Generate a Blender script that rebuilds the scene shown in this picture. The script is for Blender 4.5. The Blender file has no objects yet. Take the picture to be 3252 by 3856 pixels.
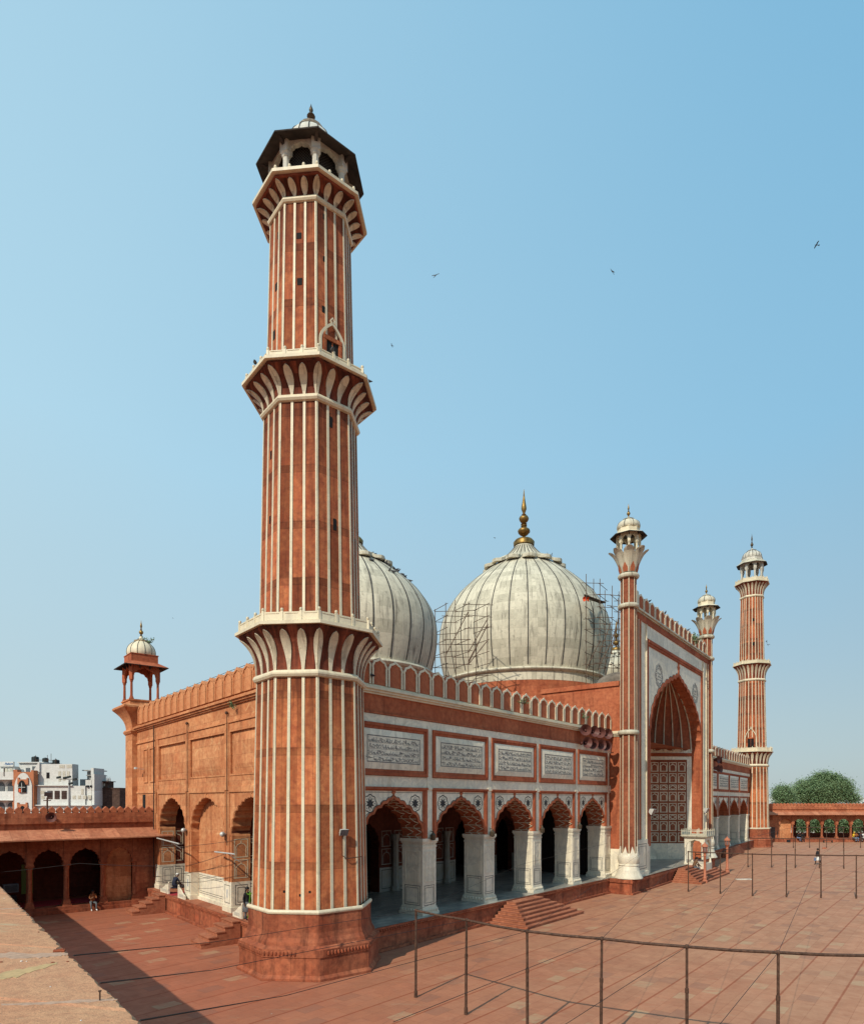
import bpy, bmesh, math, random
from math import sin, cos, tan, pi, sqrt, radians, atan2, hypot
from mathutils import Vector, Matrix

S = bpy.context.scene
COL = S.collection
rnd = random.Random(7)

# ------------------------------------------------------------------ camera
E = 7.5                     # eye height above the courtyard
F = 2433.0                  # focal length in photograph pixels
CX, HY = 1626.0, 3018.0     # principal column and horizon row in photograph pixels
cam_d = bpy.data.cameras.new("camera")
cam = bpy.data.objects.new("camera", cam_d)
COL.objects.link(cam)
cam.location = (0, 0, E)
cam.rotation_euler = (radians(90), 0, 0)
cam_d.sensor_fit = 'HORIZONTAL'
cam_d.sensor_width = 36.0
cam_d.lens = 36.0 * F / 3252.0
cam_d.shift_y = (HY - 1928.0) / 3252.0
cam_d.clip_start = 0.1
cam_d.clip_end = 9000
S.camera = cam

# ------------------------------------------------------------------ light
SUN_EL = radians(40.0)
SUN_AZ = radians(31.5)      # direction the light travels, from +Y towards +X
W = bpy.data.worlds.new("World")
S.world = W
W.use_nodes = True
nt = W.node_tree
bg = nt.nodes["Background"]
sky = nt.nodes.new("ShaderNodeTexSky")
sky.sky_type = 'NISHITA'
sky.sun_disc = False
sky.sun_elevation = SUN_EL
sky.sun_rotation = pi + SUN_AZ
sky.altitude = 200
sky.air_density = 1.0
sky.dust_density = 1.0
sky.ozone_density = 1.0
# hazy Delhi sky: the Nishita dome softened with a pale dust haze, brighter on the sun's side (left), deeper blue to the right
tcw = nt.nodes.new("ShaderNodeTexCoord"); sep = nt.nodes.new("ShaderNodeSeparateXYZ")
nt.links.new(tcw.outputs["Generated"], sep.inputs[0])
def wmath(op, a, b=None, clamp=False):
    m = nt.nodes.new("ShaderNodeMath"); m.operation = op; m.use_clamp = clamp
    for i, v in enumerate((a, b)):
        if v is None: continue
        if hasattr(v, 'links'): nt.links.new(v, m.inputs[i])
        else: m.inputs[i].default_value = v
    return m.outputs[0]
def wramp(fac, stops):
    r = nt.nodes.new("ShaderNodeValToRGB"); nt.links.new(fac, r.inputs[0]); el = r.color_ramp.elements
    while len(el) < len(stops): el.new(0.5)
    for e_, (p_, c_) in zip(el, stops): e_.position = p_; e_.color = (*c_, 1)
    return r.outputs[0]
hl = wmath('MAXIMUM', wmath('SQRT', wmath('ADD', wmath('MULTIPLY', sep.outputs[0], sep.outputs[0]), wmath('MULTIPLY', sep.outputs[1], sep.outputs[1]))), 0.01)
az = wmath('DIVIDE', sep.outputs[0], hl)
azf = wmath('ADD', wmath('MULTIPLY', az, 0.85), 0.5, True)
nz = nt.nodes.new("ShaderNodeTexNoise"); nt.links.new(tcw.outputs["Generated"], nz.inputs["Vector"]); nz.inputs["Scale"].default_value = 2.2; nz.inputs["Detail"].default_value = 5.0
zf = wmath('MAXIMUM', wmath('ADD', sep.outputs[2], wmath('MULTIPLY', wmath('SUBTRACT', nz.outputs["Fac"], 0.5), 0.16)), 0.0)   # uneven dust haze
left = wramp(zf, [(0.0, (.48, .57, .60)), (.14, (.475, .62, .665)), (.46, (.45, .69, .82)), (.78, (.40, .65, .80))])
right = wramp(zf, [(0.0, (.37, .455, .485)), (.11, (.365, .485, .53)), (.46, (.255, .515, .71)), (.78, (.21, .48, .70))])
mixw = nt.nodes.new("ShaderNodeMix"); mixw.data_type = 'RGBA'
nt.links.new(azf, mixw.inputs[0]); nt.links.new(left, mixw.inputs[6]); nt.links.new(right, mixw.inputs[7])
sc = nt.nodes.new("ShaderNodeVectorMath"); sc.operation = 'SCALE'; nt.links.new(sky.outputs[0], sc.inputs[0]); sc.inputs[3].default_value = 0.13
mix2 = nt.nodes.new("ShaderNodeMix"); mix2.data_type = 'RGBA'; mix2.inputs[0].default_value = 0.88
nt.links.new(sc.outputs[0], mix2.inputs[6]); nt.links.new(mixw.outputs[2], mix2.inputs[7])
nt.links.new(mix2.outputs[2], bg.inputs[0])
bg.inputs[1].default_value = 0.89
sd = bpy.data.lights.new("sun", 'SUN')
sd.energy = 3.3
sd.angle = radians(0.5)
sd.color = (1.0, 0.92, 0.76)
sun = bpy.data.objects.new("sun", sd)
COL.objects.link(sun)
ldir = Vector((sin(SUN_AZ) * cos(SUN_EL), cos(SUN_AZ) * cos(SUN_EL), -sin(SUN_EL)))
sun.rotation_euler = ldir.to_track_quat('-Z', 'Y').to_euler()
sun.location = (-30, -40, 60)
S.view_settings.view_transform = 'Standard'
S.view_settings.look = 'None'
S.view_settings.exposure = 0.28
S.view_settings.gamma = 1.0
S.cycles.max_bounces = 6
S.cycles.use_denoising = True

# ------------------------------------------------------------------ pixel -> world helpers (photograph pixels)
def G(x, y, z=0.0):
    Y = (E - z) * F / (y - HY)
    return Vector(((x - CX) / F * Y, Y, z))
def D(x, y, Y):
    return Vector(((x - CX) / F * Y, Y, E + (HY - y) * Y / F))

# ------------------------------------------------------------------ mesh builder
class MB:
    def __init__(s):
        s.v = []; s.f = []; s.m = []; s.uv = []; s.sm = []
    def poly(s, pts, m=0, uv=None, sm=False):
        i = len(s.v)
        s.v.extend([tuple(p) for p in pts])
        s.f.append(list(range(i, i + len(pts)))); s.m.append(m); s.uv.append(uv); s.sm.append(sm)
    def mesh(s, V, Fs, m=0, uvs=None, sm=False):
        i = len(s.v)
        s.v.extend([tuple(p) for p in V])
        for k, f in enumerate(Fs):
            s.f.append([a + i for a in f]); s.m.append(m); s.uv.append(uvs[k] if uvs else None); s.sm.append(sm)
    def box(s, o, a, b, c, m=0):
        o = Vector(o); a = Vector(a); b = Vector(b); c = Vector(c)
        if a.cross(b).dot(c) < 0: a, b = b, a
        V = [o, o + a, o + a + b, o + b, o + c, o + a + c, o + a + b + c, o + b + c]
        s.mesh(V, [(0, 3, 2, 1), (4, 5, 6, 7), (0, 1, 5, 4), (1, 2, 6, 5), (2, 3, 7, 6), (3, 0, 4, 7)], m)
    def cbox(s, c, sx, sy, sz, m=0, rz=0.0):
        u = Vector((cos(rz), sin(rz), 0)); w = Vector((-sin(rz), cos(rz), 0))
        o = Vector(c) - u * sx / 2 - w * sy / 2
        s.box(o, u * sx, w * sy, (0, 0, sz), m)
    def prism(s, pts, ext, m=0, mside=None, cap0=True, cap1=True):
        """extrude planar polygon pts (3-D) along ext"""
        ext = Vector(ext); pts = [Vector(p) for p in pts]; n = len(pts)
        nor = Vector((0, 0, 0))
        for i in range(n):
            a, b = pts[i], pts[(i + 1) % n]
            nor += Vector(((a.y - b.y) * (a.z + b.z), (a.z - b.z) * (a.x + b.x), (a.x - b.x) * (a.y + b.y)))
        if nor.dot(ext) > 0: pts = pts[::-1]
        top = [p + ext for p in pts]
        if cap0: s.poly(pts, m)
        if cap1: s.poly(top[::-1], m)
        for i in range(n):
            j = (i + 1) % n
            s.poly([pts[j], pts[i], top[i], top[j]], m if mside is None else mside)
    def loft(s, rings, m=0, closed=True, sm=False, uvs=None):
        n = len(rings[0]); V = [p for r in rings for p in r]; Fs = []; U = []
        for k in range(len(rings) - 1):
            for i in range(n if closed else n - 1):
                j = (i + 1) % n
                Fs.append((k * n + i, k * n + j, (k + 1) * n + j, (k + 1) * n + i))
                if uvs:
                    U.append([uvs(k, i), uvs(k, i + 1), uvs(k + 1, i + 1), uvs(k + 1, i)])
        s.mesh(V, Fs, m, U if uvs else None, sm)
    def lathe(s, prof, n, c=(0, 0), ph=0.0, m=0, sm=False, cap_top=True, cap_bot=True, metric=False):
        cx, cy = c[0], c[1]
        rings = [[(cx + r * sin(ph + 2 * pi * i / n), cy - r * cos(ph + 2 * pi * i / n), z) for i in range(n)] for r, z in prof]
        uvs = None
        if metric:
            R = max(r for r, z in prof); L = [0.0]
            for k in range(1, len(prof)):
                L.append(L[-1] + hypot(prof[k][0] - prof[k - 1][0], prof[k][1] - prof[k - 1][1]))
            uvs = lambda k, i: (R * 2 * pi * i / n, L[k])
        s.loft(rings, m, True, sm, uvs)
        if cap_top and prof[-1][0] > 1e-4: s.poly(rings[-1], m)
        if cap_bot and prof[0][0] > 1e-4: s.poly(rings[0][::-1], m)
    def tube(s, pts, r, n=6, m=0, sm=True, caps=True, r2=None):
        pts = [Vector(p) for p in pts]; rings = []
        up = Vector((0, 0, 1)); prev = None
        for k, p in enumerate(pts):
            d = (pts[min(k + 1, len(pts) - 1)] - pts[max(k - 1, 0)])
            if d.length < 1e-9: d = Vector((0, 0, 1))
            d.normalize()
            if prev is None:
                a = d.cross(up)
                if a.length < 1e-3: a = d.cross(Vector((1, 0, 0)))
            else:
                a = prev - d * prev.dot(d)
            a.normalize(); prev = a
            b = d.cross(a)
            rr = r if r2 is None else r + (r2 - r) * k / (len(pts) - 1)
            rings.append([p + (a * cos(2 * pi * i / n) + b * sin(2 * pi * i / n)) * rr for i in range(n)])
        s.loft(rings, m, True, sm)
        if caps:
            s.poly(rings[0][::-1], m); s.poly(rings[-1], m)
    def ball(s, c, r, m=0, n=8, k=6, sx=1, sy=1, sz=1):
        c = Vector(c)
        rings = []
        for j in range(1, k):
            t = pi * j / k
            rings.append([c + Vector((r * sx * sin(t) * cos(2 * pi * i / n), r * sy * sin(t) * sin(2 * pi * i / n), -r * sz * cos(t))) for i in range(n)])
        s.loft(rings, m, True, True)
        b = c - Vector((0, 0, r * sz)); tp = c + Vector((0, 0, r * sz))
        for i in range(n):
            j = (i + 1) % n
            s.poly([b, rings[0][j], rings[0][i]], m, None, True)
            s.poly([tp, rings[-1][i], rings[-1][j]], m, None, True)

def origin_of(p):
    o = Vector((0, 0, 0))
    while p is not None:
        o += p.location; p = p.parent
    return o

def build(name, mb, mats, parent=None, smooth_angle=None):
    me = bpy.data.meshes.new(name)
    off = origin_of(parent)
    V = [Vector(v) - off for v in mb.v]
    me.from_pydata(V, [], mb.f)
    if not isinstance(mats, (list, tuple)): mats = [mats]
    for m in mats: me.materials.append(m)
    nm = len(mats)
    me.polygons.foreach_set("material_index", [min(k, nm - 1) for k in mb.m])
    me.polygons.foreach_set("use_smooth", mb.sm)
    uvl = me.uv_layers.new(name="uv")
    data = [0.0] * (2 * len(me.loops))
    for p in me.polygons:
        given = mb.uv[p.index]
        n = p.normal
        if given is None:
            if abs(n.z) > 0.75:
                t = Vector((1, 0, 0)); b = Vector((0, 1, 0))
            else:
                t = Vector((-n.y, n.x, 0)).normalized(); b = Vector((0, 0, 1))
        for q, li in enumerate(p.loop_indices):
            if given is not None:
                u, v = given[q]
            else:
                P = Vector(mb.v[mb.f[p.index][q]])
                u, v = P.dot(t), P.dot(b)
            data[2 * li] = u; data[2 * li + 1] = v
    uvl.data.foreach_set("uv", data)
    if smooth_angle is not None:
        me.set_sharp_from_angle(angle=radians(smooth_angle))
    o = bpy.data.objects.new(name, me)
    COL.objects.link(o)
    if parent is not None: o.parent = parent
    return o

def thing(name, label, cat, loc=(0, 0, 0), group=None):
    o = bpy.data.objects.new(name, None)
    o.empty_display_size = 0.5
    COL.objects.link(o)
    o.location = loc
    return tag(o, label, cat, group)
def tag(o, label, cat, group=None, kind=None):
    if label: o["label"] = label
    if cat: o["category"] = cat
    if group: o["group"] = group
    if kind: o["kind"] = kind
    return o
def solo(name, mb, mats, label, cat, group=None, kind=None, loc=None, sa=None):
    """a thing that is one mesh, with its origin at loc"""
    if loc is not None:
        loc = Vector(loc); mb.v = [tuple(Vector(v) - loc) for v in mb.v]
    o = build(name, mb, mats, None, sa)
    if loc is not None: o.location = loc
    return tag(o, label, cat, group, kind)
def copy_child(o, parent, loc, rz=0.0):
    c = o.copy(); COL.objects.link(c); c.parent = parent
    c.location = loc; c.rotation_euler = (0, 0, rz)
    return c
def copy_tree(o, parent=None):
    c = o.copy(); COL.objects.link(c); c.parent = parent
    for ch in [q for q in o.children]:
        copy_tree(ch, c)
    return c

class Frame:
    """wall frame: u along the wall, w outward, z up"""
    def __init__(s, o, d, out):
        s.o = Vector((o[0], o[1], 0)); s.d = Vector((d[0], d[1], 0)).normalized()
        n = Vector((-s.d.y, s.d.x, 0))
        if n.dot(Vector((out[0], out[1], 0))) < 0: n = -n
        s.n = n
    def __call__(s, u, z, w=0.0):
        return s.o + s.d * u + s.n * w + Vector((0, 0, z))
    def u_at(s, x):
        """u where the photograph column x meets this wall"""
        k = (x - CX) / F
        return (k * s.o.y - s.o.x) / (s.d.x - k * s.d.y)
    def box(s, mb, u0, u1, z0, z1, w0, w1, m=0):
        mb.box(s(u0, z0, w0), s.d * (u1 - u0), s.n * (w1 - w0), (0, 0, z1 - z0), m)
    def rz(s):
        return atan2(s.d.y, s.d.x)

# ------------------------------------------------------------------ arches
def cusped(w, rise, lobes=4, k=5, sag=0.22, ogee=0.30):
    """cusped ogee arch: points (x, y) from the left spring (-w/2, 0) over the apex (0, rise) to the right spring"""
    base = []
    a, b = w / 2, rise
    N = lobes
    for i in range(N + 1):
        t = i / (N + 1.0)
        th = t * pi / 2 * 1.02
        base.append((-a * cos(th), b * (1 - ogee * 0.45) * sin(th) ** 0.95))
    pts = []
    for i in range(N):
        p, q = base[i], base[i + 1]
        dx, dy = q[0] - p[0], q[1] - p[1]
        L = hypot(dx, dy); nx, ny = -dy / L, dx / L
        for j in range(k):
            t = j / k
            h = sag * L * 4 * t * (1 - t)
            pts.append((p[0] + dx * t + nx * h, p[1] + dy * t + ny * h))
    p, q = base[N], (0, b)
    for j in range(k + 2):
        t = j / (k + 2.0)
        x = p[0] + (q[0] - p[0]) * t
        y = p[1] + (q[1] - p[1]) * (0.55 * t + 0.45 * t ** 3)
        bump = sag * 0.35 * hypot(q[0] - p[0], q[1] - p[1]) * max(0, sin(pi * min(1, t * 1.5))) if t < 0.67 else 0
        pts.append((x, y + bump * 0.6))
    pts.append(q)
    return pts + [(-x, y) for x, y in pts[-2::-1]]

def cusped_from(base, w, rise, k=5, sag=0.16):
    """cusped arch through explicit (x, y) fractions of the half width and rise"""
    base = [(-a * w / 2, b * rise) for a, b in base]; pts = []
    for i in range(len(base) - 1):
        p, q = base[i], base[i + 1]; dx, dy = q[0] - p[0], q[1] - p[1]; L = hypot(dx, dy)
        last = i == len(base) - 2
        for j in range(k):
            t = j / k; h = sag * L * 4 * t * (1 - t) * (0.0 if last else 1.0)
            pts.append((p[0] + dx * t - dy / L * h, p[1] + dy * (t if not last else .5 * t + .5 * t ** 3) + dx / L * h))
    pts.append(base[-1])
    return pts + [(-x, y) for x, y in pts[-2::-1]]

ARCH6 = [(1, 0), (.965, .20), (.84, .41), (.62, .62), (.40, .755), (.21, .85), (.09, .92), (0, 1.0)]
ARCH7 = [(1, 0), (.945, .25), (.865, .47), (.70, .655), (.51, .78), (.34, .865), (.18, .935), (.08, .96), (0, 1.0)]
def arch_wall(mb, fr, u0, u1, z0, z1, uc, w, zs, rise, depth, wf=0.0, m=0, ms=None, lobes=4, back=True, sag=0.22, jamb=True, sides=True, A=None):
    """wall panel u0..u1 x z0..z1 (front at wf) with a cusped opening centred uc, width w, springing at zs; z0 <= zs"""
    if A is None: A = cusped(w, rise, lobes, sag=sag)
    pts = [(uc + x, zs + y) for x, y in A]
    ms = m if ms is None else ms
    low = [(uc - w / 2, z0)] if zs - z0 > 1e-4 else []
    lowr = [(uc + w / 2, z0)] if zs - z0 > 1e-4 else []
    op = low + pts + lowr
    ia = op.index(max(op, key=lambda q: q[1]))
    L = [(u0, z0)] + op[:ia + 1] + [(uc, z1), (u0, z1)]
    R = [(uc, z1)] + op[ia:] + [(u1, z0), (u1, z1)]
    for poly in (L, R):
        P = [fr(u, z, wf) for u, z in poly]
        # orient outward
        nor = Vector((0, 0, 0))
        for i in range(len(P)):
            a, b = P[i], P[(i + 1) % len(P)]
            nor += Vector(((a.y - b.y) * (a.z + b.z), (a.z - b.z) * (a.x + b.x), (a.x - b.x) * (a.y + b.y)))
        if nor.dot(fr.n) < 0: P = P[::-1]
        mb.poly(P, m)
        if back:
            mb.poly([p - fr.n * depth for p in P[::-1]], m)
    for i in range(len(op) - 1):
        (a, b), (c, d) = op[i], op[i + 1]
        if not jamb and abs(a - c) < 1e-6: continue
        mb.poly([fr(a, b, wf), fr(c, d, wf), fr(c, d, wf - depth), fr(a, b, wf - depth)], ms)
    if sides:
        mb.poly([fr(u0, z1, wf), fr(u1, z1, wf), fr(u1, z1, wf - depth), fr(u0, z1, wf - depth)], m)
        mb.poly([fr(u0, z0, wf), fr(u0, z1, wf), fr(u0, z1, wf - depth), fr(u0, z0, wf - depth)], m)
        mb.poly([fr(u1, z0, wf), fr(u1, z1, wf), fr(u1, z1, wf - depth), fr(u1, z0, wf - depth)], m)

def band(mb, fr, line, half, wf, th, m=0, closed=False):
    """ribbon along a (u, z) polyline lying on a wall, proud by th"""
    n = len(line); L = []; R = []
    for i in range(n):
        if closed: p, q = line[(i - 1) % n], line[(i + 1) % n]
        else: p, q = line[max(i - 1, 0)], line[min(i + 1, n - 1)]
        dx, dz = q[0] - p[0], q[1] - p[1]; l = hypot(dx, dz) or 1
        nx, nz = -dz / l, dx / l
        L.append((line[i][0] + nx * half, line[i][1] + nz * half)); R.append((line[i][0] - nx * half, line[i][1] - nz * half))
    for i in range(n if closed else n - 1):
        j = (i + 1) % n
        a, b, c, d = fr(*L[i], wf + th), fr(*L[j], wf + th), fr(*R[j], wf + th), fr(*R[i], wf + th)
        mb.poly([a, b, c, d], m)
        e = fr.n * -th
        mb.poly([a, a + e, b + e, b], m); mb.poly([d, c, c + e, d + e], m)

def rect_line(u0, u1, z0, z1):
    return [(u0, z0), (u1, z0), (u1, z1), (u0, z1)]
def frame_rect(mb, fr, u0, u1, z0, z1, b, w0, w1, m=0):
    """picture-frame moulding (outer rectangle, width b) from w0 to w1, mitre-free"""
    fr.box(mb, u0, u1, z0, z0 + b, w0, w1, m); fr.box(mb, u0, u1, z1 - b, z1, w0, w1, m)
    fr.box(mb, u0, u0 + b, z0 + b, z1 - b, w0, w1, m); fr.box(mb, u1 - b, u1, z0 + b, z1 - b, w0, w1, m)
# ------------------------------------------------------------------ materials
class N:
    def __init__(s, name):
        s.mat = bpy.data.materials.new(name); s.mat.use_nodes = True
        s.t = s.mat.node_tree; s.b = s.t.nodes["Principled BSDF"]
    def n(s, typ, **kw):
        x = s.t.nodes.new(typ)
        for k, v in kw.items(): setattr(x, k, v)
        return x
    def l(s, a, b): s.t.links.new(a, b)
    def val(s, sock, v):
        if hasattr(v, 'links') or hasattr(v, 'is_linked'): s.l(v, sock)
        else: sock.default_value = v
    def uv(s, scale=(1, 1, 1), rot=0.0, loc=(0, 0, 0), obj=False):
        tc = s.n("ShaderNodeTexCoord"); mp = s.n("ShaderNodeMapping")
        s.l(tc.outputs["Object" if obj else "UV"], mp.inputs[0])
        mp.inputs["Scale"].default_value = scale; mp.inputs["Rotation"].default_value = (0, 0, rot); mp.inputs["Location"].default_value = loc
        return mp.outputs[0]
    def noise(s, vec, scale, detail=4, rough=0.55, dist=0.0):
        x = s.n("ShaderNodeTexNoise"); s.l(vec, x.inputs["Vector"])
        x.inputs["Scale"].default_value = scale; x.inputs["Detail"].default_value = detail
        x.inputs["Roughness"].default_value = rough; x.inputs["Distortion"].default_value = dist
        return x.outputs["Fac"]
    def ramp(s, fac, stops):
        x = s.n("ShaderNodeValToRGB"); s.l(fac, x.inputs[0])
        el = x.color_ramp.elements
        while len(el) < len(stops): el.new(0.5)
        for e, (p, c) in zip(el, stops):
            e.position = p; e.color = (c, c, c, 1) if isinstance(c, (int, float)) else (*c, 1)
        return x.outputs[0]
    def mix(s, fac, a, b, mode='MIX'):
        x = s.n("ShaderNodeMix", data_type='RGBA', blend_type=mode)
        s.val(x.inputs[0], fac)
        for i, v in ((6, a), (7, b)):
            if isinstance(v, tuple): x.inputs[i].default_value = (*v, 1) if len(v) == 3 else v
            else: s.l(v, x.inputs[i])
        return x.outputs[2]
    def math(s, op, a, b=0.0):
        x = s.n("ShaderNodeMath", operation=op)
        s.val(x.inputs[0], a); s.val(x.inputs[1], b)
        return x.outputs[0]
    def brick(s, vec, w, h, mortar=0.012, c1=(1, 1, 1), c2=(0.7, 0.7, 0.7), cm=(0.4, 0.4, 0.4), off=0.5, bias=0.0):
        x = s.n("ShaderNodeTexBrick"); s.l(vec, x.inputs["Vector"])
        x.offset = off; x.squash = 1.0
        x.inputs["Color1"].default_value = (*c1, 1); x.inputs["Color2"].default_value = (*c2, 1); x.inputs["Mortar"].default_value = (*cm, 1)
        x.inputs["Scale"].default_value = 1.0; x.inputs["Mortar Size"].default_value = mortar; x.inputs["Mortar Smooth"].default_value = 0.3
        x.inputs["Bias"].default_value = bias; x.inputs["Brick Width"].default_value = w; x.inputs["Row Height"].default_value = h
        return x
    def bump(s, h, strength=0.3, dist=0.02, prev=None):
        x = s.n("ShaderNodeBump"); s.l(h, x.inputs["Height"])
        x.inputs["Strength"].default_value = strength; x.inputs["Distance"].default_value = dist
        if prev is not None: s.l(prev, x.inputs["Normal"])
        return x.outputs[0]
    def out(s, col, rough=0.85, normal=None, metal=0.0, spec=0.3):
        s.val(s.b.inputs["Base Color"], (*col, 1) if isinstance(col, tuple) else col)
        s.val(s.b.inputs["Roughness"], rough)
        s.b.inputs["Metallic"].default_value = metal
        s.b.inputs["Specular IOR Level"].default_value = spec
        if normal is not None: s.l(normal, s.b.inputs["Normal"])
        return s.mat

def sandstone(name, base, dark, pale, bw=1.1, bh=0.55, joint=0.35, streak=0.5, stain=0.45, palef=0.25, rot=0.0, off=0.5, mortar=0.010, tone=0.72, bands=0.0, blotch=0.55, tint=(1.0, 0.915, 0.90), runs=(), hi=1.08):
    q = N(name)
    base, dark, pale = [tuple(k_ * t_ for k_, t_ in zip(col_, tint)) for col_ in (base, dark, pale)]
    uv = q.uv(rot=rot)
    br = q.brick(uv, bw, bh, mortar, (hi, hi, hi * .97), (tone, tone * 0.90, tone * 0.84), (1 - joint, 1 - joint, 1 - joint), off)
    n1 = q.noise(uv, blotch, 6, 0.66, 0.4)
    n2 = q.noise(uv, 3.5, 6, 0.65)
    n3 = q.noise(q.uv(scale=(2.2, 0.22, 1)), 1.0, 5, 0.6, 0.4)        # rain streaks
    n4 = q.noise(q.uv(scale=(1, 1, 1), loc=(13, 7, 0)), 1.1, 6, 0.7, 0.8)
    c = q.mix(q.ramp(n1, [(0.32, 0.0), (0.68, 1.0)]), tuple(base), tuple(0.5 * b + 0.5 * p for b, p in zip(base, pale)))
    c = q.mix(q.ramp(n2, [(0.36, 0.0), (0.70, 0.75)]), c, tuple(dark))
    n6 = q.noise(q.uv(scale=(2.6, 1.1, 1), loc=(21, 5, 0)), 2.6, 7, 0.78, 1.2)
    c = q.mix(q.math('MULTIPLY', q.ramp(n6, [(0.62, 0.0), (0.68, 1.0)]), min(1.0, palef * 1.1)), c, tuple(p_ * 1.05 for p_ in pale))
    c = q.mix(q.math('MULTIPLY', q.ramp(n4, [(0.60, 0.0), (0.72, 1.0)]), palef), c, tuple(pale))
    c = q.mix(q.math('MULTIPLY', q.ramp(n3, [(0.52, 0.0), (0.75, 1.0)]), streak), c, tuple(d * 0.45 for d in dark))
    n5 = q.noise(q.uv(loc=(3, 31, 0)), 0.8, 6, 0.7, 0.5)
    c = q.mix(q.math('MULTIPLY', q.ramp(n5, [(0.55, 0.0), (0.75, 1.0)]), stain), c, tuple(d * 0.6 for d in dark))
    c = q.mix(1.0, c, br.outputs["Color"], 'MULTIPLY')
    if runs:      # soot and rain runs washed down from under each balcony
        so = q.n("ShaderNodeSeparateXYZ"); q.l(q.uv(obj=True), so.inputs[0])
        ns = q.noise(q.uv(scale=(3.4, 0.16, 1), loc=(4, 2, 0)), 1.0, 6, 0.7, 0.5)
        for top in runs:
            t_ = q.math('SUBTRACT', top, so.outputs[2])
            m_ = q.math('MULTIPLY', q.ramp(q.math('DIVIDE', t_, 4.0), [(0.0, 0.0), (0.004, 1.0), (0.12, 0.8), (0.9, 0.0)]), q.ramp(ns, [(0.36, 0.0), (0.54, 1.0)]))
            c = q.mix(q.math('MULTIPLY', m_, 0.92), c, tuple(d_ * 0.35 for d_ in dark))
    if bands:
        sx = q.n("ShaderNodeSeparateXYZ"); q.l(uv, sx.inputs[0])
        fr_ = q.math('FRACT', q.math('DIVIDE', q.math('ADD', sx.outputs[1], 0.35), bands))
        bd = q.ramp(fr_, [(0.0, 1.0), (0.012, 0.45), (0.016, 0.75), (0.125, 0.75), (0.13, 0.40), (0.142, 1.0)])
        c = q.mix(1.0, c, bd, 'MULTIPLY')
    h = q.math('ADD', q.math('ADD', q.math('MULTIPLY', br.outputs["Fac"], -0.8), n2), q.math('MULTIPLY', n6, 0.8))
    return q.out(c, 0.88, q.bump(h, 0.5, 0.02), spec=0.2)

def marble(name, base=(0.62, 0.585, 0.50), vein=(0.36, 0.36, 0.36), dirt=(0.30, 0.25, 0.18), bw=1.4, bh=0.8, joint=0.18, dirtf=0.45, veinf=0.5, rough=0.5, off=0.5, tone=0.82):
    q = N(name)
    uv = q.uv()
    br = q.brick(uv, bw, bh, 0.007, (1, 1, 1), (tone, tone, tone * 0.98), (1 - joint, 1 - joint, 1 - joint), off)
    n1 = q.noise(uv, 0.9, 6, 0.65, 1.6)
    n2 = q.noise(q.uv(scale=(3.0, 0.4, 1)), 1.0, 5, 0.65, 0.6)
    n3 = q.noise(q.uv(loc=(5, 3, 0)), 2.2, 6, 0.7, 0.6)
    c = q.mix(q.math('MULTIPLY', q.ramp(n1, [(0.46, 0.0), (0.52, 1.0), (0.62, 0.1)]), veinf), tuple(base), tuple(vein))
    c = q.mix(q.math('MULTIPLY', q.ramp(n2, [(0.52, 0.0), (0.72, 1.0)]), dirtf), c, tuple(dirt))
    c = q.mix(q.math('MULTIPLY', q.ramp(n3, [(0.56, 0.0), (0.74, 1.0)]), dirtf * 0.7), c, tuple(d * 0.8 for d in dirt))
    c = q.mix(1.0, c, br.outputs["Color"], 'MULTIPLY')
    return q.out(c, rough, q.bump(q.math('ADD', q.math('MULTIPLY', br.outputs["Fac"], -0.6), n3), 0.15, 0.01), spec=0.35)

def plain(name, col, rough=0.7, metal=0.0, var=0.25, scale=6.0, spec=0.3, bump=0.0):
    q = N(name)
    n1 = q.noise(q.uv(obj=True), scale, 5, 0.6)
    c = q.mix(q.ramp(n1, [(0.3, 0.0), (0.7, 1.0)]), tuple(x * (1 - var) for x in col), tuple(min(1, x * (1 + var)) for x in col))
    return q.out(c, rough, q.bump(n1, bump, 0.01) if bump else None, metal, spec)

RED = (0.40, 0.120, 0.055); RDK = (0.20, 0.058, 0.032); RPL = (0.56, 0.27, 0.13)
M = {}
M['wall'] = sandstone('red_sandstone_wall', (0.56, 0.205, 0.092), (0.36, 0.110, 0.052), (0.76, 0.46, 0.25), 2.1, 0.72, 0.24, 0.55, 0.4, 0.85, tone=0.80, hi=1.10, tint=(0.98, 1.0, 0.95))
M['facade'] = sandstone('red_sandstone_facade', (0.42, 0.130, 0.060), (0.24, 0.065, 0.036), (0.56, 0.25, 0.13), 1.9, 1.2, 0.22, 0.65, 0.45, 0.3, tone=0.85)
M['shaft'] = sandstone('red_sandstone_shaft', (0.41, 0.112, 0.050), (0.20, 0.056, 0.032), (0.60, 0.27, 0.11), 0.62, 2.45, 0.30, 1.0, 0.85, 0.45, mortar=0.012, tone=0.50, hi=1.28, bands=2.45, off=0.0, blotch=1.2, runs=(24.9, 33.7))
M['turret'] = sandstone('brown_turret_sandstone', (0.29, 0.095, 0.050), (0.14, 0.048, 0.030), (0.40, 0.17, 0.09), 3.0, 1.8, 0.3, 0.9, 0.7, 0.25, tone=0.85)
M['court_inner'] = marble('shaded_inner_marble', (0.30, 0.265, 0.21))  # marble darkened in its colour for the dimness inside the hall
M['shaft_low'] = sandstone('pale_sandstone_shaft', (0.50, 0.150, 0.060), (0.25, 0.070, 0.036), (0.66, 0.32, 0.13), 0.72, 2.45, 0.28, 0.85, 0.65, 0.65, mortar=0.012, tone=0.62, hi=1.22, bands=2.45, off=0.0, blotch=1.1, runs=(12.9,))
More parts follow.
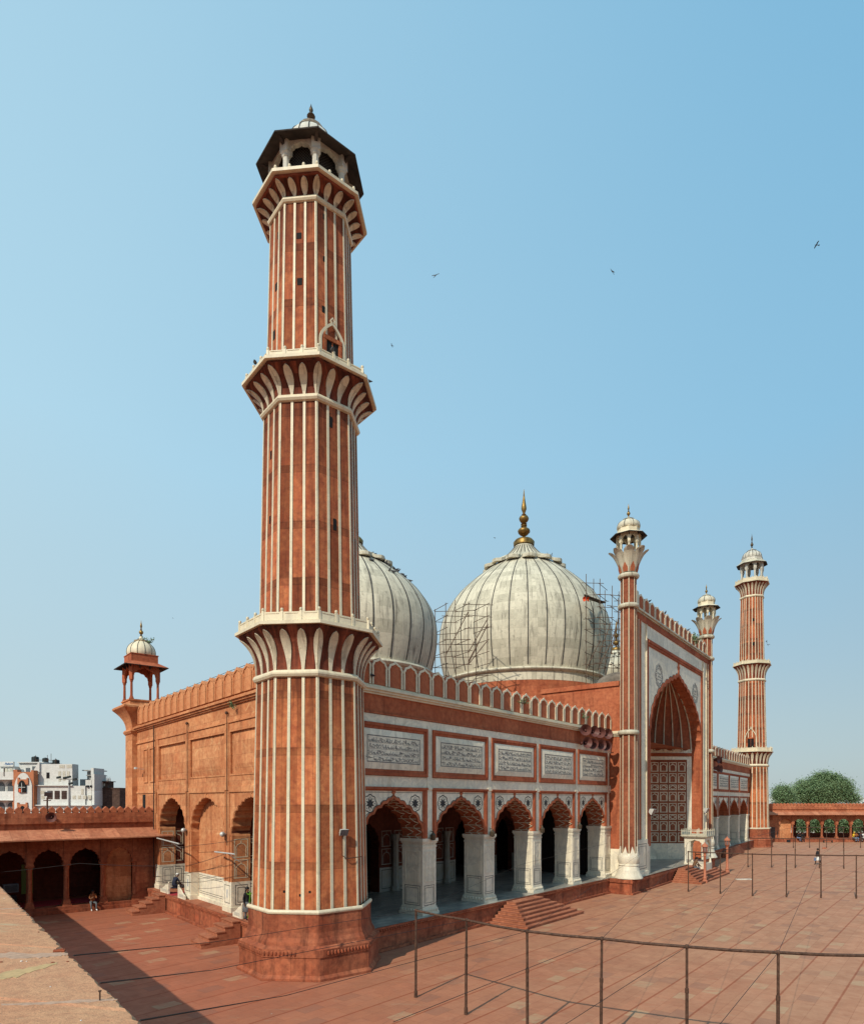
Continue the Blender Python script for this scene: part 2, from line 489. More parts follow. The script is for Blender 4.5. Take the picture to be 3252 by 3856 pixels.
M['plinth'] = sandstone('red_sandstone_plinth', (0.38, 0.100, 0.048), (0.13, 0.045, 0.030), (0.55, 0.26, 0.14), 1.3, 1.4, 0.35, 0.9, 0.6, 0.3)
M['trim'] = sandstone('red_sandstone_trim', (0.41, 0.118, 0.055), (0.24, 0.065, 0.036), (0.52, 0.21, 0.11), 1.9, 4.0, 0.12, 0.3, 0.35, 0.1)
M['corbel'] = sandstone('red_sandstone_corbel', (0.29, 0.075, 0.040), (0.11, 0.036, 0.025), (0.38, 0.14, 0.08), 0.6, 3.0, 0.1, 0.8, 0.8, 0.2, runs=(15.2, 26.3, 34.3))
M['gallery'] = sandstone('gallery_sandstone', (0.45, 0.150, 0.072), (0.22, 0.065, 0.038), (0.60, 0.31, 0.17), 1.7, 0.8, 0.3, 0.6, 0.55, 0.4)
M['eave'] = sandstone('eave_slabs', (0.50, 0.200, 0.110), (0.27, 0.090, 0.055), (0.62, 0.37, 0.22), 0.9, 6.0, 0.4, 0.3, 0.3, 0.5, off=0.0)
M['darkred'] = sandstone('shaded_interior_red', (0.15, 0.040, 0.022), (0.07, 0.022, 0.014), (0.19, 0.07, 0.04), 1.8, 1.1, 0.3, 0.4, 0.4, 0.2)  # darker copy of the red stone, interior shade put into the colour
M['step'] = sandstone('stair_sandstone', (0.40, 0.145, 0.080), (0.22, 0.080, 0.048), (0.52, 0.28, 0.17), 1.1, 2.0, 0.25, 0.3, 0.5, 0.35)
M['marble'] = marble('white_marble')
M['inlay'] = marble('marble_inlay', (0.75, 0.65, 0.465), (0.42, 0.38, 0.32), (0.34, 0.26, 0.18), 5.0, 1.1, 0.2, 0.35, 0.3)
M['panelm'] = marble('veined_marble', (0.84, 0.755, 0.59), (0.55, 0.52, 0.45), (0.42, 0.35, 0.25), 2.4, 1.6, 0.14, 0.5, 0.6)
M['pillar'] = marble('pillar_marble', (0.78, 0.70, 0.55), (0.46, 0.44, 0.40), (0.40, 0.33, 0.24), 2.0, 1.9, 0.10, 0.4, 0.4)
M['dome'] = marble('dome_marble', (0.63, 0.575, 0.445), (0.46, 0.42, 0.33), (0.21, 0.185, 0.145), 1.9, 0.95, 0.34, 1.0, 0.40, 0.65, tone=0.72)
M['greyink'] = plain('grey_inlay_stone', (0.11, 0.11, 0.115), 0.6, var=0.3)
M['mortar'] = plain('grey_mortar', (0.42, 0.265, 0.185), 0.95, var=0.25, scale=14, bump=0.5)
M['lime'] = plain('lime_smear', (0.47, 0.315, 0.155), 0.95, var=0.2, scale=9, bump=0.3)
M['petal'] = marble('corbel_petal_marble', (0.70, 0.61, 0.45), (0.40, 0.36, 0.29), (0.20, 0.15, 0.10), 0.6, 0.9, 0.2, 0.95, 0.4)
M['soot'] = plain('sooty_plaster', (0.16, 0.135, 0.11), 0.9, var=0.5, scale=1.2)
M['black'] = plain('black_stone', (0.030, 0.030, 0.032), 0.55, var=0.4)
M['rib'] = plain('dark_rib_stone', (0.060, 0.055, 0.050), 0.7, var=0.5, scale=3)
M['brass'] = plain('weathered_brass', (0.24, 0.145, 0.045), 0.48, 0.8, 0.6, 2.5)
M['bronze'] = plain('dark_bronze', (0.10, 0.075, 0.05), 0.5, 0.7, 0.3, 5)
M['eavedark'] = plain('sooty_eave_stone', (0.045, 0.036, 0.032), 0.9, var=0.5, scale=2.0, bump=0.3)  # near-black stone for eave undersides, rims and brackets
M['hole'] = plain('dark_opening', (0.010, 0.008, 0.008), 0.9)  # near-black colour painted on for the darkness of slits and openings
M['void'] = plain('deep_interior', (0.020, 0.014, 0.012), 0.9, var=0.3)  # near-black colour painting the unlit depth of the interior
M['rust'] = plain('rusty_pipe', (0.085, 0.045, 0.030), 0.75, 0.2, 0.5, 9)
M['scaf'] = plain('scaffold_tube', (0.13, 0.085, 0.060), 0.75, 0.2, 0.4, 4)
M['wire'] = plain('black_cable', (0.025, 0.022, 0.022), 0.7)
M['tarp'] = plain('orange_sheet', (0.60, 0.09, 0.03), 0.6)
M['plank'] = plain('dark_plank', (0.05, 0.038, 0.030), 0.85)
M['grey'] = plain('grey_metal', (0.33, 0.33, 0.33), 0.5, 0.5, 0.15)
M['lampgrey'] = plain('pale_metal', (0.55, 0.55, 0.52), 0.4, 0.2, 0.1)
M['horn'] = plain('maroon_horn_paint', (0.12, 0.045, 0.038), 0.55, var=0.25)
M['glass'] = plain('dull_glass', (0.10, 0.11, 0.12), 0.15, 0.0, 0.2, spec=0.6)
M['skin'] = plain('brown_skin', (0.21, 0.105, 0.060), 0.6, var=0.1)
M['hair'] = plain('black_hair', (0.012, 0.010, 0.010), 0.6)
M['white'] = plain('white_cloth', (0.72, 0.71, 0.68), 0.9, var=0.08)
M['blackc'] = plain('black_cloth', (0.015, 0.015, 0.018), 0.9)
M['navy'] = plain('navy_cloth', (0.018, 0.022, 0.045), 0.9)
M['brownc'] = plain('brown_cloth', (0.16, 0.085, 0.045), 0.9)
M['orangec'] = plain('ochre_cloth', (0.26, 0.085, 0.030), 0.9)
M['greyc'] = plain('grey_cloth', (0.11, 0.12, 0.13), 0.9)
M['jeans'] = plain('blue_denim', (0.13, 0.19, 0.32), 0.9)
M['green'] = plain('lime_cloth', (0.26, 0.62, 0.09), 0.85, var=0.3, scale=3)
M['yellowc'] = plain('yellow_cloth', (0.72, 0.46, 0.03), 0.85)
M['redcarpet'] = plain('red_carpet', (0.36, 0.030, 0.040), 0.95)
M['lampred'] = plain('terracotta_paint', (0.42, 0.150, 0.085), 0.7, var=0.2)
M['leaf'] = None
def leafmat(name, a, b, c):
    q = N(name)
    gi = q.n("ShaderNodeNewGeometry")
    n1 = q.noise(q.uv(obj=True), 0.55, 3, 0.6)
    col = q.mix(q.ramp(gi.outputs["Random Per Island"], [(0.0, 0.0), (1.0, 1.0)]), a, b)
    col = q.mix(q.ramp(n1, [(0.4, 0.0), (0.68, 0.7)]), col, c)
    q.out(col, 0.55, spec=0.3)
    return q.mat
M['leaf'] = leafmat('tree_leaves', (0.075, 0.130, 0.055), (0.165, 0.255, 0.120), (0.22, 0.30, 0.15))
M['leaf2'] = leafmat('fresh_leaves', (0.07, 0.12, 0.02), (0.16, 0.24, 0.05), (0.20, 0.27, 0.07))
M['bark'] = plain('bark', (0.09, 0.065, 0.045), 0.9, var=0.4, scale=3, bump=0.5)
M['plaster'] = sandstone('white_plaster', (0.66, 0.67, 0.66), (0.50, 0.51, 0.50), (0.74, 0.74, 0.72), 9, 9, 0.0, 0.25, 0.25, 0.3, tint=(1, 1.01, 1.02))
M['plaster2'] = sandstone('grey_plaster', (0.42, 0.43, 0.43), (0.28, 0.28, 0.28), (0.55, 0.55, 0.53), 9, 9, 0.0, 0.4, 0.4, 0.3, tint=(1, 1, 1))
M['brickdark'] = sandstone('dark_brick', (0.095, 0.060, 0.048), (0.05, 0.035, 0.03), (0.16, 0.12, 0.10), 0.5, 0.2, 0.35, 0.4, 0.4, 0.3)
M['terra'] = plain('terracotta_wall', (0.40, 0.145, 0.070), 0.9, var=0.18, scale=1.5)
M['grille'] = plain('brown_grille', (0.075, 0.045, 0.040), 0.8)
M['jali'] = plain('pale_screen', (0.46, 0.43, 0.36), 0.9)
M['tank'] = plain('black_water_tank', (0.014, 0.020, 0.020), 0.5)
M['signblue'] = plain('blue_letter_paint', (0.02, 0.13, 0.32), 0.5)
M['pigeon'] = plain('slate_feathers', (0.07, 0.07, 0.08), 0.8, var=0.5, scale=10)
M['kite'] = plain('dark_brown_feathers', (0.045, 0.035, 0.028), 0.8, var=0.3, scale=8)

def courtyard_mat(rot):
    q = N('courtyard_slabs')
    uv = q.uv(rot=rot)
    br = q.brick(uv, 0.92, 0.62, 0.010, (1, 1, 1), (0.90, 0.87, 0.85), (0.76, 0.68, 0.64), 0.37)
    br2 = q.brick(q.uv(rot=rot, loc=(0.31, 0.2, 0)), 1.84, 1.24, 0.0, (1, 1, 1), (0.90, 0.94, 0.95), (1, 1, 1), 0.21, 0.1)
    # long gutters along the rows
    ln = q.brick(q.uv(rot=rot), 300.0, 1.86, 0.050, (1, 1, 1), (1, 1, 1), (0.80, 0.60, 0.52), 0.0)
    pk = q.brick(q.uv(rot=rot), 0.92, 0.62, 0.0, (1, 1, 1), (0, 0, 0), (0.5, 0.5, 0.5), 0.37)
    n1 = q.noise(uv, 0.16, 5, 0.6)
    n2 = q.noise(uv, 1.6, 6, 0.65, 0.5)
    n3 = q.noise(q.uv(rot=rot, scale=(0.35, 2.0, 1)), 1.2, 6, 0.7, 0.8)
    n4 = q.noise(q.uv(loc=(40, 11, 0)), 0.22, 6, 0.65, 0.5)
    tc = q.n("ShaderNodeTexCoord"); sp = q.n("ShaderNodeSeparateXYZ"); q.l(tc.outputs["Object"], sp.inputs[0])
    gx = q.math('ADD', q.math('MULTIPLY', sp.outputs[0], 0.030), 0.30)        # the open court is dustier than the corner by the hall
    gx = q.math('ADD', gx, q.math('MULTIPLY', q.math('SUBTRACT', n1, 0.5), 0.9))
    c = q.mix(q.ramp(gx, [(0.0, 0.0), (0.75, 1.0)]), (0.40, 0.130, 0.068), (0.490, 0.238, 0.135))
    c = q.mix(q.ramp(n2, [(0.35, 0.0), (0.8, 0.55)]), c, (0.27, 0.100, 0.062))
    c = q.mix(q.ramp(n3, [(0.60, 0.0), (0.72, 0.55)]), c, (0.40, 0.27, 0.17))
    c = q.mix(q.ramp(n4, [(0.66, 0.0), (0.75, 0.7)]), c, (0.12, 0.085, 0.07))
    edge = q.noise(q.uv(rot=rot, scale=(0.8, 2.5, 1), loc=(7, 3, 0)), 1.6, 5, 0.7, 0.8)
    c = q.mix(q.math('MULTIPLY', q.ramp(pk.outputs["Color"], [(0.955, 0.0), (0.97, 0.38)]), q.ramp(edge, [(0.40, 0.15), (0.52, 1.0)])), c, (0.42, 0.335, 0.20))
    c = q.mix(q.ramp(pk.outputs["Color"], [(0.06, 0.25), (0.08, 0.0)]), c, (0.22, 0.13, 0.105))
    vo = q.n("ShaderNodeTexVoronoi", feature='F1'); q.l(q.uv(), vo.inputs["Vector"]); vo.inputs["Scale"].default_value = 0.9
    vsz = q.n("ShaderNodeSeparateColor"); q.l(vo.outputs["Color"], vsz.inputs[0])
    dot = q.math('LESS_THAN', vo.outputs["Distance"], q.math('MULTIPLY', q.math('POWER', vsz.outputs[0], 4.0), 0.035))
    c = q.mix(q.math('MULTIPLY', dot, 0.8), c, (0.60, 0.57, 0.50))
    c = q.mix(1.0, c, br.outputs["Color"], 'MULTIPLY')
    c = q.mix(0.8, c, br2.outputs["Color"], 'MULTIPLY')
    c = q.mix(1.0, c, ln.outputs["Color"], 'MULTIPLY')
    h = q.math('ADD', q.math('MULTIPLY', br.outputs["Fac"], -0.8), q.math('MULTIPLY', n2, 0.6))
    rg = q.ramp(n2, [(0.3, 0.6), (0.7, 0.85)])
    return q.out(c, rg, q.bump(h, 0.3, 0.012), spec=0.3)

def floor_mat():
    q = N('marble_floor')
    uv = q.uv(rot=-0.88)
    br = q.brick(uv, 1.5, 0.5, 0.02, (1, 1, 1), (0.62, 0.63, 0.64), (0.35, 0.35, 0.35), 0.5)
    n = q.noise(uv, 1.4, 5, 0.6, 1.2)
    c = q.mix(q.ramp(n, [(0.35, 0.0), (0.65, 1.0)]), (0.46, 0.42, 0.35), (0.27, 0.25, 0.22))
    c = q.mix(1.0, c, br.outputs["Color"], 'MULTIPLY')
    return q.out(c, 0.35, spec=0.5)
M['mfloor'] = floor_mat()

def ledge_mat():
    q = N('terrace_ledge_stone')
    uv = q.uv(rot=0.1)
    n1 = q.noise(uv, 0.7, 6, 0.65, 0.5); n2 = q.noise(uv, 9.0, 6, 0.7); n3 = q.noise(uv, 40.0, 4, 0.7); n4 = q.noise(q.uv(scale=(0.6, 2.2, 1), rot=0.2, loc=(2, 9, 0)), 0.8, 6, 0.7, 0.6)
    c = q.mix(q.ramp(n1, [(0.3, 0.0), (0.7, 1.0)]), (0.52, 0.245, 0.138), (0.60, 0.355, 0.205))
    c = q.mix(q.ramp(n2, [(0.32, 0.5), (0.56, 0.0)]), c, (0.32, 0.145, 0.09))
    c = q.mix(q.ramp(n3, [(0.34, 0.65), (0.43, 0.0)]), c, (0.20, 0.115, 0.08))
    c = q.mix(q.ramp(n4, [(0.60, 0.0), (0.68, 0.75)]), c, (0.47, 0.40, 0.26))
    br = q.brick(q.uv(rot=0.25, loc=(0.3, 0.55, 0)), 60.0, 1.5, 0.035, (1, 1, 1), (0.93, 0.90, 0.88), (1.18, 1.05, 1.0), 0.0)
    c = q.mix(1.0, c, br.outputs["Color"], 'MULTIPLY')
    h = q.math('ADD', q.math('MULTIPLY', n3, 0.5), n2)
    return q.out(c, 0.95, q.bump(h, 0.9, 0.02), spec=0.1)
M['ledge'] = ledge_mat()
# ------------------------------------------------------------------ towers, kiosks, domes
def oct_pts(c, r, z, ph, n=8):
    return [Vector((c[0] + r * sin(ph + 2 * pi * i / n), c[1] - r * cos(ph + 2 * pi * i / n), z)) for i in range(n)]

def shaft(mb, c, ph, z0, r0, z1, r1, n=8, k=3, sw=0.12, proud=0.03, mred=0, mwhite=1, edge=True):
    """tapering polygonal shaft with marble strips at the arrises and k-1 between"""
    B, T = oct_pts(c, r0, z0, ph, n), oct_pts(c, r1, z1, ph, n)
    for i in range(n):
        j = (i + 1) % n
        Lb = (B[j] - B[i]).length; Lz = z1 - z0
        mb.poly([B[i], B[j], T[j], T[i]], mred, [(i * Lb, z0), (i * Lb + Lb, z0), (i * Lb + Lb, z1), (i * Lb, z1)])
        nr = (B[j] - B[i]).cross(Vector((0, 0, 1))).normalized() * proud
        spans = []
        if edge: spans += [(0, sw * 0.5), (1 - sw * 0.5, 1)]
        for q in range(1, k): spans.append((q / k - sw / 2, q / k + sw / 2))
        for a, b in spans:
            q0, q1, q2, q3 = B[i].lerp(B[j], a), B[i].lerp(B[j], b), T[i].lerp(T[j], b), T[i].lerp(T[j], a)
            mb.poly([q0 + nr, q1 + nr, q2 + nr, q3 + nr], mwhite)
            if a > 0: mb.poly([q0, q0 + nr, q3 + nr, q3], mwhite)
            if b < 1: mb.poly([q1 + nr, q1, q2, q2 + nr], mwhite)
            if a == 0: mb.poly([q0, q0 + nr, q3 + nr, q3], mwhite)
            if b == 1: mb.poly([q1 + nr, q1, q2, q2 + nr], mwhite)

def corbel(mb, c, ph, z0, r0, z1, r1, n=8, k=3, sw=0.12, mred=0, mwhite=1, pw=2.0):
    """flared octagonal corbel with marble petals continuing the strips"""
    NS = 12
    prof = lambda t: (r0 + (r1 - r0) * (0.10 * t + 0.90 * t ** 3.0), z0 + (z1 - z0) * t)
    rings = []
    for s_ in range(NS + 1):
        r, z = prof(s_ / NS); rings.append(oct_pts(c, r, z, ph, n))
    mb.loft(rings, mred)
    for i in range(n):
        j = (i + 1) % n
        nr = (rings[0][j] - rings[0][i]).cross(Vector((0, 0, 1))).normalized()
        for q in range(0, k + 1):
            f = q / k
            pa = None
            for s_ in range(NS * 2 + 1):
                t = s_ / (NS * 2) * 0.97
                r, z = prof(t); rr = oct_pts(c, r, z, ph, n)
                wt = min(1, t / 0.70); h = sw * 0.5 * (1 + (pw - 1) * wt * wt * (3 - 2 * wt))
                if t > 0.70: h *= sqrt(max(0.0, 1 - ((t - 0.70) / 0.27) ** 2))
                a, b = max(0, f - h), min(1, f + h)
                dr, dz = (prof(min(1, t + 0.01))[0] - prof(max(0, t - 0.01))[0]), (prof(min(1, t + 0.01))[1] - prof(max(0, t - 0.01))[1])
                l = hypot(dr, dz); off = nr * (dz / l * 0.045) + Vector((0, 0, -dr / l * 0.045))
                A, B_ = rr[i].lerp(rr[j], a), rr[i].lerp(rr[j], b)
                cur = (A, B_, A + off, B_ + off)
                if pa:
                    mb.poly([pa[2], pa[3], cur[3], cur[2]], mwhite)
                    mb.poly([pa[0], pa[2], cur[2], cur[0]], mwhite)
                    mb.poly([pa[3], pa[1], cur[1], cur[3]], mwhite)
                pa = cur

def torus_prof(r, z, h, b):
    return [(r, z), (r + b * 0.7, z + h * 0.12), (r + b, z + h * 0.4), (r + b, z + h * 0.6), (r + b * 0.7, z + h * 0.88), (r, z + h)]

def balcony(root, c, ph, r, z, zt, n=8, k=3, mw='marble', overhang=0.16):
    """marble balcony slab and low parapet with ball-topped posts"""
    mb = MB()
    mb.lathe([(r - 0.6, z - 0.10), (r - 0.02, z - 0.10), (r - 0.02, z)], n, c, ph, 1, cap_top=False, cap_bot=False)
    mb.lathe([(r - 0.8, z), (r + overhang, z), (r + overhang, z + 0.13), (r - 0.8, z + 0.13)], n, c, ph, 0, cap_top=False, cap_bot=False)
    build('balcony_floor', mb, [M[mw], M['corbel']], root)
    mb = MB(); P = oct_pts(c, r - 0.02, z + 0.13, ph, n)
    h = zt - z - 0.13
    for i in range(n):
        a, b = P[i], P[(i + 1) % n]; d = (b - a); L = d.length; d.normalize(); nr = d.cross(Vector((0, 0, 1)))
        mb.box(a + d * 0.04 - nr * 0.10, d * (L - 0.08), nr * 0.08, (0, 0, h * 0.92))
        for q in range(k):
            o = a + d * (L * q / k + L / k * 0.16) - nr * 0.02
            w_ = L / k * 0.68
            fr_ = h * 0.14
            mb.box(o + Vector((0, 0, h * 0.12)), d * w_, nr * 0.018, (0, 0, fr_ * 0.5))
            mb.box(o + Vector((0, 0, h * 0.76)), d * w_, nr * 0.018, (0, 0, fr_ * 0.5))
        for q in range(k):
            p = a + d * (L * q / k) - nr * 0.05
            mb.cbox((p.x, p.y, p.z), 0.11, 0.11, h * 1.0, 0, atan2(d.y, d.x))
            mb.ball(p + Vector((0, 0, h + 0.07)), 0.075, 0, 6, 4)
    build('parapet', mb, M[mw], root)

def finial(parent, c, z0, z1, r, mat='brass', style=3, name='finial'):
    H = z1 - z0
    if style == 3:
        pr = [(0.30, 0), (0.42, .02), (0.36, .035), (0.16, .05), (0.30, .06), (0.16, .075), (0.55, .10), (0.88, .145), (0.95, .175), (0.85, .205), (0.45, .245), (0.2, .26), (0.45, .27), (0.48, .285), (0.2, .30), (0.48, .315), (0.2, .335), (0.5, .355), (0.72, .40), (0.74, .43), (0.6, .465), (0.22, .49), (0.34, .505), (0.16, .52), (0.26, .56), (0.40, .61), (0.38, .66), (0.28, .72), (0.14, .84), (0.03, 1.0)]
    else:
        pr = [(0.45, 0), (0.55, .04), (0.25, .07), (0.5, .09), (0.25, .12), (0.75, .18), (1.0, .26), (0.8, .34), (0.3, .40), (0.5, .43), (0.25, .46), (0.35, .55), (0.5, .63), (0.4, .72), (0.15, .87), (0.03, 1.0)]
    mb = MB(); mb.lathe([(a * r, z0 + b * H) for a, b in pr], 12, c, 0, 0, True)
    return build(name, mb, M[mat], parent, 50)

DOMEP = [(0, .925), (.10, .955), (.25, .988), (.42, 1.0), (.58, .972), (.72, .905), (.86, .795), (1.0, .63), (1.1, .485), (1.18, .36), (1.25, .265), (1.33, .17), (1.42, .085)]
def spline(P, n):
    out = []
    for i in range(len(P) - 1):
        p0 = P[max(i - 1, 0)]; p1 = P[i]; p2 = P[i + 1]; p3 = P[min(i + 2, len(P) - 1)]
        for j in range(n):
            t = j / n
            f = lambda a, b, c_, d: 0.5 * (2 * b + (c_ - a) * t + (2 * a - 5 * b + 4 * c_ - d) * t * t + (3 * b - a - 3 * c_ + d) * t ** 3)
            out.append((f(p0[0], p1[0], p2[0], p3[0]), f(p0[1], p1[1], p2[1], p3[1])))
    return out + [P[-1]]

def big_dome(hall, c, R, zb, zneck, ztip, zdrum, nribs, label):
    sc = (zneck - zb) / 1.42
    prof = [(r * R, zb + h * sc) for h, r in spline(DOMEP, 4)]
    mb = MB(); mb.lathe(prof, 96, c, 0, 0, True, metric=True)
    d = build('dome', mb, M['dome'], hall); d['label'] = label
    mb = MB()
    for q in range(nribs):
        a = 2 * pi * (q + 0.5) / nribs
        hw = 0.050
        L = []
        for r, z in prof[1:-2]:
            w = min(hw, r * 0.05)
            dv = Vector((sin(a), -cos(a), 0)); tv = Vector((cos(a), sin(a), 0))
            p = Vector((c[0], c[1], z)) + dv * (r + 0.03)
            L.append((p - tv * w, p + tv * w, dv))
        for i in range(len(L) - 1):
            A, B_, C_, D_ = L[i][0], L[i][1], L[i + 1][1], L[i + 1][0]
            mb.poly([A, B_, C_, D_]); dv = L[i][2] * 0.06
            mb.poly([A - dv, A, D_, D_ - dv]); mb.poly([B_, B_ - dv, C_ - dv, C_])
    build('rib', mb, M['rib'], d)
    # drum: marble moulding, white band, red base
    mb = MB(); r0 = prof[0][0]
    mb.lathe([(r0 - .05, zb - .45)] + [(r0 + .02, zb - .45), (r0 + .22, zb - .36), (r0 + .30, zb - .2), (r0 + .22, zb - .05), (r0, zb + .02)], 96, c, 0, 0, True, False, False)
    mb.lathe([(r0 - .02, zb - 1.36), (r0 - .02, zb - .40)], 96, c, 0, 0, True, False, False, metric=True)
    build('drum_band', mb, M['dome'], d, 40)
    mb = MB(); mb.lathe([(r0 + .12, zdrum), (r0 + .12, zb - 1.40), (r0 - .3, zb - 1.36)], 48, c, 0, 0, False, False, False)
    build('drum_base', mb, M['facade'], d)
    # collar of stone petals
    mb = MB(); hz = zb + 1.175 * sc; rc = 0.38 * R
    for q in range(14):
        a = 2 * pi * q / 14; dv = Vector((sin(a), -cos(a), 0)); tv = Vector((cos(a), sin(a), 0)); o = Vector((c[0], c[1], hz))
        rows = []
        for t, w, dz in ((0.0, .18, .08), (.45, .215, .0), (.8, .20, -.02), (1.0, .13, .0), (1.10, .05, .02)):
            rr = rc * (0.90 + 0.34 * t)
            rows.append((o + dv * rr + Vector((0, 0, R * dz * 0.35 - R * 0.035 * t)), w * rc))
        for i in range(len(rows) - 1):
            (p, w), (p2, w2) = rows[i], rows[i + 1]
            up = Vector((0, 0, R * 0.035))
            mb.poly([p - tv * w + up, p + tv * w + up, p2 + tv * w2 + up, p2 - tv * w2 + up])
            mb.poly([p + tv * w, p - tv * w, p2 - tv * w2, p2 + tv * w2])
            mb.poly([p - tv * w, p - tv * w + up, p2 - tv * w2 + up, p2 - tv * w2]); mb.poly([p + tv * w + up, p + tv * w, p2 + tv * w2, p2 + tv * w2 + up])
        p2, w2 = rows[-1]; mb.poly([p2 - tv * w2, p2 + tv * w2, p2 + tv * w2 + up, p2 - tv * w2 + up])
    build('collar', mb, M['dome'], d)
    mb = MB(); mb.lathe([(R * .12, zneck - .02 * R), (R * .125, zneck + .02 * R), (R * .10, zneck + .05 * R), (R * 0.05, zneck + .06 * R)], 24, c, 0, 0, True)
    build('neck_cap', mb, M['brass'], d, 50)
    finial(d, c, zneck + .05 * R, ztip, R * 0.078)
    return d

def kiosk(root, c, ph, z0, zc, z1, r, re, ze, rd, zd0, zd1, zt, n=8, mw='marble', colr=0.09, grille=False, dome_mat='marble', tip='bronze', nrib=16, square=False):
    """open pavilion: columns z0..zc, cusped arcade zc..z1, sloping eave to (re, ze), ribbed dome zd0..zd1, finial"""
    P = oct_pts(c, r, z0, ph, n)
    for i in range(n):
        p = P[i]
        mb = MB(); h = zc - z0
        mb.lathe([(colr * 1.75, z0), (colr * 1.75, z0 + h * .05), (colr * 1.5, z0 + h * .08), (colr, z0 + h * .18), (colr * .9, z0 + h * .86), (colr * 1.2, z0 + h * .90), (colr * 1.25, z0 + h * .94), (colr * 1.6, z0 + h * 1.0)], 8, (p.x, p.y), pi / 8, 0, False)
        build('column', mb, M[mw], root)
    mb = MB()
    for i in range(n):
        a, b = P[i], P[(i + 1) % n]; d = b - a; L = d.length
        fr = Frame(a, d, ((a + b) / 2 - Vector((c[0], c[1], 0))))
        arch_wall(mb, fr, 0.0, L, zc, z1, L / 2, L - colr * 2.6, zc, (z1 - zc) * 0.74, colr * 1.4, colr * 0.6, 0, 0, 3, True, 0.2)
        mb.cbox((a.x, a.y, zc), colr * 2.6, colr * 2.6, z1 - zc - 0.004, 0, ph + 2 * pi * i / n)
    build('arcade', mb, M[mw], root)
    if grille:
        mb = MB(); mb.lathe([(r * .80, z0), (r * .80, z1 - .02)], n, c, ph, 0, False)
        build('grille', mb, M['grille_net'], root)
    mb = MB()
    mb.lathe([(r * 0.97, z1 - 0.05), (re, ze - 0.05)], n, c, ph, 0, False, False, False)
    mb.lathe([(re, ze - 0.05), (re + 0.01, ze)], n, c, ph, 0, False, False, False)
    mb.lathe([(re + 0.01, ze), (r * 0.97, z1 + 0.10)], n, c, ph, 1, False, False, False)
    # eave brackets
    for i in range(n):
        for f in ((0.0,) if n == 8 else (0.0, .33, .67)):
            a = P[i].lerp(P[(i + 1) % n], f); dv = (a - Vector((c[0], c[1], a.z))).normalized(); tv = Vector((-dv.y, dv.x, 0))
            q0 = Vector((a.x, a.y, 0)); w = colr * .45; ext = (re - r) * 0.7
            zz = lambda e: z1 - 0.06 + (ze - z1) * e / (re - r)
            mb.prism([q0 - tv * w + Vector((0, 0, z1 - .25 - ext * .45)), q0 - tv * w + Vector((0, 0, zz(0))), q0 - tv * w + dv * ext + Vector((0, 0, zz(ext))), q0 - tv * w + dv * ext * .5 + Vector((0, 0, z1 - .25 - ext * .05))], tv * 2 * w, 0)
    # ceiling slab
    mb.lathe([(r * 1.02, z1 - 0.06), (r * 1.02, z1 + 0.06)], n, c, ph, 0)
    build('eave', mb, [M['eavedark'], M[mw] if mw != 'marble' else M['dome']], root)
    mb = MB()
    mb.lathe([(r * 1.02, z1 + 0.05), (r * 1.02, zd0 - 0.02), (r * 1.06, zd0 - 0.02), (r * 1.06, zd0 + 0.04), (rd * .96, zd0 + 0.04)], n, c, ph, 0, False, False, False)
    mb.lathe([(r * 1.055, zd0 + 0.036), (0.001, zd0 + 0.036)], n, c, ph, 0, False, False, False)
    build('frieze', mb, M[mw], root)
    sc = (zd1 - zd0) / 1.30
    pr = [(0, .95), (.15, 1.0), (.32, .99), (.5, .93), (.66, .82), (.8, .66), (.92, .47), (1.0, .34), (1.08, .24), (1.18, .16), (1.30, .09)]
    prof = [(q * rd, zd0 + h * sc) for h, q in spline(pr, 3)]
    mb = MB(); mb.lathe(prof, 48, c, 0, 0, True, metric=True)
    d = build('dome', mb, M[dome_mat], root)
    mb = MB()
    for q in range(nrib):
        a = ph + 2 * pi * (q + .5) / nrib; dv = Vector((sin(a), -cos(a), 0))
        mb.tube([Vector((c[0], c[1], z)) + dv * (rr + 0.002) for rr, z in prof[:-3:2]], rd * 0.028, 4, 0, False)
    build('rib', mb, M['rib'], d)
    mb = MB(); mb.lathe([(rd * .33, zd0 + 0.93 * sc), (rd * .47, zd0 + 0.985 * sc), (rd * .50, zd0 + 1.01 * sc), (rd * .36, zd0 + 1.03 * sc)], 16, c, 0, 0, False)
    build('collar', mb, M[dome_mat], d)
    finial(d, c, zd1 - 0.02, zt, max(rd * 0.16, 0.07), tip, 2)
    return d

def ogee_frame(mb, fr, uc, w, z0, z1, zt, half, wf, th, m):
    line = [(uc - w / 2, z0), (uc - w / 2, z1)]
    for t in range(1, 9):
        a = t / 8 * pi / 2
        line.append((uc - w / 2 * cos(a) ** 0.8 if t < 8 else uc, z1 + (zt - z1) * (0.62 * sin(a) + 0.38 * (t / 8) ** 3)))
    line = line + [(2 * uc - u, z) for u, z in line[-2::-1]]
    band(mb, fr, line, half, wf, th, m)

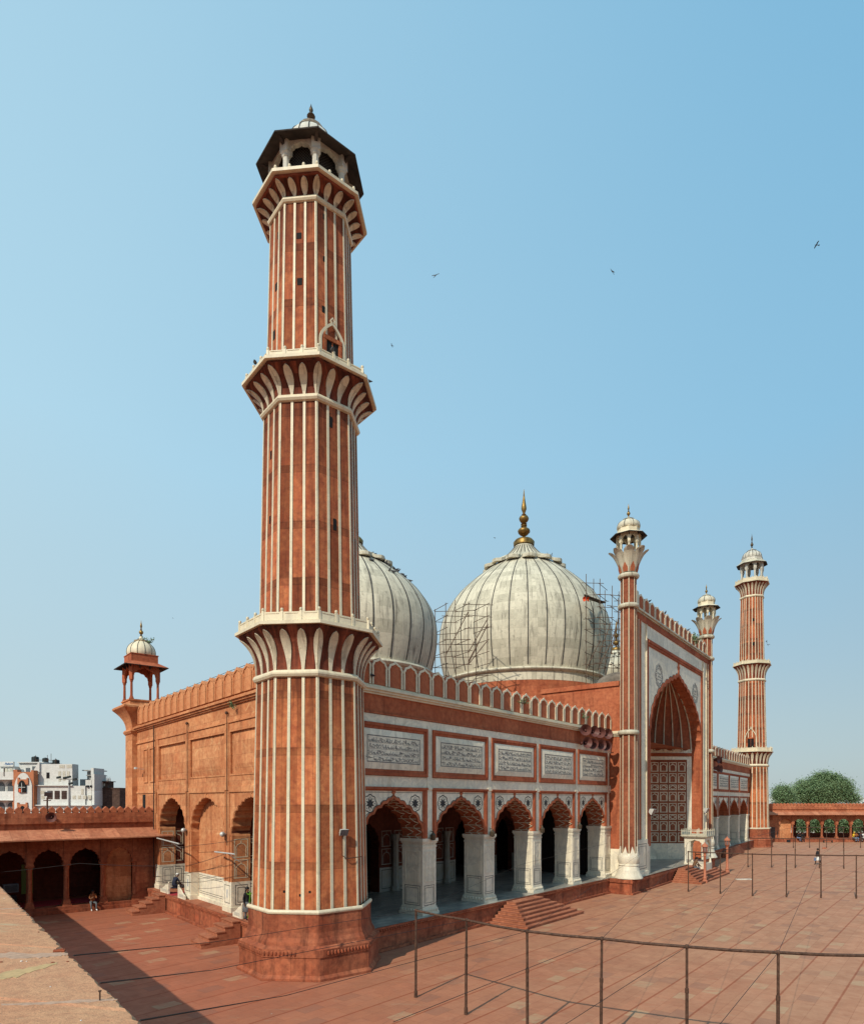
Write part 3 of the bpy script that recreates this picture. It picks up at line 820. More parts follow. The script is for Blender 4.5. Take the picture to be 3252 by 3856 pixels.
def minaret(name, label, c, ph, plinth, stages, kio, door_stage=1, details=True):
    root = thing(name, label, 'minaret', (c[0], c[1], 0))
    mb = MB()
    mb.lathe(plinth['prof'], 8, c, ph, 0, False, False, False)
    # carved roll under the plinth cap
    if details:
        zc_, rc_ = plinth['carve']
        P = oct_pts(c, rc_, zc_, ph)
        for i in range(8):
            a, b = P[i], P[(i + 1) % 8]; L = (b - a).length; k = int(L / 0.16)
            for q in range(k):
                if (i, q) in plinth.get('gap', ()): continue
                p = a.lerp(b, (q + .5) / k); mb.ball(p, 0.085, 0, 5, 4, 0.9, 0.9, 1.3)
    build('plinth', mb, [M['plinth']], root)
    mb = MB(); mb.lathe(torus_prof(plinth['rt'] - .06, plinth['zt'], plinth['ht'], .09), 8, c, ph, 0, False, False, False)
    build('base_moulding', mb, M['inlay'], root)
    for si, s in enumerate(stages):
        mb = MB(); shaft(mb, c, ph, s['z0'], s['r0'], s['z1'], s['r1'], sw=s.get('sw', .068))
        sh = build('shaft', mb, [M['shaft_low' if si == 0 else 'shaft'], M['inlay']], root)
        mb = MB(); mb.lathe(torus_prof(s['r1'] - .02, s['z1'] - .05, s['hr'], s['br']), 8, c, ph, 0, False, False, False)
        build('ring_moulding', mb, M['inlay'], root)
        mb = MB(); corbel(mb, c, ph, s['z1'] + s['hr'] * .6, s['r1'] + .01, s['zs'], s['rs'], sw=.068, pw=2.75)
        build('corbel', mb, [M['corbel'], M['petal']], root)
        balcony(root, c, ph, s['rs'], s['zs'] + .1, s['zp'], mw='inlay')
        # light slits
        mb = MB(); fr_i = 0
        for (face, f, z, w, h) in s.get('slits', ()):
            t = (z - s['z0']) / (s['z1'] - s['z0']); r = s['r0'] + (s['r1'] - s['r0']) * t
            P = oct_pts(c, r, z, ph); a, b = P[face % 8], P[(face + 1) % 8]
            fr = Frame(a, b - a, (a + b) / 2 - Vector((c[0], c[1], z))); u = f * (b - a).length
            fr.box(mb, u - w / 2, u + w / 2, z, z + h, -.3, .012, 0)
            build('light_slit', mb, M['hole'], sh); mb = MB()
        if 'door' in s:
            face, f, z, w, h, ht = s['door']
            t = (z - s['z0']) / (s['z1'] - s['z0']); r = s['r0'] + (s['r1'] - s['r0']) * t + .02
            P = oct_pts(c, r, z, ph); a, b = P[face % 8], P[(face + 1) % 8]
            fr = Frame(a, b - a, (a + b) / 2 - Vector((c[0], c[1], z))); u = f * (b - a).length
            mb = MB(); fr.box(mb, u - w * .75, u + w * .75, z, z + h + .20, -.25, .035, 1)
            fr.box(mb, u - w / 2, u + w / 2, z, z + h, -.2, .045, 0)
            fr.box(mb, u - .02, u + .02, z, z + h, .045, .06, 1)
            fr.box(mb, u - w * .75, u - w / 2, z, z + h, .035, .09, 1); fr.box(mb, u + w / 2, u + w * .75, z, z + h, .035, .09, 1)
            fr.box(mb, u - w * .75, u + w * .75, z + h, z + h + .18, .035, .10, 1)
            ogee_frame(mb, fr, u, w * 1.9, z, z + h * .95, z + ht, .055, .01, .07, 2)
            band(mb, fr, [(u, z + ht), (u - .10, z + ht + .12), (u, z + ht + .26), (u + .10, z + ht + .12), (u, z + ht)], .035, .01, .07, 2)
            build('balcony_door', mb, [M['hole'], M['shaft'], M['inlay']], root)
    kiosk(root, c, ph, **kio)
    return root

def net_mat():
    q = N('wire_net')
    uv = q.uv(rot=0.785)
    br = q.brick(uv, 0.09, 0.09, 0.012, (0.012, 0.011, 0.011), (0.020, 0.018, 0.017), (0.075, 0.070, 0.065), 0.0)
    return q.out(br.outputs["Color"], 0.8, spec=0.1)
M['grille_net'] = net_mat()

# ---------- the two minarets
KM = F / 2304.0
D1 = 28.3 * KM
C1 = ((1171 - CX) / F * D1, D1)
PH1 = radians(17.0)
def zv(y, r):                       # height of the nearest arris from its photograph row
    return E + (HY - y) * (D1 - r * cos(PH1)) / F
za = lambda y: E + (HY - y) * D1 / F
b1z, b2z, b3z = zv(2343, 3.42), zv(1331, 3.12), zv(620, 2.70)
r1z, r2z, r3z = zv(2533, 2.5), zv(1488, 2.25), zv(738, 1.92)
e1 = zv(452, 2.65)
st1 = [
    dict(z0=2.85, r0=2.62, z1=r1z - .12, r1=2.42, hr=.34, br=.20, zs=b1z - .10, rs=3.22, zp=zv(2291, 3.38),
         slits=[(7, .26, 3.6, .09, .10), (7, .61, 3.45, .09, .10), (7, .82, 3.6, .09, .09)]),
    dict(z0=b1z, r0=2.30, z1=r2z - .10, r1=2.11, hr=.30, br=.20, zs=b2z - .10, rs=2.92, zp=zv(1292, 3.08),
         slits=[(0, .42, zv(1583, 2.2), .18, .46), (6, .50, zv(1690, 2.2), .14, .36), (0, .52, zv(1975, 2.25), .16, .5), (6, .5, zv(1940, 2.25), .10, .34)]),
    dict(z0=b2z, r0=1.99, z1=r3z - .08, r1=1.82, hr=.26, br=.16, zs=b3z - .10, rs=2.46, zp=zv(596, 2.66),
         slits=[(7, .50, zv(1065, 1.95), .22, .30), (7, .47, zv(890, 1.9), .22, .26), (0, .25, zv(1160, 1.95), .16, .28), (0, .30, zv(965, 1.9), .16, .24), (0, .30, zv(800, 1.9), .16, .22),
                (6, .45, zv(1230, 1.95), .18, .40), (6, .52, zv(1045, 1.95), .18, .34), (6, .62, zv(850, 1.9), .18, .30)],
         door=(0, .50, b2z + .12, .62, 1.42, 2.22)),
]
kio1 = dict(z0=b3z + .15, zc=zv(565, 1.80), z1=zv(512, 1.80), r=1.72, re=2.46, ze=e1 - .05, rd=1.22, zd0=zv(512, 1.8) + .22, zd1=za(454), zt=za(390), colr=.15, grille=True, tip='bronze')
pl1 = dict(prof=[(3.30, 0), (3.30, .10), (3.18, .22), (3.18, .95), (3.22, .97), (3.22, 1.30), (3.14, 1.34), (3.0, 1.42), (2.97, 1.55), (2.86, 1.72), (2.80, 1.95), (2.80, 2.72), (2.5, 2.72)],
           carve=(1.13, 3.21), gap=[(7, 9), (7, 10), (7, 11), (7, 12), (7, 13), (7, 14), (0, 0), (0, 1)], rt=2.84, zt=2.70, ht=.20)
MIN1 = minaret('minaret', 'tallest striped sandstone minaret, standing in front of the hall corner', C1, PH1, pl1, st1, kio1)

D2 = 102.0 * KM
C2 = ((2830 - CX) / F * D2, D2)
PH2 = radians(-10.5)
z2 = lambda y: E + (HY - y) * D2 / F
q2 = lambda px: px * D2 / F / 1.11
b = [z2(2838), z2(2512), z2(2207)]
st2 = [
    dict(z0=3.1, r0=q2(66), z1=z2(2889), r1=q2(62), hr=.45, br=.25, zs=b[0], rs=q2(80), zp=z2(2819)),
    dict(z0=b[0] + .1, r0=q2(57), z1=z2(2570), r1=q2(51), hr=.42, br=.22, zs=b[1], rs=q2(72), zp=z2(2496), door=(7, .55, b[0] + .1, .9, 2.2, 3.9)),
    dict(z0=b[1] + .1, r0=q2(49), z1=z2(2257), r1=q2(44), hr=.40, br=.20, zs=b[2], rs=q2(65), zp=z2(2188),
         slits=[(7, .8, z2(2440), .3, .5), (7, .8, z2(2350), .3, .5)]),
]
kio2 = dict(z0=b[2] + .1, zc=z2(2152), z1=z2(2116), r=q2(40), re=q2(61), ze=z2(2130), rd=q2(37), zd0=z2(2105), zd1=z2(2066), zt=z2(2010), colr=.16, tip='bronze')
pl2 = dict(prof=[(3.35, 0), (3.3, .15), (3.2, .2), (3.2, 1.1), (3.26, 1.15), (3.1, 1.4), (2.98, 1.6), (2.90, 1.8), (2.90, 3.0), (2.5, 3.0)], carve=(1.1, 3.2), rt=2.95, zt=2.95, ht=.25)
MIN2 = minaret('minaret', 'slender far minaret with domed kiosk at the far end of the hall', C2, PH2, pl2, st2, kio2, details=False)
# ------------------------------------------------------------------ prayer hall
xv, xs = 3640.0, -400.0
Yf = lambda x: 68627.0 * KM / (xv - x)
Ys = lambda x: 43643.0 * KM / (x - xs)
x0 = 1170.5
CORNER = Vector(((x0 - CX) / F * Yf(x0), Yf(x0), 0))
FF = Frame(CORNER, ((xv - CX) / F, 1), (1, -0.8))          # facade, faces the courtyard
FS = Frame(CORNER, ((xs - CX) / F, 1), (-1, -0.8))         # sunlit side wall
ZP, ZS, ZA, ZC = 1.23, 5.45, 7.75, 13.1
HALL = thing('prayer_hall', 'long red sandstone prayer hall with white domes, arcade and marble inscription panels', 'mosque hall', CORNER)

LF = FF.u_at(2300)          # facade length up to the gateway block
LS = FS.u_at(516)           # side wall length up to the corner turret

def calligraphy(mb, fr, u0, u1, z0, z1, wf, m, rng, rows=4, dens=1.0):
    """rows of flowing dark script strokes"""
    rh = (z1 - z0) / rows
    for r in range(rows):
        zb = z0 + rh * (r + .22); u = u1 - .02; 
        while u > u0 + rh * .3:
            k = rng.random(); hw = rh * .040
            if k < .34:
                h = rh * rng.uniform(.42, .62); s_ = rng.uniform(-.06, .10) * rh
                band(mb, fr, [(u, zb), (u + s_, zb + h)], hw, wf, .006, m); u -= rh * rng.uniform(.12, .2)
            elif k < .72:
                w = rh * rng.uniform(.35, .75); d = rh * rng.uniform(.10, .22)
                band(mb, fr, [(u, zb + rh * .18), (u - w * .1, zb), (u - w * .35, zb - d * .6), (u - w * .7, zb - d * .5), (u - w, zb + rh * .1), (u - w * .93, zb + rh * .24)], hw, wf, .006, m)
                u -= w * .55
            elif k < .9:
                w = rh * rng.uniform(.5, 1.1)
                band(mb, fr, [(u, zb + rh * .32), (u - w * .4, zb + rh * .26), (u - w, zb + rh * .46)], hw, wf, .006, m); u -= w * .34
            else:
                q = rh * .17
                band(mb, fr, [(u, zb), (u - q, zb + q), (u - 2 * q, zb), (u - q, zb - q * .6), (u, zb)], hw, wf, .006, m); u -= rh * .42
            if rng.random() < .95:
                uu, zz, e = u + rh * rng.uniform(0, .3), zb + rh * rng.choice([-.12, .55, .48]), rh * .05
                mb.poly([fr(uu - e, zz, wf + .006), fr(uu, zz - e, wf + .006), fr(uu + e, zz, wf + .006), fr(uu, zz + e, wf + .006)], m)
        if r: band(mb, fr, [(u0, z0 + rh * r), (u1, z0 + rh * r)], rh * .025, wf, .005, m)

def rosette(mb, fr, uc, zc, r, wf, m):
    for k in range(8):
        a = k * pi / 4 + pi / 8; rr = r * .70
        pts = [(uc + sin(a - .39) * rr * .5, zc + cos(a - .39) * rr * .5), (uc + sin(a) * rr, zc + cos(a) * rr), (uc + sin(a + .39) * rr * .5, zc + cos(a + .39) * rr * .5), (uc, zc)]
        P = [fr(u, z, wf + .008) for u, z in pts]
        mb.poly(P, m)
    line = []
    for k in range(64):
        a = k * 2 * pi / 64; rr = r * (0.88 + .12 * abs(cos(4 * a)))
        line.append((uc + sin(a) * rr, zc + cos(a) * rr))
    band(mb, fr, line, r * .055, wf, .006, m, True)
    line = [(uc + sin(k * pi / 16) * r * .78 * (1 + .05 * cos(k * pi / 2)), zc + cos(k * pi / 16) * r * .78) for k in range(32)]
    for k in range(8):
        a = k * pi / 4
        u_, z_ = uc + sin(a) * r * .70, zc + cos(a) * r * .70; e = r * .10
        mb.poly([fr(u_ + sin(a) * e, z_ + cos(a) * e, wf + .007), fr(u_ + cos(a) * e * .6, z_ - sin(a) * e * .6, wf + .007), fr(u_ - sin(a) * e, z_ - cos(a) * e, wf + .007), fr(u_ - cos(a) * e * .6, z_ + sin(a) * e * .6, wf + .007)], m)

def outline(mb, fr, u0, u1, z0, z1, half, wf, th, m):
    fr.box(mb, u0, u1, z0, z0 + 2 * half, wf, wf + th, m); fr.box(mb, u0, u1, z1 - 2 * half, z1, wf, wf + th, m)
    fr.box(mb, u0, u0 + 2 * half, z0 + 2 * half, z1 - 2 * half, wf, wf + th, m); fr.box(mb, u1 - 2 * half, u1, z0 + 2 * half, z1 - 2 * half, wf, wf + th, m)

def niche_panel(mb, fr, u0, u1, z0, z1, half, wf, m):
    """rectangle with an inlaid cusped arch outline"""
    outline(mb, fr, u0, u1, z0, z1, half, wf, .01, m)
    w = (u1 - u0) * .70; uc = (u0 + u1) / 2; h = z1 - z0
    A = cusped(w, h * .34, 2, 4)
    line = [(uc - w / 2, z0 + 2 * half), (uc - w / 2, z0 + h * .46)] + [(uc + x, z0 + h * .46 + y) for x, y in A] + [(uc + w / 2, z0 + h * .46), (uc + w / 2, z0 + 2 * half)]
    band(mb, fr, line, half * .8, wf, .01, m)
    band(mb, fr, [(uc, z0 + h * .80), (uc, z0 + h * .90)], half, wf, .01, m)

# ----- platform (podium) with a carved edge
mb = MB()
for fr, L, w0 in ((FF, LF, .10), (FS, LS - 3.0, .10)):
    fr.box(mb, 0.0, L, 0, .14, -.4, .60, 0)
    fr.box(mb, 0.0, L, .14, .92, -.4, .42, 0)
    fr.box(mb, 0.0, L, .92, .97, -.4, .46, 0)
    k = int(L / .18)
    for q in range(k):
        p = fr((q + .5) * L / k, 1.05, .46)
        mb.ball(p, .085, 0, 5, 4, 1, 1, .9)
    fr.box(mb, 0.0, L, .97, 1.12, -.4, .44, 0)
    fr.box(mb, 0.0, L, 1.12, ZP - .012, -.4, .52, 0)
build('podium', mb, M['plinth'], HALL)
mb = MB()
a = FF(-.3, ZP, .50); b = FF(LF + 3, ZP, .50); c_ = FF(LF + 3, ZP, -8.5); d_ = FF(3, ZP, -8.5)
mb.poly([FF(1.0, ZP, .50), FF(LF, ZP, .50), FF(LF, ZP, -15.5), FF(4.0, ZP, -15.5)])
build('marble_floor', mb, M['mfloor'], HALL)
mb = MB(); mb.poly([FS(1.0, ZP + .004, .50), FS(LS - 3, ZP + .004, .50), FS(LS - 3, ZP + .004, -3.0), FS(1.0, ZP + .004, -3.0)])
build('side_paving', mb, M['step'], HALL)

# ----- facade bays
uP = [FF.u_at(1616) - 5.81] + [FF.u_at(x) for x in (1616, 1841, 2021.5, 2168, 2288)]
uP[5] = uP[4] + 5.62
PW, ST, BD = 1.157, .42, .37
crng = random.Random(3)
def arcade_bays(fr, uP, parent, zoff=0.0, inner=True, detail=True, rng=crng):
    nb = len(uP) - 1
    for i in range(nb):
        a, b = uP[i], uP[i + 1]; uc = (a + b) / 2; w = (b - a) - PW
        mb = MB()
        # panel with the opening (marble spandrel), red cusped border, red soffit
        A = cusped_from(ARCH6, w, ZA - ZS, 5, .2)
        arch_wall(mb, fr, a + ST / 2, b - ST / 2, ZS, 8.14, uc, w, ZS, ZA - ZS, 1.5, 0.0, 0, 1, 4, True, A=A)
        band(mb, fr, [(uc + x * 1.02, ZS + y * 1.02) for x, y in A], .075, -.03, .07, 1)
        band(mb, fr, [(uc + x * 1.085, ZS + y * 1.07) for x, y in A], .016, 0, .008, 3)
        # finial flower at the apex
        band(mb, fr, [(uc, ZA - .02), (uc, ZA + .30)], .05, 0, .04, 1)
        for s_ in (-1, 1): band(mb, fr, [(uc, ZA + .12), (uc + s_ * .14, ZA + .26)], .04, 0, .035, 1)
        # red moulded frame: sides and top
        for u0, u1 in ((a + ST / 2, a + ST / 2 + BD), (b - ST / 2 - BD, b - ST / 2)):
            fr.box(mb, u0, u1, ZS, 8.12, -.02, .05, 2); fr.box(mb, u0 + .10, u1 - .10, ZS, 8.02, .05, .09, 2)
        fr.box(mb, a + ST / 2 + BD, b - ST / 2 - BD, 7.98 + .06, 8.12, -.02, .05, 2)
        fr.box(mb, a + ST / 2, b - ST / 2, 8.12, 8.24, -.02, .12, 2)
        # thin black line round the spandrel
        band(mb, fr, [(uc - w / 2 + .05, ZS + 1.0), (uc - w / 2 + .05, 7.96), (uc + w / 2 - .05, 7.96), (uc + w / 2 - .05, ZS + 1.0)], .012, 0, .007, 3)
        for s_ in (-1, 1): rosette(mb, fr, uc + s_ * (w / 2 - .62), 7.38, .46, 0, 3)
        build('arch_bay', mb, [M['panelm'], M['facade'], M['trim'], M['black']], parent)
        # inlaid net on the right-hand reveal of the soffit
        if detail:
            mb = MB()
            half = A[len(A) // 2:]
            L = [(uc + x, ZS + y) for x, y in half]
            for dd in (.3, .9):
                pts = []
                for k_, (u_, z_) in enumerate(L[2:]):
                    dep = dd + .26 * sin(k_ * 1.25)
                    pts.append(fr(u_ - .03, z_ - .02, -dep))
                mb.tube(pts, .022, 4, 0, False)
            for k_ in range(4, len(L), 5):
                mb.tube([fr(L[k_][0] - .03, L[k_][1] - .02, -.1), fr(L[k_][0] - .03, L[k_][1] - .02, -1.4)], .018, 4, 0, False)
            build('soffit_net', mb, M['inlay'], parent)
        # inscription panel above
        mb = MB(); u0, u1 = a + ST / 2, b - ST / 2
        fr.box(mb, u0, u1, 8.82, 11.47, -.25, .02, 2)
        frame_rect(mb, fr, u0, u1, 8.82, 11.47, .16, .02, .10, 2)
        frame_rect(mb, fr, u0 + .16, u1 - .16, 8.98, 11.31, .14, .02, .05, 2)
        # bevelled marble surround
        q0, q1, q2_, q3 = [(u0 + .32, 9.14), (u1 - .32, 9.14), (u1 - .32, 11.15), (u0 + .32, 11.15)]
        i0, i1, i2, i3 = [(u0 + .66, 9.44), (u1 - .66, 9.44), (u1 - .66, 10.86), (u0 + .66, 10.86)]
        for P in ((q0, q1, i1, i0), (q1, q2_, i2, i1), (q2_, q3, i3, i2), (q3, q0, i0, i3)):
            w_ = [.04, .04, .09, .09]
            mb.poly([fr(P[k_][0], P[k_][1], w_[k_]) for k_ in range(4)], 0)
        mb.poly([fr(*i0, .09), fr(*i1, .09), fr(*i2, .09), fr(*i3, .09)], 0)
        ip = build('inscription_panel', mb, [M['panelm'], M['facade'], M['trim'], M['black']], parent)
        mb = MB()
        outline(mb, fr, i0[0] + .03, i1[0] - .03, i0[1] + .03, i2[1] - .03, .022, .09, .008, 0)
        calligraphy(mb, fr, i0[0] + .12, i1[0] - .12, i0[1] + .08, i2[1] - .08, .09, 0, rng)
        build('inscription', mb, M['greyink'], ip)
    for i, u in enumerate(uP):
        # marble strip between bays
        mb = MB(); fr.box(mb, u - ST / 2, u + ST / 2, ZS + .02, 11.60, -.3, .03, 0)
        if i > 0 and i < nb + 1: fr.box(mb, u - ST / 2 - .0, u + ST / 2, 8.15, 8.30, .03, .08, 0)
        build('marble_strip', mb, M['panelm'], parent)
        # pillar
        mb = MB(); w = PW / 2
        sx = lambda e, z0_, z1_, m=0: fr.box(mb, u - w - e, u + w + e, z0_, z1_, -1.5 - e, .0 + e, m)
        sx(.13, ZP, ZP + .14); sx(.09, ZP + .14, ZP + .32); sx(.04, ZP + .32, ZP + .42); sx(.0, ZP + .42, 4.95)
        sx(.03, 4.95, 5.03); sx(.0, 5.03, 5.18); sx(.05, 5.18, 5.27); sx(.09, 5.27, ZS - .006)
        if detail:
            for fr2, ua, ub in ((fr, u - w, u + w), (Frame(fr(u - w, 0, -1.5), fr.n, -fr.d), 0, 1.5)):
                pass
            k = 7
            for q in range(k):
                p = fr(u - w + (q + .5) * 2 * w / k, ZP + .25, .09); mb.ball(p, .08, 0, 5, 4, 1, .7, 1.2)
                p = fr(u - w - .09, ZP + .25, -1.5 + (q + .5) * 1.5 / k); mb.ball(p, .08, 0, 5, 4, .7, 1, 1.2)
                p = fr(u - w + (q + .5) * 2 * w / k, 5.10, .0); mb.ball(p, .06, 0, 5, 4, 1, .5, 1.2)
        # raised panels on the front and on the side face towards the camera
        fl = Frame(fr(u - w, 0, -1.5), fr.n, -fr.d)
        ol = MB()
        for f2, L in ((Frame(fr(u - w, 0, 0), fr.d, fr.n), 2 * w), (fl, 1.5)):
            m0, m1 = L * .14, L * .86
            outline(mb, f2, m0, m1, 3.05, 4.75, .03, .0, .025, 0); 
            niche_panel(mb, f2, m0 + L * .10, m1 - L * .10, 3.15, 3.9, .022, .0, 0); niche_panel(mb, f2, m0 + L * .10, m1 - L * .10, 3.98, 4.66, .022, .0, 0)
            outline(ol, f2, m0 - L * .02, m1 + L * .02, ZP + .52, 2.85, .014, .0, .006, 0)
            outline(ol, f2, m0 + L * .06, m1 - L * .06, ZP + .64, 2.73, .011, .0, .006, 0)
        p = build('pillar', mb, M['pillar'], parent)
        build('inlay_line', ol, M['black'], p)
arcade_bays(FF, uP, HALL)

uE = uP[-1] + ST / 2
def upper_bands(fr, ua, ub, parent, white=True):
    mb = MB()
    if white:
        fr.box(mb, ua, ub, 8.24, 8.80, -.5, .01, 0); fr.box(mb, ua, ub, 11.49, 11.90, -.5, .02, 0)
        build('marble_band', mb, M['panelm'], parent); mb = MB()
    fr.box(mb, ua, ub, 11.92, 12.02, -.6, .07, 0)
    fr.box(mb, ua, ub, 12.02, ZC - .22, -.6, .0, 0)
    build('frieze', mb, M['facade' if white else 'wall'], parent)
    mb = MB()
    for z0_, z1_, e in ((ZC - .22, ZC - .12, .10), (ZC - .12, ZC + .0, .20), (ZC + .0, ZC + .10, .30), (ZC + .10, ZC + .18, .22), (ZC + .18, ZC + .27, .06)):
        fr.box(mb, ua, ub, z0_, z1_, -.7, e, 0)
    build('cornice', mb, M['inlay' if white else 'wall'], parent)
upper_bands(FF, .5, LF, HALL)

# backing wall of the facade, interior and roof
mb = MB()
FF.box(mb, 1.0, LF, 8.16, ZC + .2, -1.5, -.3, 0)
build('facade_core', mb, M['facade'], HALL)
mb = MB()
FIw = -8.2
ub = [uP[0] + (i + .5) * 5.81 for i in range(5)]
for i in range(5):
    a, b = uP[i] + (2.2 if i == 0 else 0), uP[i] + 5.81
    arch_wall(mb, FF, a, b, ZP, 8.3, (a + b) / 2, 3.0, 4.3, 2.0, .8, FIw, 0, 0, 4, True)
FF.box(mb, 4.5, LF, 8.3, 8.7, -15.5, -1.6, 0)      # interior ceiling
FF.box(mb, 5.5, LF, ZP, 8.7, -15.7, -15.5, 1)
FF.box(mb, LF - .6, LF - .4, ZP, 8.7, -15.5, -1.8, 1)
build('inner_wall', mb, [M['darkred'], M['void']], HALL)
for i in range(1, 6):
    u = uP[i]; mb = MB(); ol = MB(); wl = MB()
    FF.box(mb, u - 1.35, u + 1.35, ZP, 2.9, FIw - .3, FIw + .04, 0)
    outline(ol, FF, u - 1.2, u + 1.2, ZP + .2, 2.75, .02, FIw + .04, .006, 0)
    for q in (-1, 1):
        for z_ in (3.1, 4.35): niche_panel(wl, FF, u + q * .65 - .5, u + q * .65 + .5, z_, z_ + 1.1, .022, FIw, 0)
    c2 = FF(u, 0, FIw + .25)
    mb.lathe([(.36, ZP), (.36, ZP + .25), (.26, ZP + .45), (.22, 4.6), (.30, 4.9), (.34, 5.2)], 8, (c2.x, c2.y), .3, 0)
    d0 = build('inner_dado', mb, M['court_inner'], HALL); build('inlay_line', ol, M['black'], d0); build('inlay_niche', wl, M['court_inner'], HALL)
mb = MB()
p = [FF(0, ZC + .05, -.3), FF(52, ZC + .05, -.3), FF(52, ZC + .05, -26), FS(LS, ZC + .05, -.3), FS(0, ZC + .05, -.3)]
mb.poly(p); build('roof', mb, M['step'], HALL)

# ----- merlons
def merlon_mesh(w, h, th, frame):
    """pointed battlement with cusped shoulders and a ridged back, centred on u = 0"""
    A = cusped(w, h * .40, 2, 4, .20, .42)
    prof = [(-w / 2, 0)] + [(x, h * .60 + y) for x, y in A] + [(w / 2, 0)]
    mb = MB(); fr = Frame((0, 0), (1, 0), (0, -1))
    mb.prism([fr(u, z, th / 2) for u, z in prof], fr.n * -th, 0)
    A2 = cusped(w * .98, h * .40, 2, 4, .20, .42)
    band(mb, fr, [(-w * .45, 0)] + [(x * .91, h * .59 + y * .95) for x, y in A2] + [(w * .45, 0)], w * .050, th / 2, .05, 1)
    return mb
def merlons(parent, fr, ua, ub, n, z, h, th, w0, mats, fill=.93, skip=0):
    p = (ub - ua) / n; mb = merlon_mesh(p * fill, h, th, None)
    base = origin_of(parent)
    first = None
    for i in range(n):
        if i < skip: continue
        loc = fr(ua + (i + .5) * p, z, w0)
        if first is None:
            first = build('merlon', mb, mats, None); first.parent = parent; first.location = loc - base; first.rotation_euler = (0, 0, fr.rz() if fr.n.cross(fr.d).z > 0 else fr.rz() + pi)
        else:
            copy_child(first, parent, loc - base, first.rotation_euler[2])
merlons(HALL, FF, 2.6, uE + .3, 25, ZC + .27, 1.38, .34, -.10, [M['facade'], M['inlay']])
mb = MB(); FF.box(mb, 1.0, LF, ZC + .2, ZC + .9, -.42, -.30, 0); FS.box(mb, 1.0, LS, ZC + .2, ZC + .9, -.42, -.30, 0)
build('parapet_core', mb, M['facade'], HALL)

# ----- side wall
sP = [FS.u_at(857) - 6.40, FS.u_at(857), FS.u_at(708), FS.u_at(592)]
PWS = 1.15
mb = MB()
for i in range(3):
    a, b = sP[i], sP[i + 1]; uc = (a + b) / 2; w = (b - a) - PWS
    blind = (i == 1)
    A = cusped_from(ARCH7, w, ZA - ZS - .1, 5, .22)
    arch_wall(mb, FS, a, b, ZP, 8.14, uc, w, ZS + .1, ZA - ZS - .1, .5 if blind else 1.1, 0, 0, 0, 5, True, A=A)
    band(mb, FS, [(uc + x * 1.045, ZS + .1 + y * 1.035) for x, y in A], .05, 0, .03, 1)
    band(mb, FS, [(uc, ZA), (uc + .05, ZA + .14), (uc - .05, ZA + .24), (uc, ZA + .38)], .04, 0, .03, 1)
    outline(mb, FS, a + .30, b - .30, ZS - 1.0, 8.02, .05, 0, .05, 1) if False else None
    FS.box(mb, a + .27, a + .36, ZP + 1.7, 8.02, 0, .05, 1); FS.box(mb, b - .36, b - .27, ZP + 1.7, 8.02, 0, .05, 1); FS.box(mb, a + .27, b - .27, 8.02, 8.14, -.02, .07, 1)
    if blind: FS.box(mb, a + .3, b - .3, ZP, 8.1, -.9, -.5, 0)
FS.box(mb, -.5, sP[0], ZP, 8.14, -1.0, 0, 0)
build('side_arcade', mb, [M['wall'], M['wall']], HALL)
mb = MB()
FS.box(mb, -.5, sP[3], 8.14, 8.36, -.6, .05, 0); FS.box(mb, -.5, sP[3], 8.36, 12.0, -.9, -.13, 0)
FS.box(mb, -.5, sP[3], 8.36, 9.0, -.2, 0, 0); FS.box(mb, -.5, sP[3], 11.44, 12.0, -.2, 0, 0)
for k_, u_ in enumerate(sP): FS.box(mb, u_ - (.38 if k_ < 3 else .38), u_ + (.38 if k_ < 3 else 0), 9.0, 11.44, -.2, 0, 0)
for i in range(3):
    a, b = sP[i], sP[i + 1]
    # raised pilaster strips and field frames
    FS.box(mb, a - .24, a + .24, 8.36, 11.95, -.06, .05, 0)
    frame_rect(mb, FS, a + .30, b - .30, 8.94, 11.50, .10, -.06, .035, 0)
    u0, u1, z0_, z1_ = a + .40, b - .40, 9.02, 11.42
    if i < 2:
        I = (u0 + .75, u1 - .75, z0_ + .55, z1_ - .55)
        for P, wz in (([(u0, z0_), (u1, z0_), (I[1], I[2]), (I[0], I[2])], 0), ([(u1, z0_), (u1, z1_), (I[1], I[3]), (I[1], I[2])], 0), ([(u1, z1_), (u0, z1_), (I[0], I[3]), (I[1], I[3])], 0), ([(u0, z1_), (u0, z0_), (I[0], I[2]), (I[0], I[3])], 0)):
            ww = (-.12, -.12, -.01, -.01)
            mb.poly([FS(P[k][0], P[k][1], ww[k]) for k in range(4)], 0)
        mb.poly([FS(I[0], I[2], -.01), FS(I[1], I[2], -.01), FS(I[1], I[3], -.01), FS(I[0], I[3], -.01)], 0)
    else:
        FS.box(mb, u0 + .45, u1 - .45, z0_ + .4, z1_ - .4, -.2, -.12, 0)
# narrow bay over the gallery and the rear end
FS.box(mb, sP[3], LS + .3, ZP, 12.0, -.9, -.02, 0)
FS.box(mb, sP[3] - .32, sP[3] + .25, 8.36, 11.95, -.02, .05, 0)
FS.box(mb, sP[3] + .3, LS, 8.1, 8.25, -.02, .05, 0)
for u0, u1 in ((sP[3] + .55, sP[3] + 1.7), (sP[3] + 2.2, sP[3] + 3.2)):
    frame_rect(mb, FS, u0, u1, 8.9, 11.45, .09, -.02, .05, 0)
FS.box(mb, sP[3] + .05, sP[3] + .12, ZP + 5.4, 12.0, -.02, .10, 0)
build('side_wall', mb, M['wall'], HALL)
u_d = FS.u_at(541)
mb = MB(); FS.box(mb, u_d - .40, u_d + .30, 6.0, 8.0, -.3, -.005, 0)
build('slit_door', mb, M['hole'], HALL)
upper_bands(FS, -.5, LS + .2, HALL, False)
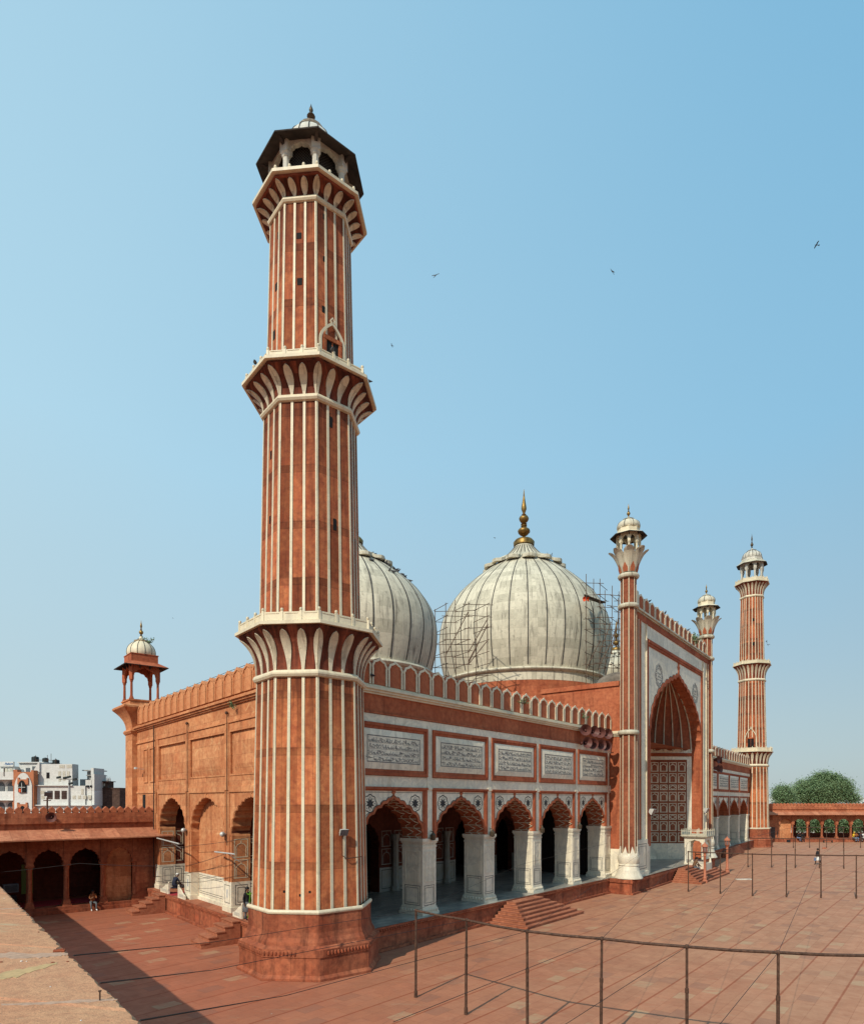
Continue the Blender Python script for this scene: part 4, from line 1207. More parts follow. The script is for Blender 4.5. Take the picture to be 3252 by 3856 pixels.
merlons(HALL, FS, FS.u_at(1005), FS.u_at(530), 17, ZC + .27, 1.42, .5, -.05, [M['wall'], M['wall']], .90)
# dado of veined marble on the piers and inside the blind arch
def dado_out():
    global mb, ol
    dd = build('side_dado', mb, M['panelm'], HALL); build('inlay_line', ol, [M['black'], M['signblue']], dd); mb = MB(); ol = MB()
mb = MB(); ol = MB()
for i, u in enumerate(sP):
    a, b = u - PWS / 2, u + PWS / 2
    if i == 3: b = u + .35
    FS.box(mb, a - .01, b + .01, ZP, 2.95, -.45, .025, 0); FS.box(mb, a - .06, b + .06, ZP, ZP + .3, -.45, .07, 0)
    outline(ol, FS, a + .18, b - .18, ZP + .5, 2.75, .014, .025, .006, 0)
    FS.box(ol, (a + b) / 2 - .03, (a + b) / 2 + .03, ZP + .8, 2.5, .025, .03, 1)
    dado_out()
a, b = sP[1] + PWS / 2, sP[2] - PWS / 2
FS.box(mb, a, b, ZP, 2.95, -.6, -.475, 0)
FS.box(mb, a, b, ZP, ZP + .22, -.6, -.40, 0)
for e in (.12, .24): outline(ol, FS, a + e, b - e, ZP + .32 + e, 2.95 - e, .012, -.475, .006, 0)
dado_out()
# far jamb of each open arch: dado + inlaid panels on the reveal that faces the camera
jb = MB()
for i in (0, 2):
    u = sP[i + 1] - PWS / 2
    fj = Frame(FS(u, 0, -1.12), FS.n, -FS.d)
    wd = 2.6 if i == 2 else 2.6
    fj2 = Frame(FS(u + .02, 0, -wd - 1.1), FS.n, -FS.d)
    fj2.box(jb, 0, wd + 1.1 - .02, ZP, 8.3, -.5, -.03, 1)
    fj2.box(mb, 0, wd + 1.05, ZP, 2.95, -.4, .02, 0)
    fr3 = Frame(FS(u, 0, -1.1), FS.n, -FS.d)
    for z_ in (3.15, 4.32): niche_panel(jb, fr3, .14, .96, z_, z_ + 1.05, .022, .0, 2)
    fr3.box(mb, 0.02, 1.06, ZP, 2.95, -.3, .02, 0)
    for e in (.12, .26): outline(ol, fr3, .05 + e, 1.02 - e, ZP + .3 + e, 2.9 - e, .013, .02, .006, 0)
    dado_out()
    for q in range(2):
        q0 = q * (wd / 2 + .5) + .2
        for e in (0, .16): outline(ol, fj2, q0 + e, q0 + 1.5 - e, ZP + .35 + e, 2.8 - e, .014, .02, .006, 0)
        for z_ in (3.2, 4.35): niche_panel(jb, fj2, q0 + .05, q0 + 1.0, z_, z_ + 1.02, .025, -.03, 2)
    dado_out()

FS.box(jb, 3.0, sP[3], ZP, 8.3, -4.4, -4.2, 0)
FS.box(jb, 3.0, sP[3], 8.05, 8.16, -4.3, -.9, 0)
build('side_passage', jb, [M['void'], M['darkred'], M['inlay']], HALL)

# ----- domes
DC = Vector((10.57, 70.4 * KM, 0)); fd = FF.d
pxm = lambda Y: F / Y
def dz(y, Y): return E + (HY - y) * Y / F
Y0 = DC.y
big_dome(HALL, (DC.x, DC.y), 9.75, dz(2508, Y0 - 9), dz(2050, Y0), dz(1843, Y0), 12.6, 32, 'largest white dome in the middle with a gilded spire')
kl = (1328 - CX) / F
t_ = (DC.x - kl * DC.y) / (fd.x - kl * fd.y); L1 = DC - fd * t_
big_dome(HALL, (L1.x, L1.y), 7.0, dz(2477, L1.y - 6), dz(2043, L1.y), dz(1890, L1.y), 12.6, 28, 'smaller white dome half hidden behind the striped tower')
kr = (2319 - CX) / F
t_ = (kr * DC.y - DC.x) / (fd.x - kr * fd.y); L2 = DC + fd * t_
big_dome(HALL, (L2.x, L2.y), 6.2, dz(2560, L2.y - 6), dz(2448, L2.y), dz(2330, L2.y), 12.6, 28, 'farthest white dome of which a sliver shows beside the gateway turret')

# ----- corner turret with an open square kiosk at the rear end of the side wall
s0 = FS(LS + .9, 0, -.55)
fsq = atan2(FS.n.x, -FS.n.y)      # azimuth of the outward normal
TUR = thing('corner_turret', 'square red sandstone corner turret with open kiosk and small white dome above the left gallery', 'turret', (s0.x, s0.y, 0))
tc = (s0.x, s0.y); phs = fsq + pi / 4
r_sq = lambda half: half * sqrt(2)
mb = MB()
mb.lathe([(r_sq(.92), 5.0), (r_sq(.92), 12.75)], 4, tc, phs, 0)
mb.lathe([(r_sq(.55), 5.0), (r_sq(.99), 5.0), (r_sq(.99), 12.7)], 4, tc, phs, 0, False, False, False) if False else None
build('shaft', mb, M['wall'], TUR)
mb = MB(); mb.lathe([(r_sq(.9), 12.7), (r_sq(1.0), 12.78), (r_sq(1.08), 12.95), (r_sq(1.0), 13.1), (r_sq(.9), 13.14)], 4, tc, phs, 0)
build('ring_moulding', mb, M['wall'], TUR)
mb = MB()
prof = [(r_sq(.90 + .75 * (t / 8) ** 2.2), 13.1 + 1.55 * t / 8) for t in range(9)]
mb.lathe(prof + [(r_sq(1.72), 14.72), (r_sq(1.72), 14.85), (r_sq(1.60), 14.95), (r_sq(1.15), 15.0), (r_sq(1.12), 15.3), (r_sq(1.2), 15.32), (r_sq(1.2), 15.42)], 4, tc, phs, 0)
build('corbel', mb, M['wall'], TUR)
kiosk(TUR, tc, phs, 15.42, 16.95, 18.35, r_sq(.98), r_sq(1.62), 18.05, 1.08, 19.0, 20.6, 21.9, n=4, mw='trim', colr=.098, dome_mat='inlay', tip='brass', nrib=12)
# ------------------------------------------------------------------ central gateway (tall arched screen with corner turrets)
Yp = lambda x: 53284.0 * KM / (3450.0 - x)
PO = Vector(((2383 - CX) / F * Yp(2383), Yp(2383), 0))
FP = Frame(PO, ((3450 - CX) / F, 1), (1, -0.8))
GATE = thing('gateway', 'tall marble faced gateway with deep pointed arch between two slender turrets', 'gateway', PO)
WP, SC = 24.3, 12.5
HW = 8.3                                    # half width of the arch
ZT = 23.2
mb = MB()
for z0_, z1_, e in ((0, .14, .45), (.14, .92, .30), (.92, 1.08, .40), (1.08, ZP - .01, .34)):
    FP.box(mb, -1.15 - e + .3, WP + 1.2 + e - .3, z0_, z1_, -3.0, e, 0)
FP.box(mb, .5, WP, .2, ZP - .02, -7.0, -3.0, 0)
build('podium', mb, M['plinth'], GATE)
mb = MB(); mb.poly([FP(-1.1, ZP + .008, .36), FP(WP + 1.1, ZP + .008, .36), FP(WP + 1.1, ZP + .008, -7), FP(-1.1, ZP + .008, -7)])
build('marble_floor', mb, M['mfloor'], GATE)

# screen
mb = MB()
zsp, zap = 12.9, 19.85
PBASE = [(1, 0), (.97, .16), (.925, .31), (.85, .45), (.745, .565), (.62, .665), (.49, .745), (.36, .81), (.235, .865), (.115, .905), (.05, .945), (0, 1.0)]
A = cusped_from(PBASE, 2 * HW, zap - zsp)
arch_wall(mb, FP, .5, WP - .5, ZP, ZT, SC, 2 * HW, zsp, zap - zsp, 1.0, 0.0, 0, 1, 7, True, .20, A=A)
line = [(SC - HW, ZP + 1.4)] + [(SC + x, zsp + y) for x, y in A] + [(SC + HW, ZP + 1.4)]
band(mb, FP, [(SC - HW * 1.0 - .12, ZP + 2.4)] + [(SC + x * 1.02, zsp + y * 1.02) for x, y in A] + [(SC + HW * 1.0 + .12, ZP + 2.4)], .16, -.05, .10, 2)
band(mb, FP, [(SC + x * 1.055, zsp + y * 1.05) for x, y in A], .04, 0, .015, 3)
# finial flower
band(mb, FP, [(SC, zap - .1), (SC, zap + .9)], .12, 0, .08, 2)
for s_ in (-1, 1):
    band(mb, FP, [(SC, zap + .35), (SC + s_ * .32, zap + .7)], .09, 0, .07, 2); band(mb, FP, [(SC, zap + .7), (SC + s_ * .22, zap + 1.1)], .07, 0, .07, 2)
# frames: red moulding, outer marble, red frame
e1_, e2_, e3_, e4_ = .95, 1.70, 3.05, 3.70
for a, b, zt_, w_, m_ in ((.5, e1_, ZT, .02, 2), (e1_, e2_, ZT - .02, .06, 2)):
    FP.box(mb, a, b, ZP + 3.1, zt_, -.1, w_, m_); FP.box(mb, WP - b, WP - a, ZP + 3.1, zt_, -.1, w_, m_)
FP.box(mb, e2_, WP - e2_, 22.66, 23.16, -.1, .06, 2)
for u in (e3_, WP - e4_):
    FP.box(mb, u, u + .65, ZP + 2.6, 21.5, -.05, .05, 2); FP.box(mb, u + .12, u + .3, ZP + 2.6, 21.4, .05, .11, 2); FP.box(mb, u + .42, u + .55, ZP + 2.6, 21.3, .05, .09, 2)
FP.box(mb, e4_, WP - e4_, 20.9, 21.5, -.05, .05, 2); FP.box(mb, e4_, WP - e4_, 21.2, 21.38, .05, .11, 2); FP.box(mb, e4_, WP - e4_, 20.98, 21.08, .05, .09, 2)
for u in (e1_ + .06, e2_ - .02, e3_ - .04, WP - e1_ - .10, WP - e2_ - .02, WP - e3_):
    FP.box(mb, u, u + .05, ZP + 2.0, 22.6, .0, .125, 4)
build('screen_wall', mb, [M['panelm'], M['facade'], M['trim'], M['black'], M['inlay']], GATE)
for a, b in ((.5, 3.2), (WP - 3.2, WP - .5)):
    mb = MB(); ol = MB()
    FP.box(mb, a, b, ZP, ZP + 3.05, -.2, .13, 0); FP.box(mb, a - .05, b + .05, ZP, ZP + .35, -.2, .2, 0)
    outline(ol, FP, a + .3, b - .3, ZP + .6, ZP + 2.7, .02, .13, .008, 0); outline(ol, FP, a + .5, b - .5, ZP + .8, ZP + 2.5, .015, .13, .008, 0)
    dd = build('dado', mb, M['panelm'], GATE); build('inlay_line', ol, M['black'], dd)
# medallions with interlaced script
mrng = random.Random(11)
for s_ in (-1, 1):
    mb = MB(); uc, zc = SC + s_ * 5.9, 18.75
    for r in (1.05, .92, .68):
        ln = [(uc + sin(k * pi / 24) * r * (1.0 + .05 * cos(k * pi / 3)), zc + cos(k * pi / 24) * r * (1.0 + .05 * cos(k * pi / 3))) for k in range(48)]
        band(mb, FP, ln, .022, 0, .012, 0, True)
    for k in range(12):
        a = k * pi / 6
        u_, z_ = uc + sin(a) * .80, zc + cos(a) * .80
        band(mb, FP, [(u_ + sin(q * pi / 4) * .09, z_ + cos(q * pi / 4) * .11) for q in range(8)], .02, 0, .012, 0, True)
    calligraphy(mb, FP, uc - .48, uc + .48, zc - .42, zc + .42, 0, 0, mrng, 3)
    build('medallion', mb, M['greyink'], GATE)
# cornice and battlements
mb = MB()
for z0_, z1_, e in ((ZT, ZT + .12, .12), (ZT + .12, ZT + .26, .26), (ZT + .26, ZT + .38, .14)):
    FP.box(mb, .4, WP - .4, z0_, z1_, -.95, e, 0)
build('cornice', mb, M['dome'], GATE)
mb = MB(); FP.box(mb, .3, 1.3, ZT + .38, ZT + 1.75, -.8, .02, 0); build('end_block', mb, M['inlay'], GATE)
merlons(GATE, FP, 1.5, WP - .9, 15, ZT + .38, 1.42, .42, -.35, [M['facade'], M['inlay']], .94)

# deep niche: half octagon plan
plan = [(SC + HW, -1.0), (SC + HW - 3.7, -5.8), (SC - HW + 3.7, -5.8), (SC - HW, -1.0)]
zt_ = 12.9
mb = MB(); tr = MB()
for i in range(3):
    (a, wa), (b, wb) = plan[i], plan[i + 1]
    A0, B0 = FP(a, 0, wa), FP(b, 0, wb)
    cen = FP(SC, 0, 2)
    f3 = Frame(A0, B0 - A0, cen - (A0 + B0) / 2); L = (B0 - A0).length
    f3.box(mb, 0, L, ZP, zt_, -.4, 0, 0)
    f3.box(mb, .02, L - .02, ZP, 2.95, -.1, .06, 1)                 # dado
    f3.box(mb, .02, L - .02, 12.0, 12.35, -.1, .05, 1)
    f3.box(mb, .02, L - .02, 12.36, 12.72, -.1, .14, 2)
    f3.box(mb, 0, .52, 2.95, 12.0, -.1, .05, 1)
    f3.box(mb, L - .52, L, 2.95, 12.0, -.1, .05, 1)
    n = int((L - 1.15) / .82); px = (L - 1.15) / n
    zr = lambda y: E + (418 - .5963 * y) * .0291
    for q in range(n):
        u0 = .57 + q * px + .08; u1 = u0 + px - .16
        for y0_, y1_ in ((515, 458), (585, 527), (700, 643), (770, 713), (885, 827), (955, 897)):
            niche_panel(tr, f3, u0, u1, zr(y0_), zr(y1_), .030, .0, 0)
        for y0_, y1_ in ((630, 598), (815, 783)):
            za_, zb_ = zr(y0_), zr(y1_); outline(tr, f3, u0, u1, za_, zb_, .030, 0, .01, 0)
            uc, zc = (u0 + u1) / 2, (za_ + zb_) / 2
            ln = [(uc + cos(k * pi / 8) * (u1 - u0) * .34 * (1 + .2 * cos(4 * k * pi / 8)), zc + sin(k * pi / 8) * (zb_ - za_) * .30 * (1 + .2 * cos(4 * k * pi / 8))) for k in range(16)]
            band(tr, f3, ln, .026, 0, .01, 0, True)
    # scalloped marble hem of the half dome
    k = 4
    for q in range(k):
        u0, u1 = L * q / k, L * (q + 1) / k
        pts = [(u0, zt_ - .2)] + [(u0 + (u1 - u0) * t / 8, zt_ + .62 - .55 * sin(pi * t / 8) ** .6) for t in range(9)] + [(u1, zt_ - .2)]
        mb.prism([f3(u, z, .04) for u, z in pts], f3.n * -.2, 1)
build('niche_wall', mb, [M['turret'], M['panelm'], M['trim']], GATE)
build('inlay_niche', tr, M['inlay'], GATE)
# ribbed half dome
mb = MB(); rb = MB(); rings = []
fine = []
for i in range(3):
    for t in range(6):
        fine.append((plan[i][0] + (plan[i + 1][0] - plan[i][0]) * t / 6, plan[i][1] + (plan[i + 1][1] - plan[i][1]) * t / 6))
fine.append(plan[3])
NS = 12
for k in range(NS + 1):
    t_ = k / NS * (len(PBASE) - 1); i_ = min(int(t_), len(PBASE) - 2); f_ = t_ - i_
    sc_ = max(.02, PBASE[i_][0] + (PBASE[i_ + 1][0] - PBASE[i_][0]) * f_); zz = zt_ + (zap + .35 - zt_) * (PBASE[i_][1] + (PBASE[i_ + 1][1] - PBASE[i_][1]) * f_)
    rings.append([FP(SC + (u - SC) * sc_, zz, -1.0 + (w + 1.0) * sc_) for u, w in fine])
mb.loft(rings, 0, False, True)
build('half_dome', mb, M['turret'], GATE)
for j in range(0, len(fine)):
    rb.tube([rings[k][j] + (FP(SC, 14.5, -1.0) - rings[k][j]).normalized() * .05 for k in range(NS)], .085, 5, 0, False, r2=.045)
build('rib', rb, M['dome'], GATE)
# block behind the screen
mb = MB()
FP.box(mb, .15, .75, ZP, 17.1, -8.3, -.25, 0); FP.box(mb, WP - .55, WP + .45, ZP, 17.1, -8.3, -.05, 0)
FP.box(mb, .5, WP - .5, 13.3, 17.0, -8.3, -6.3, 0); FP.box(mb, .5, WP - .5, ZP, 13.3, -8.3, -6.3, 0)
FP.box(mb, .5, SC - HW - .05, ZP + 3.1, 23.0, -1.15, -1.02, 0); FP.box(mb, SC + HW + .05, WP - .5, ZP + 3.1, 23.0, -1.15, -1.02, 0)
FP.box(mb, .02, 2.6, 17.1, 17.25, -8.45, -1.2, 0); FP.box(mb, .08, 2.5, 17.25, 17.5, -8.37, -1.2, 0); FP.box(mb, 2.6, WP - 2.6, 17.1, 17.25, -8.45, -6.4, 0)
build('side_block', mb, M['facade'], GATE)
for s_ in (0, 1):
    mb = MB()
    u = .15 if s_ == 0 else WP + .45
    sg = -1 if s_ == 0 else 1
    mb.box(FP(u, ZP, -3.2), FP.n * 2.4, FP.d * (sg * .06), (0, 0, 2.3), 0)
    dd = build('return_dado', mb, M['panelm'], GATE)
mb = MB()
for z0_, z1_, e in ((ZC - .22, ZC - .12, .06), (ZC - .12, ZC, .14), (ZC, ZC + .12, .22), (ZC + .12, ZC + .24, .10)):
    mb.box(FP(.15, z0_, -3.2), FP.n * 2.5, FP.d * -e, (0, 0, z1_ - z0_), 0)
build('string_course', mb, M['inlay'], GATE)
c3 = FP(SC, 0, -3.4)
mb = MB(); rg = []
for r_, z_ in [(6.8, 16.8), (6.7, 17.5), (6.2, 18.4), (5.3, 19.2), (4.0, 19.9), (2.2, 20.3), (.05, 20.5)]:
    rg.append([FP(SC + r_ * cos(pi * k / 16), z_, -1.2 - r_ * sin(pi * k / 16)) for k in range(17)])
mb.loft(rg, 0, False, True)
build('roof_dome', mb, M['dome'], GATE, 40)

c3 = D(2322, 2600, 57.5); mb = MB(); mb.lathe([(2.0, 17.3), (2.0, 17.5), (1.9, 17.9), (1.6, 18.35), (1.1, 18.7), (.5, 18.9), (.05, 18.95)], 24, (c3.x, c3.y), 0, 0, True)
build('small_dome', mb, M['soot'], GATE, 40)
# turrets
for s_, x_, w_ in ((0, -.15, -.33), (1, 24.3, -.33)):
    c = FP(x_, 0, w_); c = (c.x, c.y); Yc = c[1]
    hz = (lambda y: E + (HY - y) * Yc / F)
    lv = dict(r1=13.1, r2=hz(2294) if s_ == 0 else hz(2485), lot=0)
    zr2, zr3 = 23.35, 25.9
    zl, ze_, zd0, zd1, zt = 27.9, 29.1, 29.75, 30.75, 31.85
    ph = radians(22.5) + atan2(FP.n.x, -FP.n.y)
    mb = MB()
    mb.lathe([(1.14, ZP), (1.14, ZP + .10), (1.04, ZP + .22), (.93, ZP + .5), (.84, ZP + .8), (.78, ZP + 1.02), (.85, ZP + 1.08), (.77, ZP + 1.16), (.84, ZP + 1.4), (.88, ZP + 1.62), (.85, ZP + 1.85), (.76, ZP + 2.02), (.66, ZP + 2.05)], 16, c, ph, 0, True)
    for i in range(8):
        a = ph + i * pi / 4 + pi / 8; dv = Vector((sin(a), -cos(a), 0)); tv = Vector((cos(a), sin(a), 0)); o = Vector((c[0], c[1], 0))
        mb.prism([o + dv * .76 + tv * -.31 + Vector((0, 0, ZP + 1.75)), o + dv * .76 + tv * .31 + Vector((0, 0, ZP + 1.75)), o + dv * .70 + tv * .14 + Vector((0, 0, ZP + 2.15)), o + dv * .66 + Vector((0, 0, ZP + 2.6)), o + dv * .70 - tv * .14 + Vector((0, 0, ZP + 2.2))], dv * .06, 0)
    build('vase_base', mb, M['pillar'], GATE, 40)
    mb = MB(); shaft(mb, c, ph, ZP + 1.9, .67, 25.75, .61, 8, 1, .12, .03)
    build('turret_shaft', mb, [M['turret'], M['inlay']], GATE)
    mb = MB()
    for z_ in (13.0, zr2 - .05, 25.75):
        mb.lathe(torus_prof(.66, z_ - .1, .40, .20), 16, c, ph, 0, True, False, False)
    build('turret_ring', mb, M['dome'], GATE, 40)
    # lotus
    mb = MB()
    prof = lambda t: (.62 + .20 * sin(min(1, t * 1.7) * pi / 2) + .66 * max(0, t - .25) ** 1.75 / .75 ** 1.75 * .92, 26.1 + (zl - 26.1) * t)
    for i in range(8):
        a0 = ph + i * pi / 4
        prev = None
        for k in range(13):
            t = k / 12; r, z = prof(t)
            row = []
            for q in range(5):
                f = (q - 2) / 2.0
                lim = 1.0 if t < .72 else sqrt(max(0, 1 - ((t - .72) / .30) ** 2))
                a = a0 + f * pi / 8 * lim
                rr = r * (1 + .05 * (1 - f * f)) + (.10 * max(0, t - .85) / .15)
                row.append(Vector((c[0] + rr * sin(a), c[1] - rr * cos(a), z)))
            if prev:
                for q in range(4):
                    mb.poly([prev[q], prev[q + 1], row[q + 1], row[q]], 0, None, True)
                    mb.poly([p * .985 + Vector((c[0], c[1], p.z)) * .015 for p in (prev[q], row[q], row[q + 1], prev[q + 1])], 0, None, True)
            prev = row
        # small red leaf between the petals
        a = a0 + pi / 8; dv = Vector((sin(a), -cos(a), 0)); tv = Vector((cos(a), sin(a), 0)); o = Vector((c[0], c[1], 0))
        mb.poly([o + dv * (prof(.03)[0] + .04) - tv * .19 + Vector((0, 0, 26.12)), o + dv * (prof(.03)[0] + .04) + tv * .19 + Vector((0, 0, 26.12)), o + dv * (prof(.16)[0] + .07) + tv * .2 + Vector((0, 0, 26.45)), o + dv * (prof(.38)[0] + .06) + Vector((0, 0, 26.86)), o + dv * (prof(.16)[0] + .07) - tv * .2 + Vector((0, 0, 26.45))], 1)
    mb.lathe([(.2, zl - .35), (1.10, zl - .32)], 8, c, ph, 0)
    build('lotus_capital', mb, [M['dome'], M['facade']], GATE)
    kiosk(GATE, c, ph, zl - .35, zl + .55, ze_ + .22, .86, 1.46, ze_, .93, zd0, zd1, zt, 8, 'inlay', .085, False, 'dome', 'brass', 8)

# ------------------------------------------------------------------ far wing of the hall, beyond the gateway
Yw = lambda x: 54308.0 * KM / (3370.0 - x)
WO = Vector(((2640 - CX) / F * Yw(2640), Yw(2640), 0))
FW = Frame(WO, ((3370 - CX) / F, 1), (1, -0.8))
WING = thing('hall_wing', 'far arcade wing of the prayer hall between the gateway and the slender minaret', 'mosque hall', WO)
uw = [FW.u_at(x) for x in (2700, 2742, 2780, 2815)]
sp = (uw[3] - uw[0]) / 3
uw = [uw[0] - 2 * sp, uw[0] - sp] + [uw[0] + i * sp for i in range(4)]
LW = uw[-1] + 1.5
arcade_bays(FW, uw, WING, detail=False, rng=random.Random(5))
upper_bands(FW, uw[0] - 1, LW, WING)
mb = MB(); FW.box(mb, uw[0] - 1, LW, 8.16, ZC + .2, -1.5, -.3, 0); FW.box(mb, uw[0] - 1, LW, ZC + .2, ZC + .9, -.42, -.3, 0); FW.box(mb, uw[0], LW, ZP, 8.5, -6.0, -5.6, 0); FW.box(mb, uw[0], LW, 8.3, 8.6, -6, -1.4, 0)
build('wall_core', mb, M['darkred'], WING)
merlons(WING, FW, uw[0] - 1, LW - .5, 22, ZC + .27, 1.38, .34, -.1, [M['facade'], M['inlay']])
mb = MB()
for z0_, z1_, e in ((0, .14, .60), (.14, .92, .42), (.92, 1.12, .5), (1.12, ZP - .01, .52)): FW.box(mb, uw[0] - 2, LW + 1, z0_, z1_, -.4, e, 0)
build('podium', mb, M['plinth'], WING)
mb = MB(); mb.poly([FW(uw[0] - 2, ZP, .5), FW(LW + 1, ZP, .5), FW(LW + 1, ZP, -6), FW(uw[0] - 2, ZP, -6)])
build('marble_floor', mb, M['mfloor'], WING)

# ------------------------------------------------------------------ cloister galleries
def gallery(root, fr, u_piers, u_end0, u_end1, zp, depth, closed=(), openback=False, zoff=0.0, mer_n=20, endwall=0.0, doors=(), merl=None, ew=1.3):
    zc_, zar, zw, zpar = 3.25, 1.08, 5.35, 6.72
    mb = MB()
    fr.box(mb, u_end0, u_end1, 0, zp * .55, -depth, .35, 0); fr.box(mb, u_end0, u_end1, zp * .55, zp, -depth, .22, 0)
    build('plinth', mb, M['plinth'], root)
    for i, u in enumerate(u_piers):
        mb = MB(); p = fr(u, 0, -.22); c = (p.x, p.y); rz = fr.rz()
        for s_, z0_, z1_ in ((.56, zp, zp + .12), (.48, zp + .12, zp + .28), (.42, zp + .28, zp + .40)):
            mb.cbox((p.x, p.y, z0_), s_, s_, z1_ - z0_, 0, rz)
        mb.lathe([(.20, zp + .40), (.185, zp + .6), (.165, zc_ - .35), (.19, zc_ - .30), (.19, zc_ - .24), (.17, zc_ - .2), (.25, zc_ - .06)], 12, c, rz, 0, True)
        mb.cbox((p.x, p.y, zc_ - .09), .50, .50, .09, 0, rz)
        build('pillar', mb, M['gallery'], root, 35)
        mb = MB(); fr.box(mb, u - .20, u + .20, zc_, zw - .3, -.44, .06, 0); build('pilaster', mb, M['gallery'], root)
    for i in range(len(u_piers) - 1):
        a, b = u_piers[i], u_piers[i + 1]
        mb = MB(); arch_wall(mb, fr, a, b, zc_, zw, (a + b) / 2, (b - a) - .52, zc_ + .01, zar, .42, 0, 0, 0, 4, True, .24)
        A = cusped((b - a) - .52, zar, 4, sag=.24)
        build('arch', mb, M['gallery'], root)
        if i in closed:
            mb = MB(); fr.box(mb, a + .2, b - .2, zp, zw - .4, -.55, -.36, 0); build('infill_wall', mb, M['wall'], root)
    mb = MB()
    fr.box(mb, u_end0, u_piers[0], zp, zw, -.42, 0, 0); fr.box(mb, u_piers[-1], u_end1, zp, zw, -.42, 0, 0)
    fr.box(mb, u_end0, u_end1, zw, 5.95, -.6, .04, 0)
    if not openback:
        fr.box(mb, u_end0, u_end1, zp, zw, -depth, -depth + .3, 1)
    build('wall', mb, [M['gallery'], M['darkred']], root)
    mb = MB()
    for q in range(int((u_end1 - u_end0) / .9)):       # brackets under the eave
        u = u_end0 + .4 + q * .9
    e0, e1 = ew, 5.05
    P = [fr(u_end0, 5.62, .03), fr(u_end1, 5.62, .03), fr(u_end1, e1, e0), fr(u_end0, e1, e0)]
    uvq = [(u_end0, 1.5), (u_end1, 1.5), (u_end1, 0), (u_end0, 0)]
    mb.poly([P[3], P[2], P[1], P[0]], 0, [uvq[3], uvq[2], uvq[1], uvq[0]])
    dn = Vector((0, 0, -.08))
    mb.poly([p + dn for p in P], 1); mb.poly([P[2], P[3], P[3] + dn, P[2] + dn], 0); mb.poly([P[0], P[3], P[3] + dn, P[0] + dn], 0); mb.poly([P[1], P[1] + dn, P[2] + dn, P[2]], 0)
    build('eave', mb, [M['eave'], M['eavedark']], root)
    mb = MB()
    fr.box(mb, u_end0, u_end1, 5.95, 6.02, -.6, .12, 0); fr.box(mb, u_end0, u_end1, 6.02, 6.10, -.6, .18, 0); fr.box(mb, u_end0, u_end1, 6.10, 6.20, -.6, .08, 0)
    fr.box(mb, u_end0, u_end1, 6.20, zpar, -.55, .0, 0)
    build('parapet', mb, M['gallery'], root)
    mb = MB(); fr.box(mb, u_end0, u_end1, 5.5, 5.8, -depth, -.5, 0); build('roof', mb, M['step'], root)
    # low battlements
    w, h = .80, .42
    m2 = MB(); f0 = Frame((0, 0), (1, 0), (0, -1))
    prof = [(-.30, 0), (-.40, .05), (-.44, .13), (-.38, .19), (-.40, .23), (-.26, .30), (-.10, .37), (0, h), (.10, .37), (.26, .30), (.40, .23), (.38, .19), (.44, .13), (.40, .05), (.30, 0)]
    w = (u_end1 - u_end0) / mer_n
    m2.prism([f0(u * w, z, .0) for u, z in prof], f0.n * -.4, 0)
    base = origin_of(root); first = None
    flip = 0 if fr.n.cross(fr.d).z > 0 else pi
    for i in range(mer_n):
        u = u_end0 + (i + .5) * (u_end1 - u_end0) / mer_n
        loc = fr(u, zpar, -.02)
        if merl and not merl(u): continue
        if first is None:
            first = build('merlon', m2, M['gallery'], None); first.parent = root; first.location = loc - base; first.rotation_euler = (0, 0, fr.rz() + flip)
        else: copy_child(first, root, loc - base, fr.rz() + flip)

gb = G(590, 3404); gd = Vector((sin(radians(50)), cos(radians(50)), 0)); kx = (95 - CX) / F
ga = gb - gd * ((gb.x - kx * gb.y) / (gd.x - kx * gd.y))
FL = Frame(ga, gb - ga, (.6, -1))
GL = thing('gallery', 'shaded red cloister gallery on the left with cusped arches, meeting the sunlit hall wall', 'gallery', FL(3, 0))
ul = [FL.u_at(x) for x in (112, 252, 390)]; sp = (ul[2] - ul[0]) / 2
ul = [ul[0] - sp * k for k in (4, 3, 2, 1)] + ul + [ul[2] + sp * .95]
uend = FL.u_at(592)
gallery(GL, FL, ul, ul[0] - 1, uend + .6, .46, 5.0, closed=(6,), mer_n=int((uend + 1.6 - ul[0]) / ((FL.u_at(476) - FL.u_at(0)) / 16)), ew=1.75)
mb = MB(); FL.box(mb, ul[6] + .3, ul[6] + .3 + .001, .5, 3, -3, -2.9, 0)
# bright gap at the back of one bay
xg = FL.u_at(146)
mb = MB(); g0 = FL(xg - .4, .9, -4.66)
FL.box(mb, xg - .35, xg + .35, .9, 3.0, -4.69, -4.66, 0)
build('back_window', mb, M['leaf2'], GL)
mb = MB(); FL.box(mb, ul[3] + .3, uend, .47, .49, -3.2, -.7, 0); build('red_carpet', mb, M['redcarpet'], GL)

YR = 113.0 * KM
FRt = Frame(((2870 - CX) / F * YR, YR), (1, 0), (0, -1))
GR = thing('gallery', 'sunlit far gallery on the right with open arches showing trees behind', 'gallery', FRt(12, 0))
ur = [FRt.u_at(x) for x in (2932, 2985, 3041, 3095.7, 3150.4, 3205, 3260, 3315, 3370)]
gallery(GR, FRt, ur, FRt.u_at(2870), ur[-1] + 3, .58, 4.6, closed=(0,), openback=True, mer_n=int((ur[-1] + 3 - FRt.u_at(2870)) / .636))
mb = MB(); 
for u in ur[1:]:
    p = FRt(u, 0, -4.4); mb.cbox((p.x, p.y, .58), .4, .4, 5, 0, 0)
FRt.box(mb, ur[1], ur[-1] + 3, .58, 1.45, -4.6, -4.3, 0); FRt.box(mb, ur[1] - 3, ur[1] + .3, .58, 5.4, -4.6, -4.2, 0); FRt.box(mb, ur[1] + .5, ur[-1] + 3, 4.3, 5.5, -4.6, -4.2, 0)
build('rear_piers', mb, M['darkred'], GR)
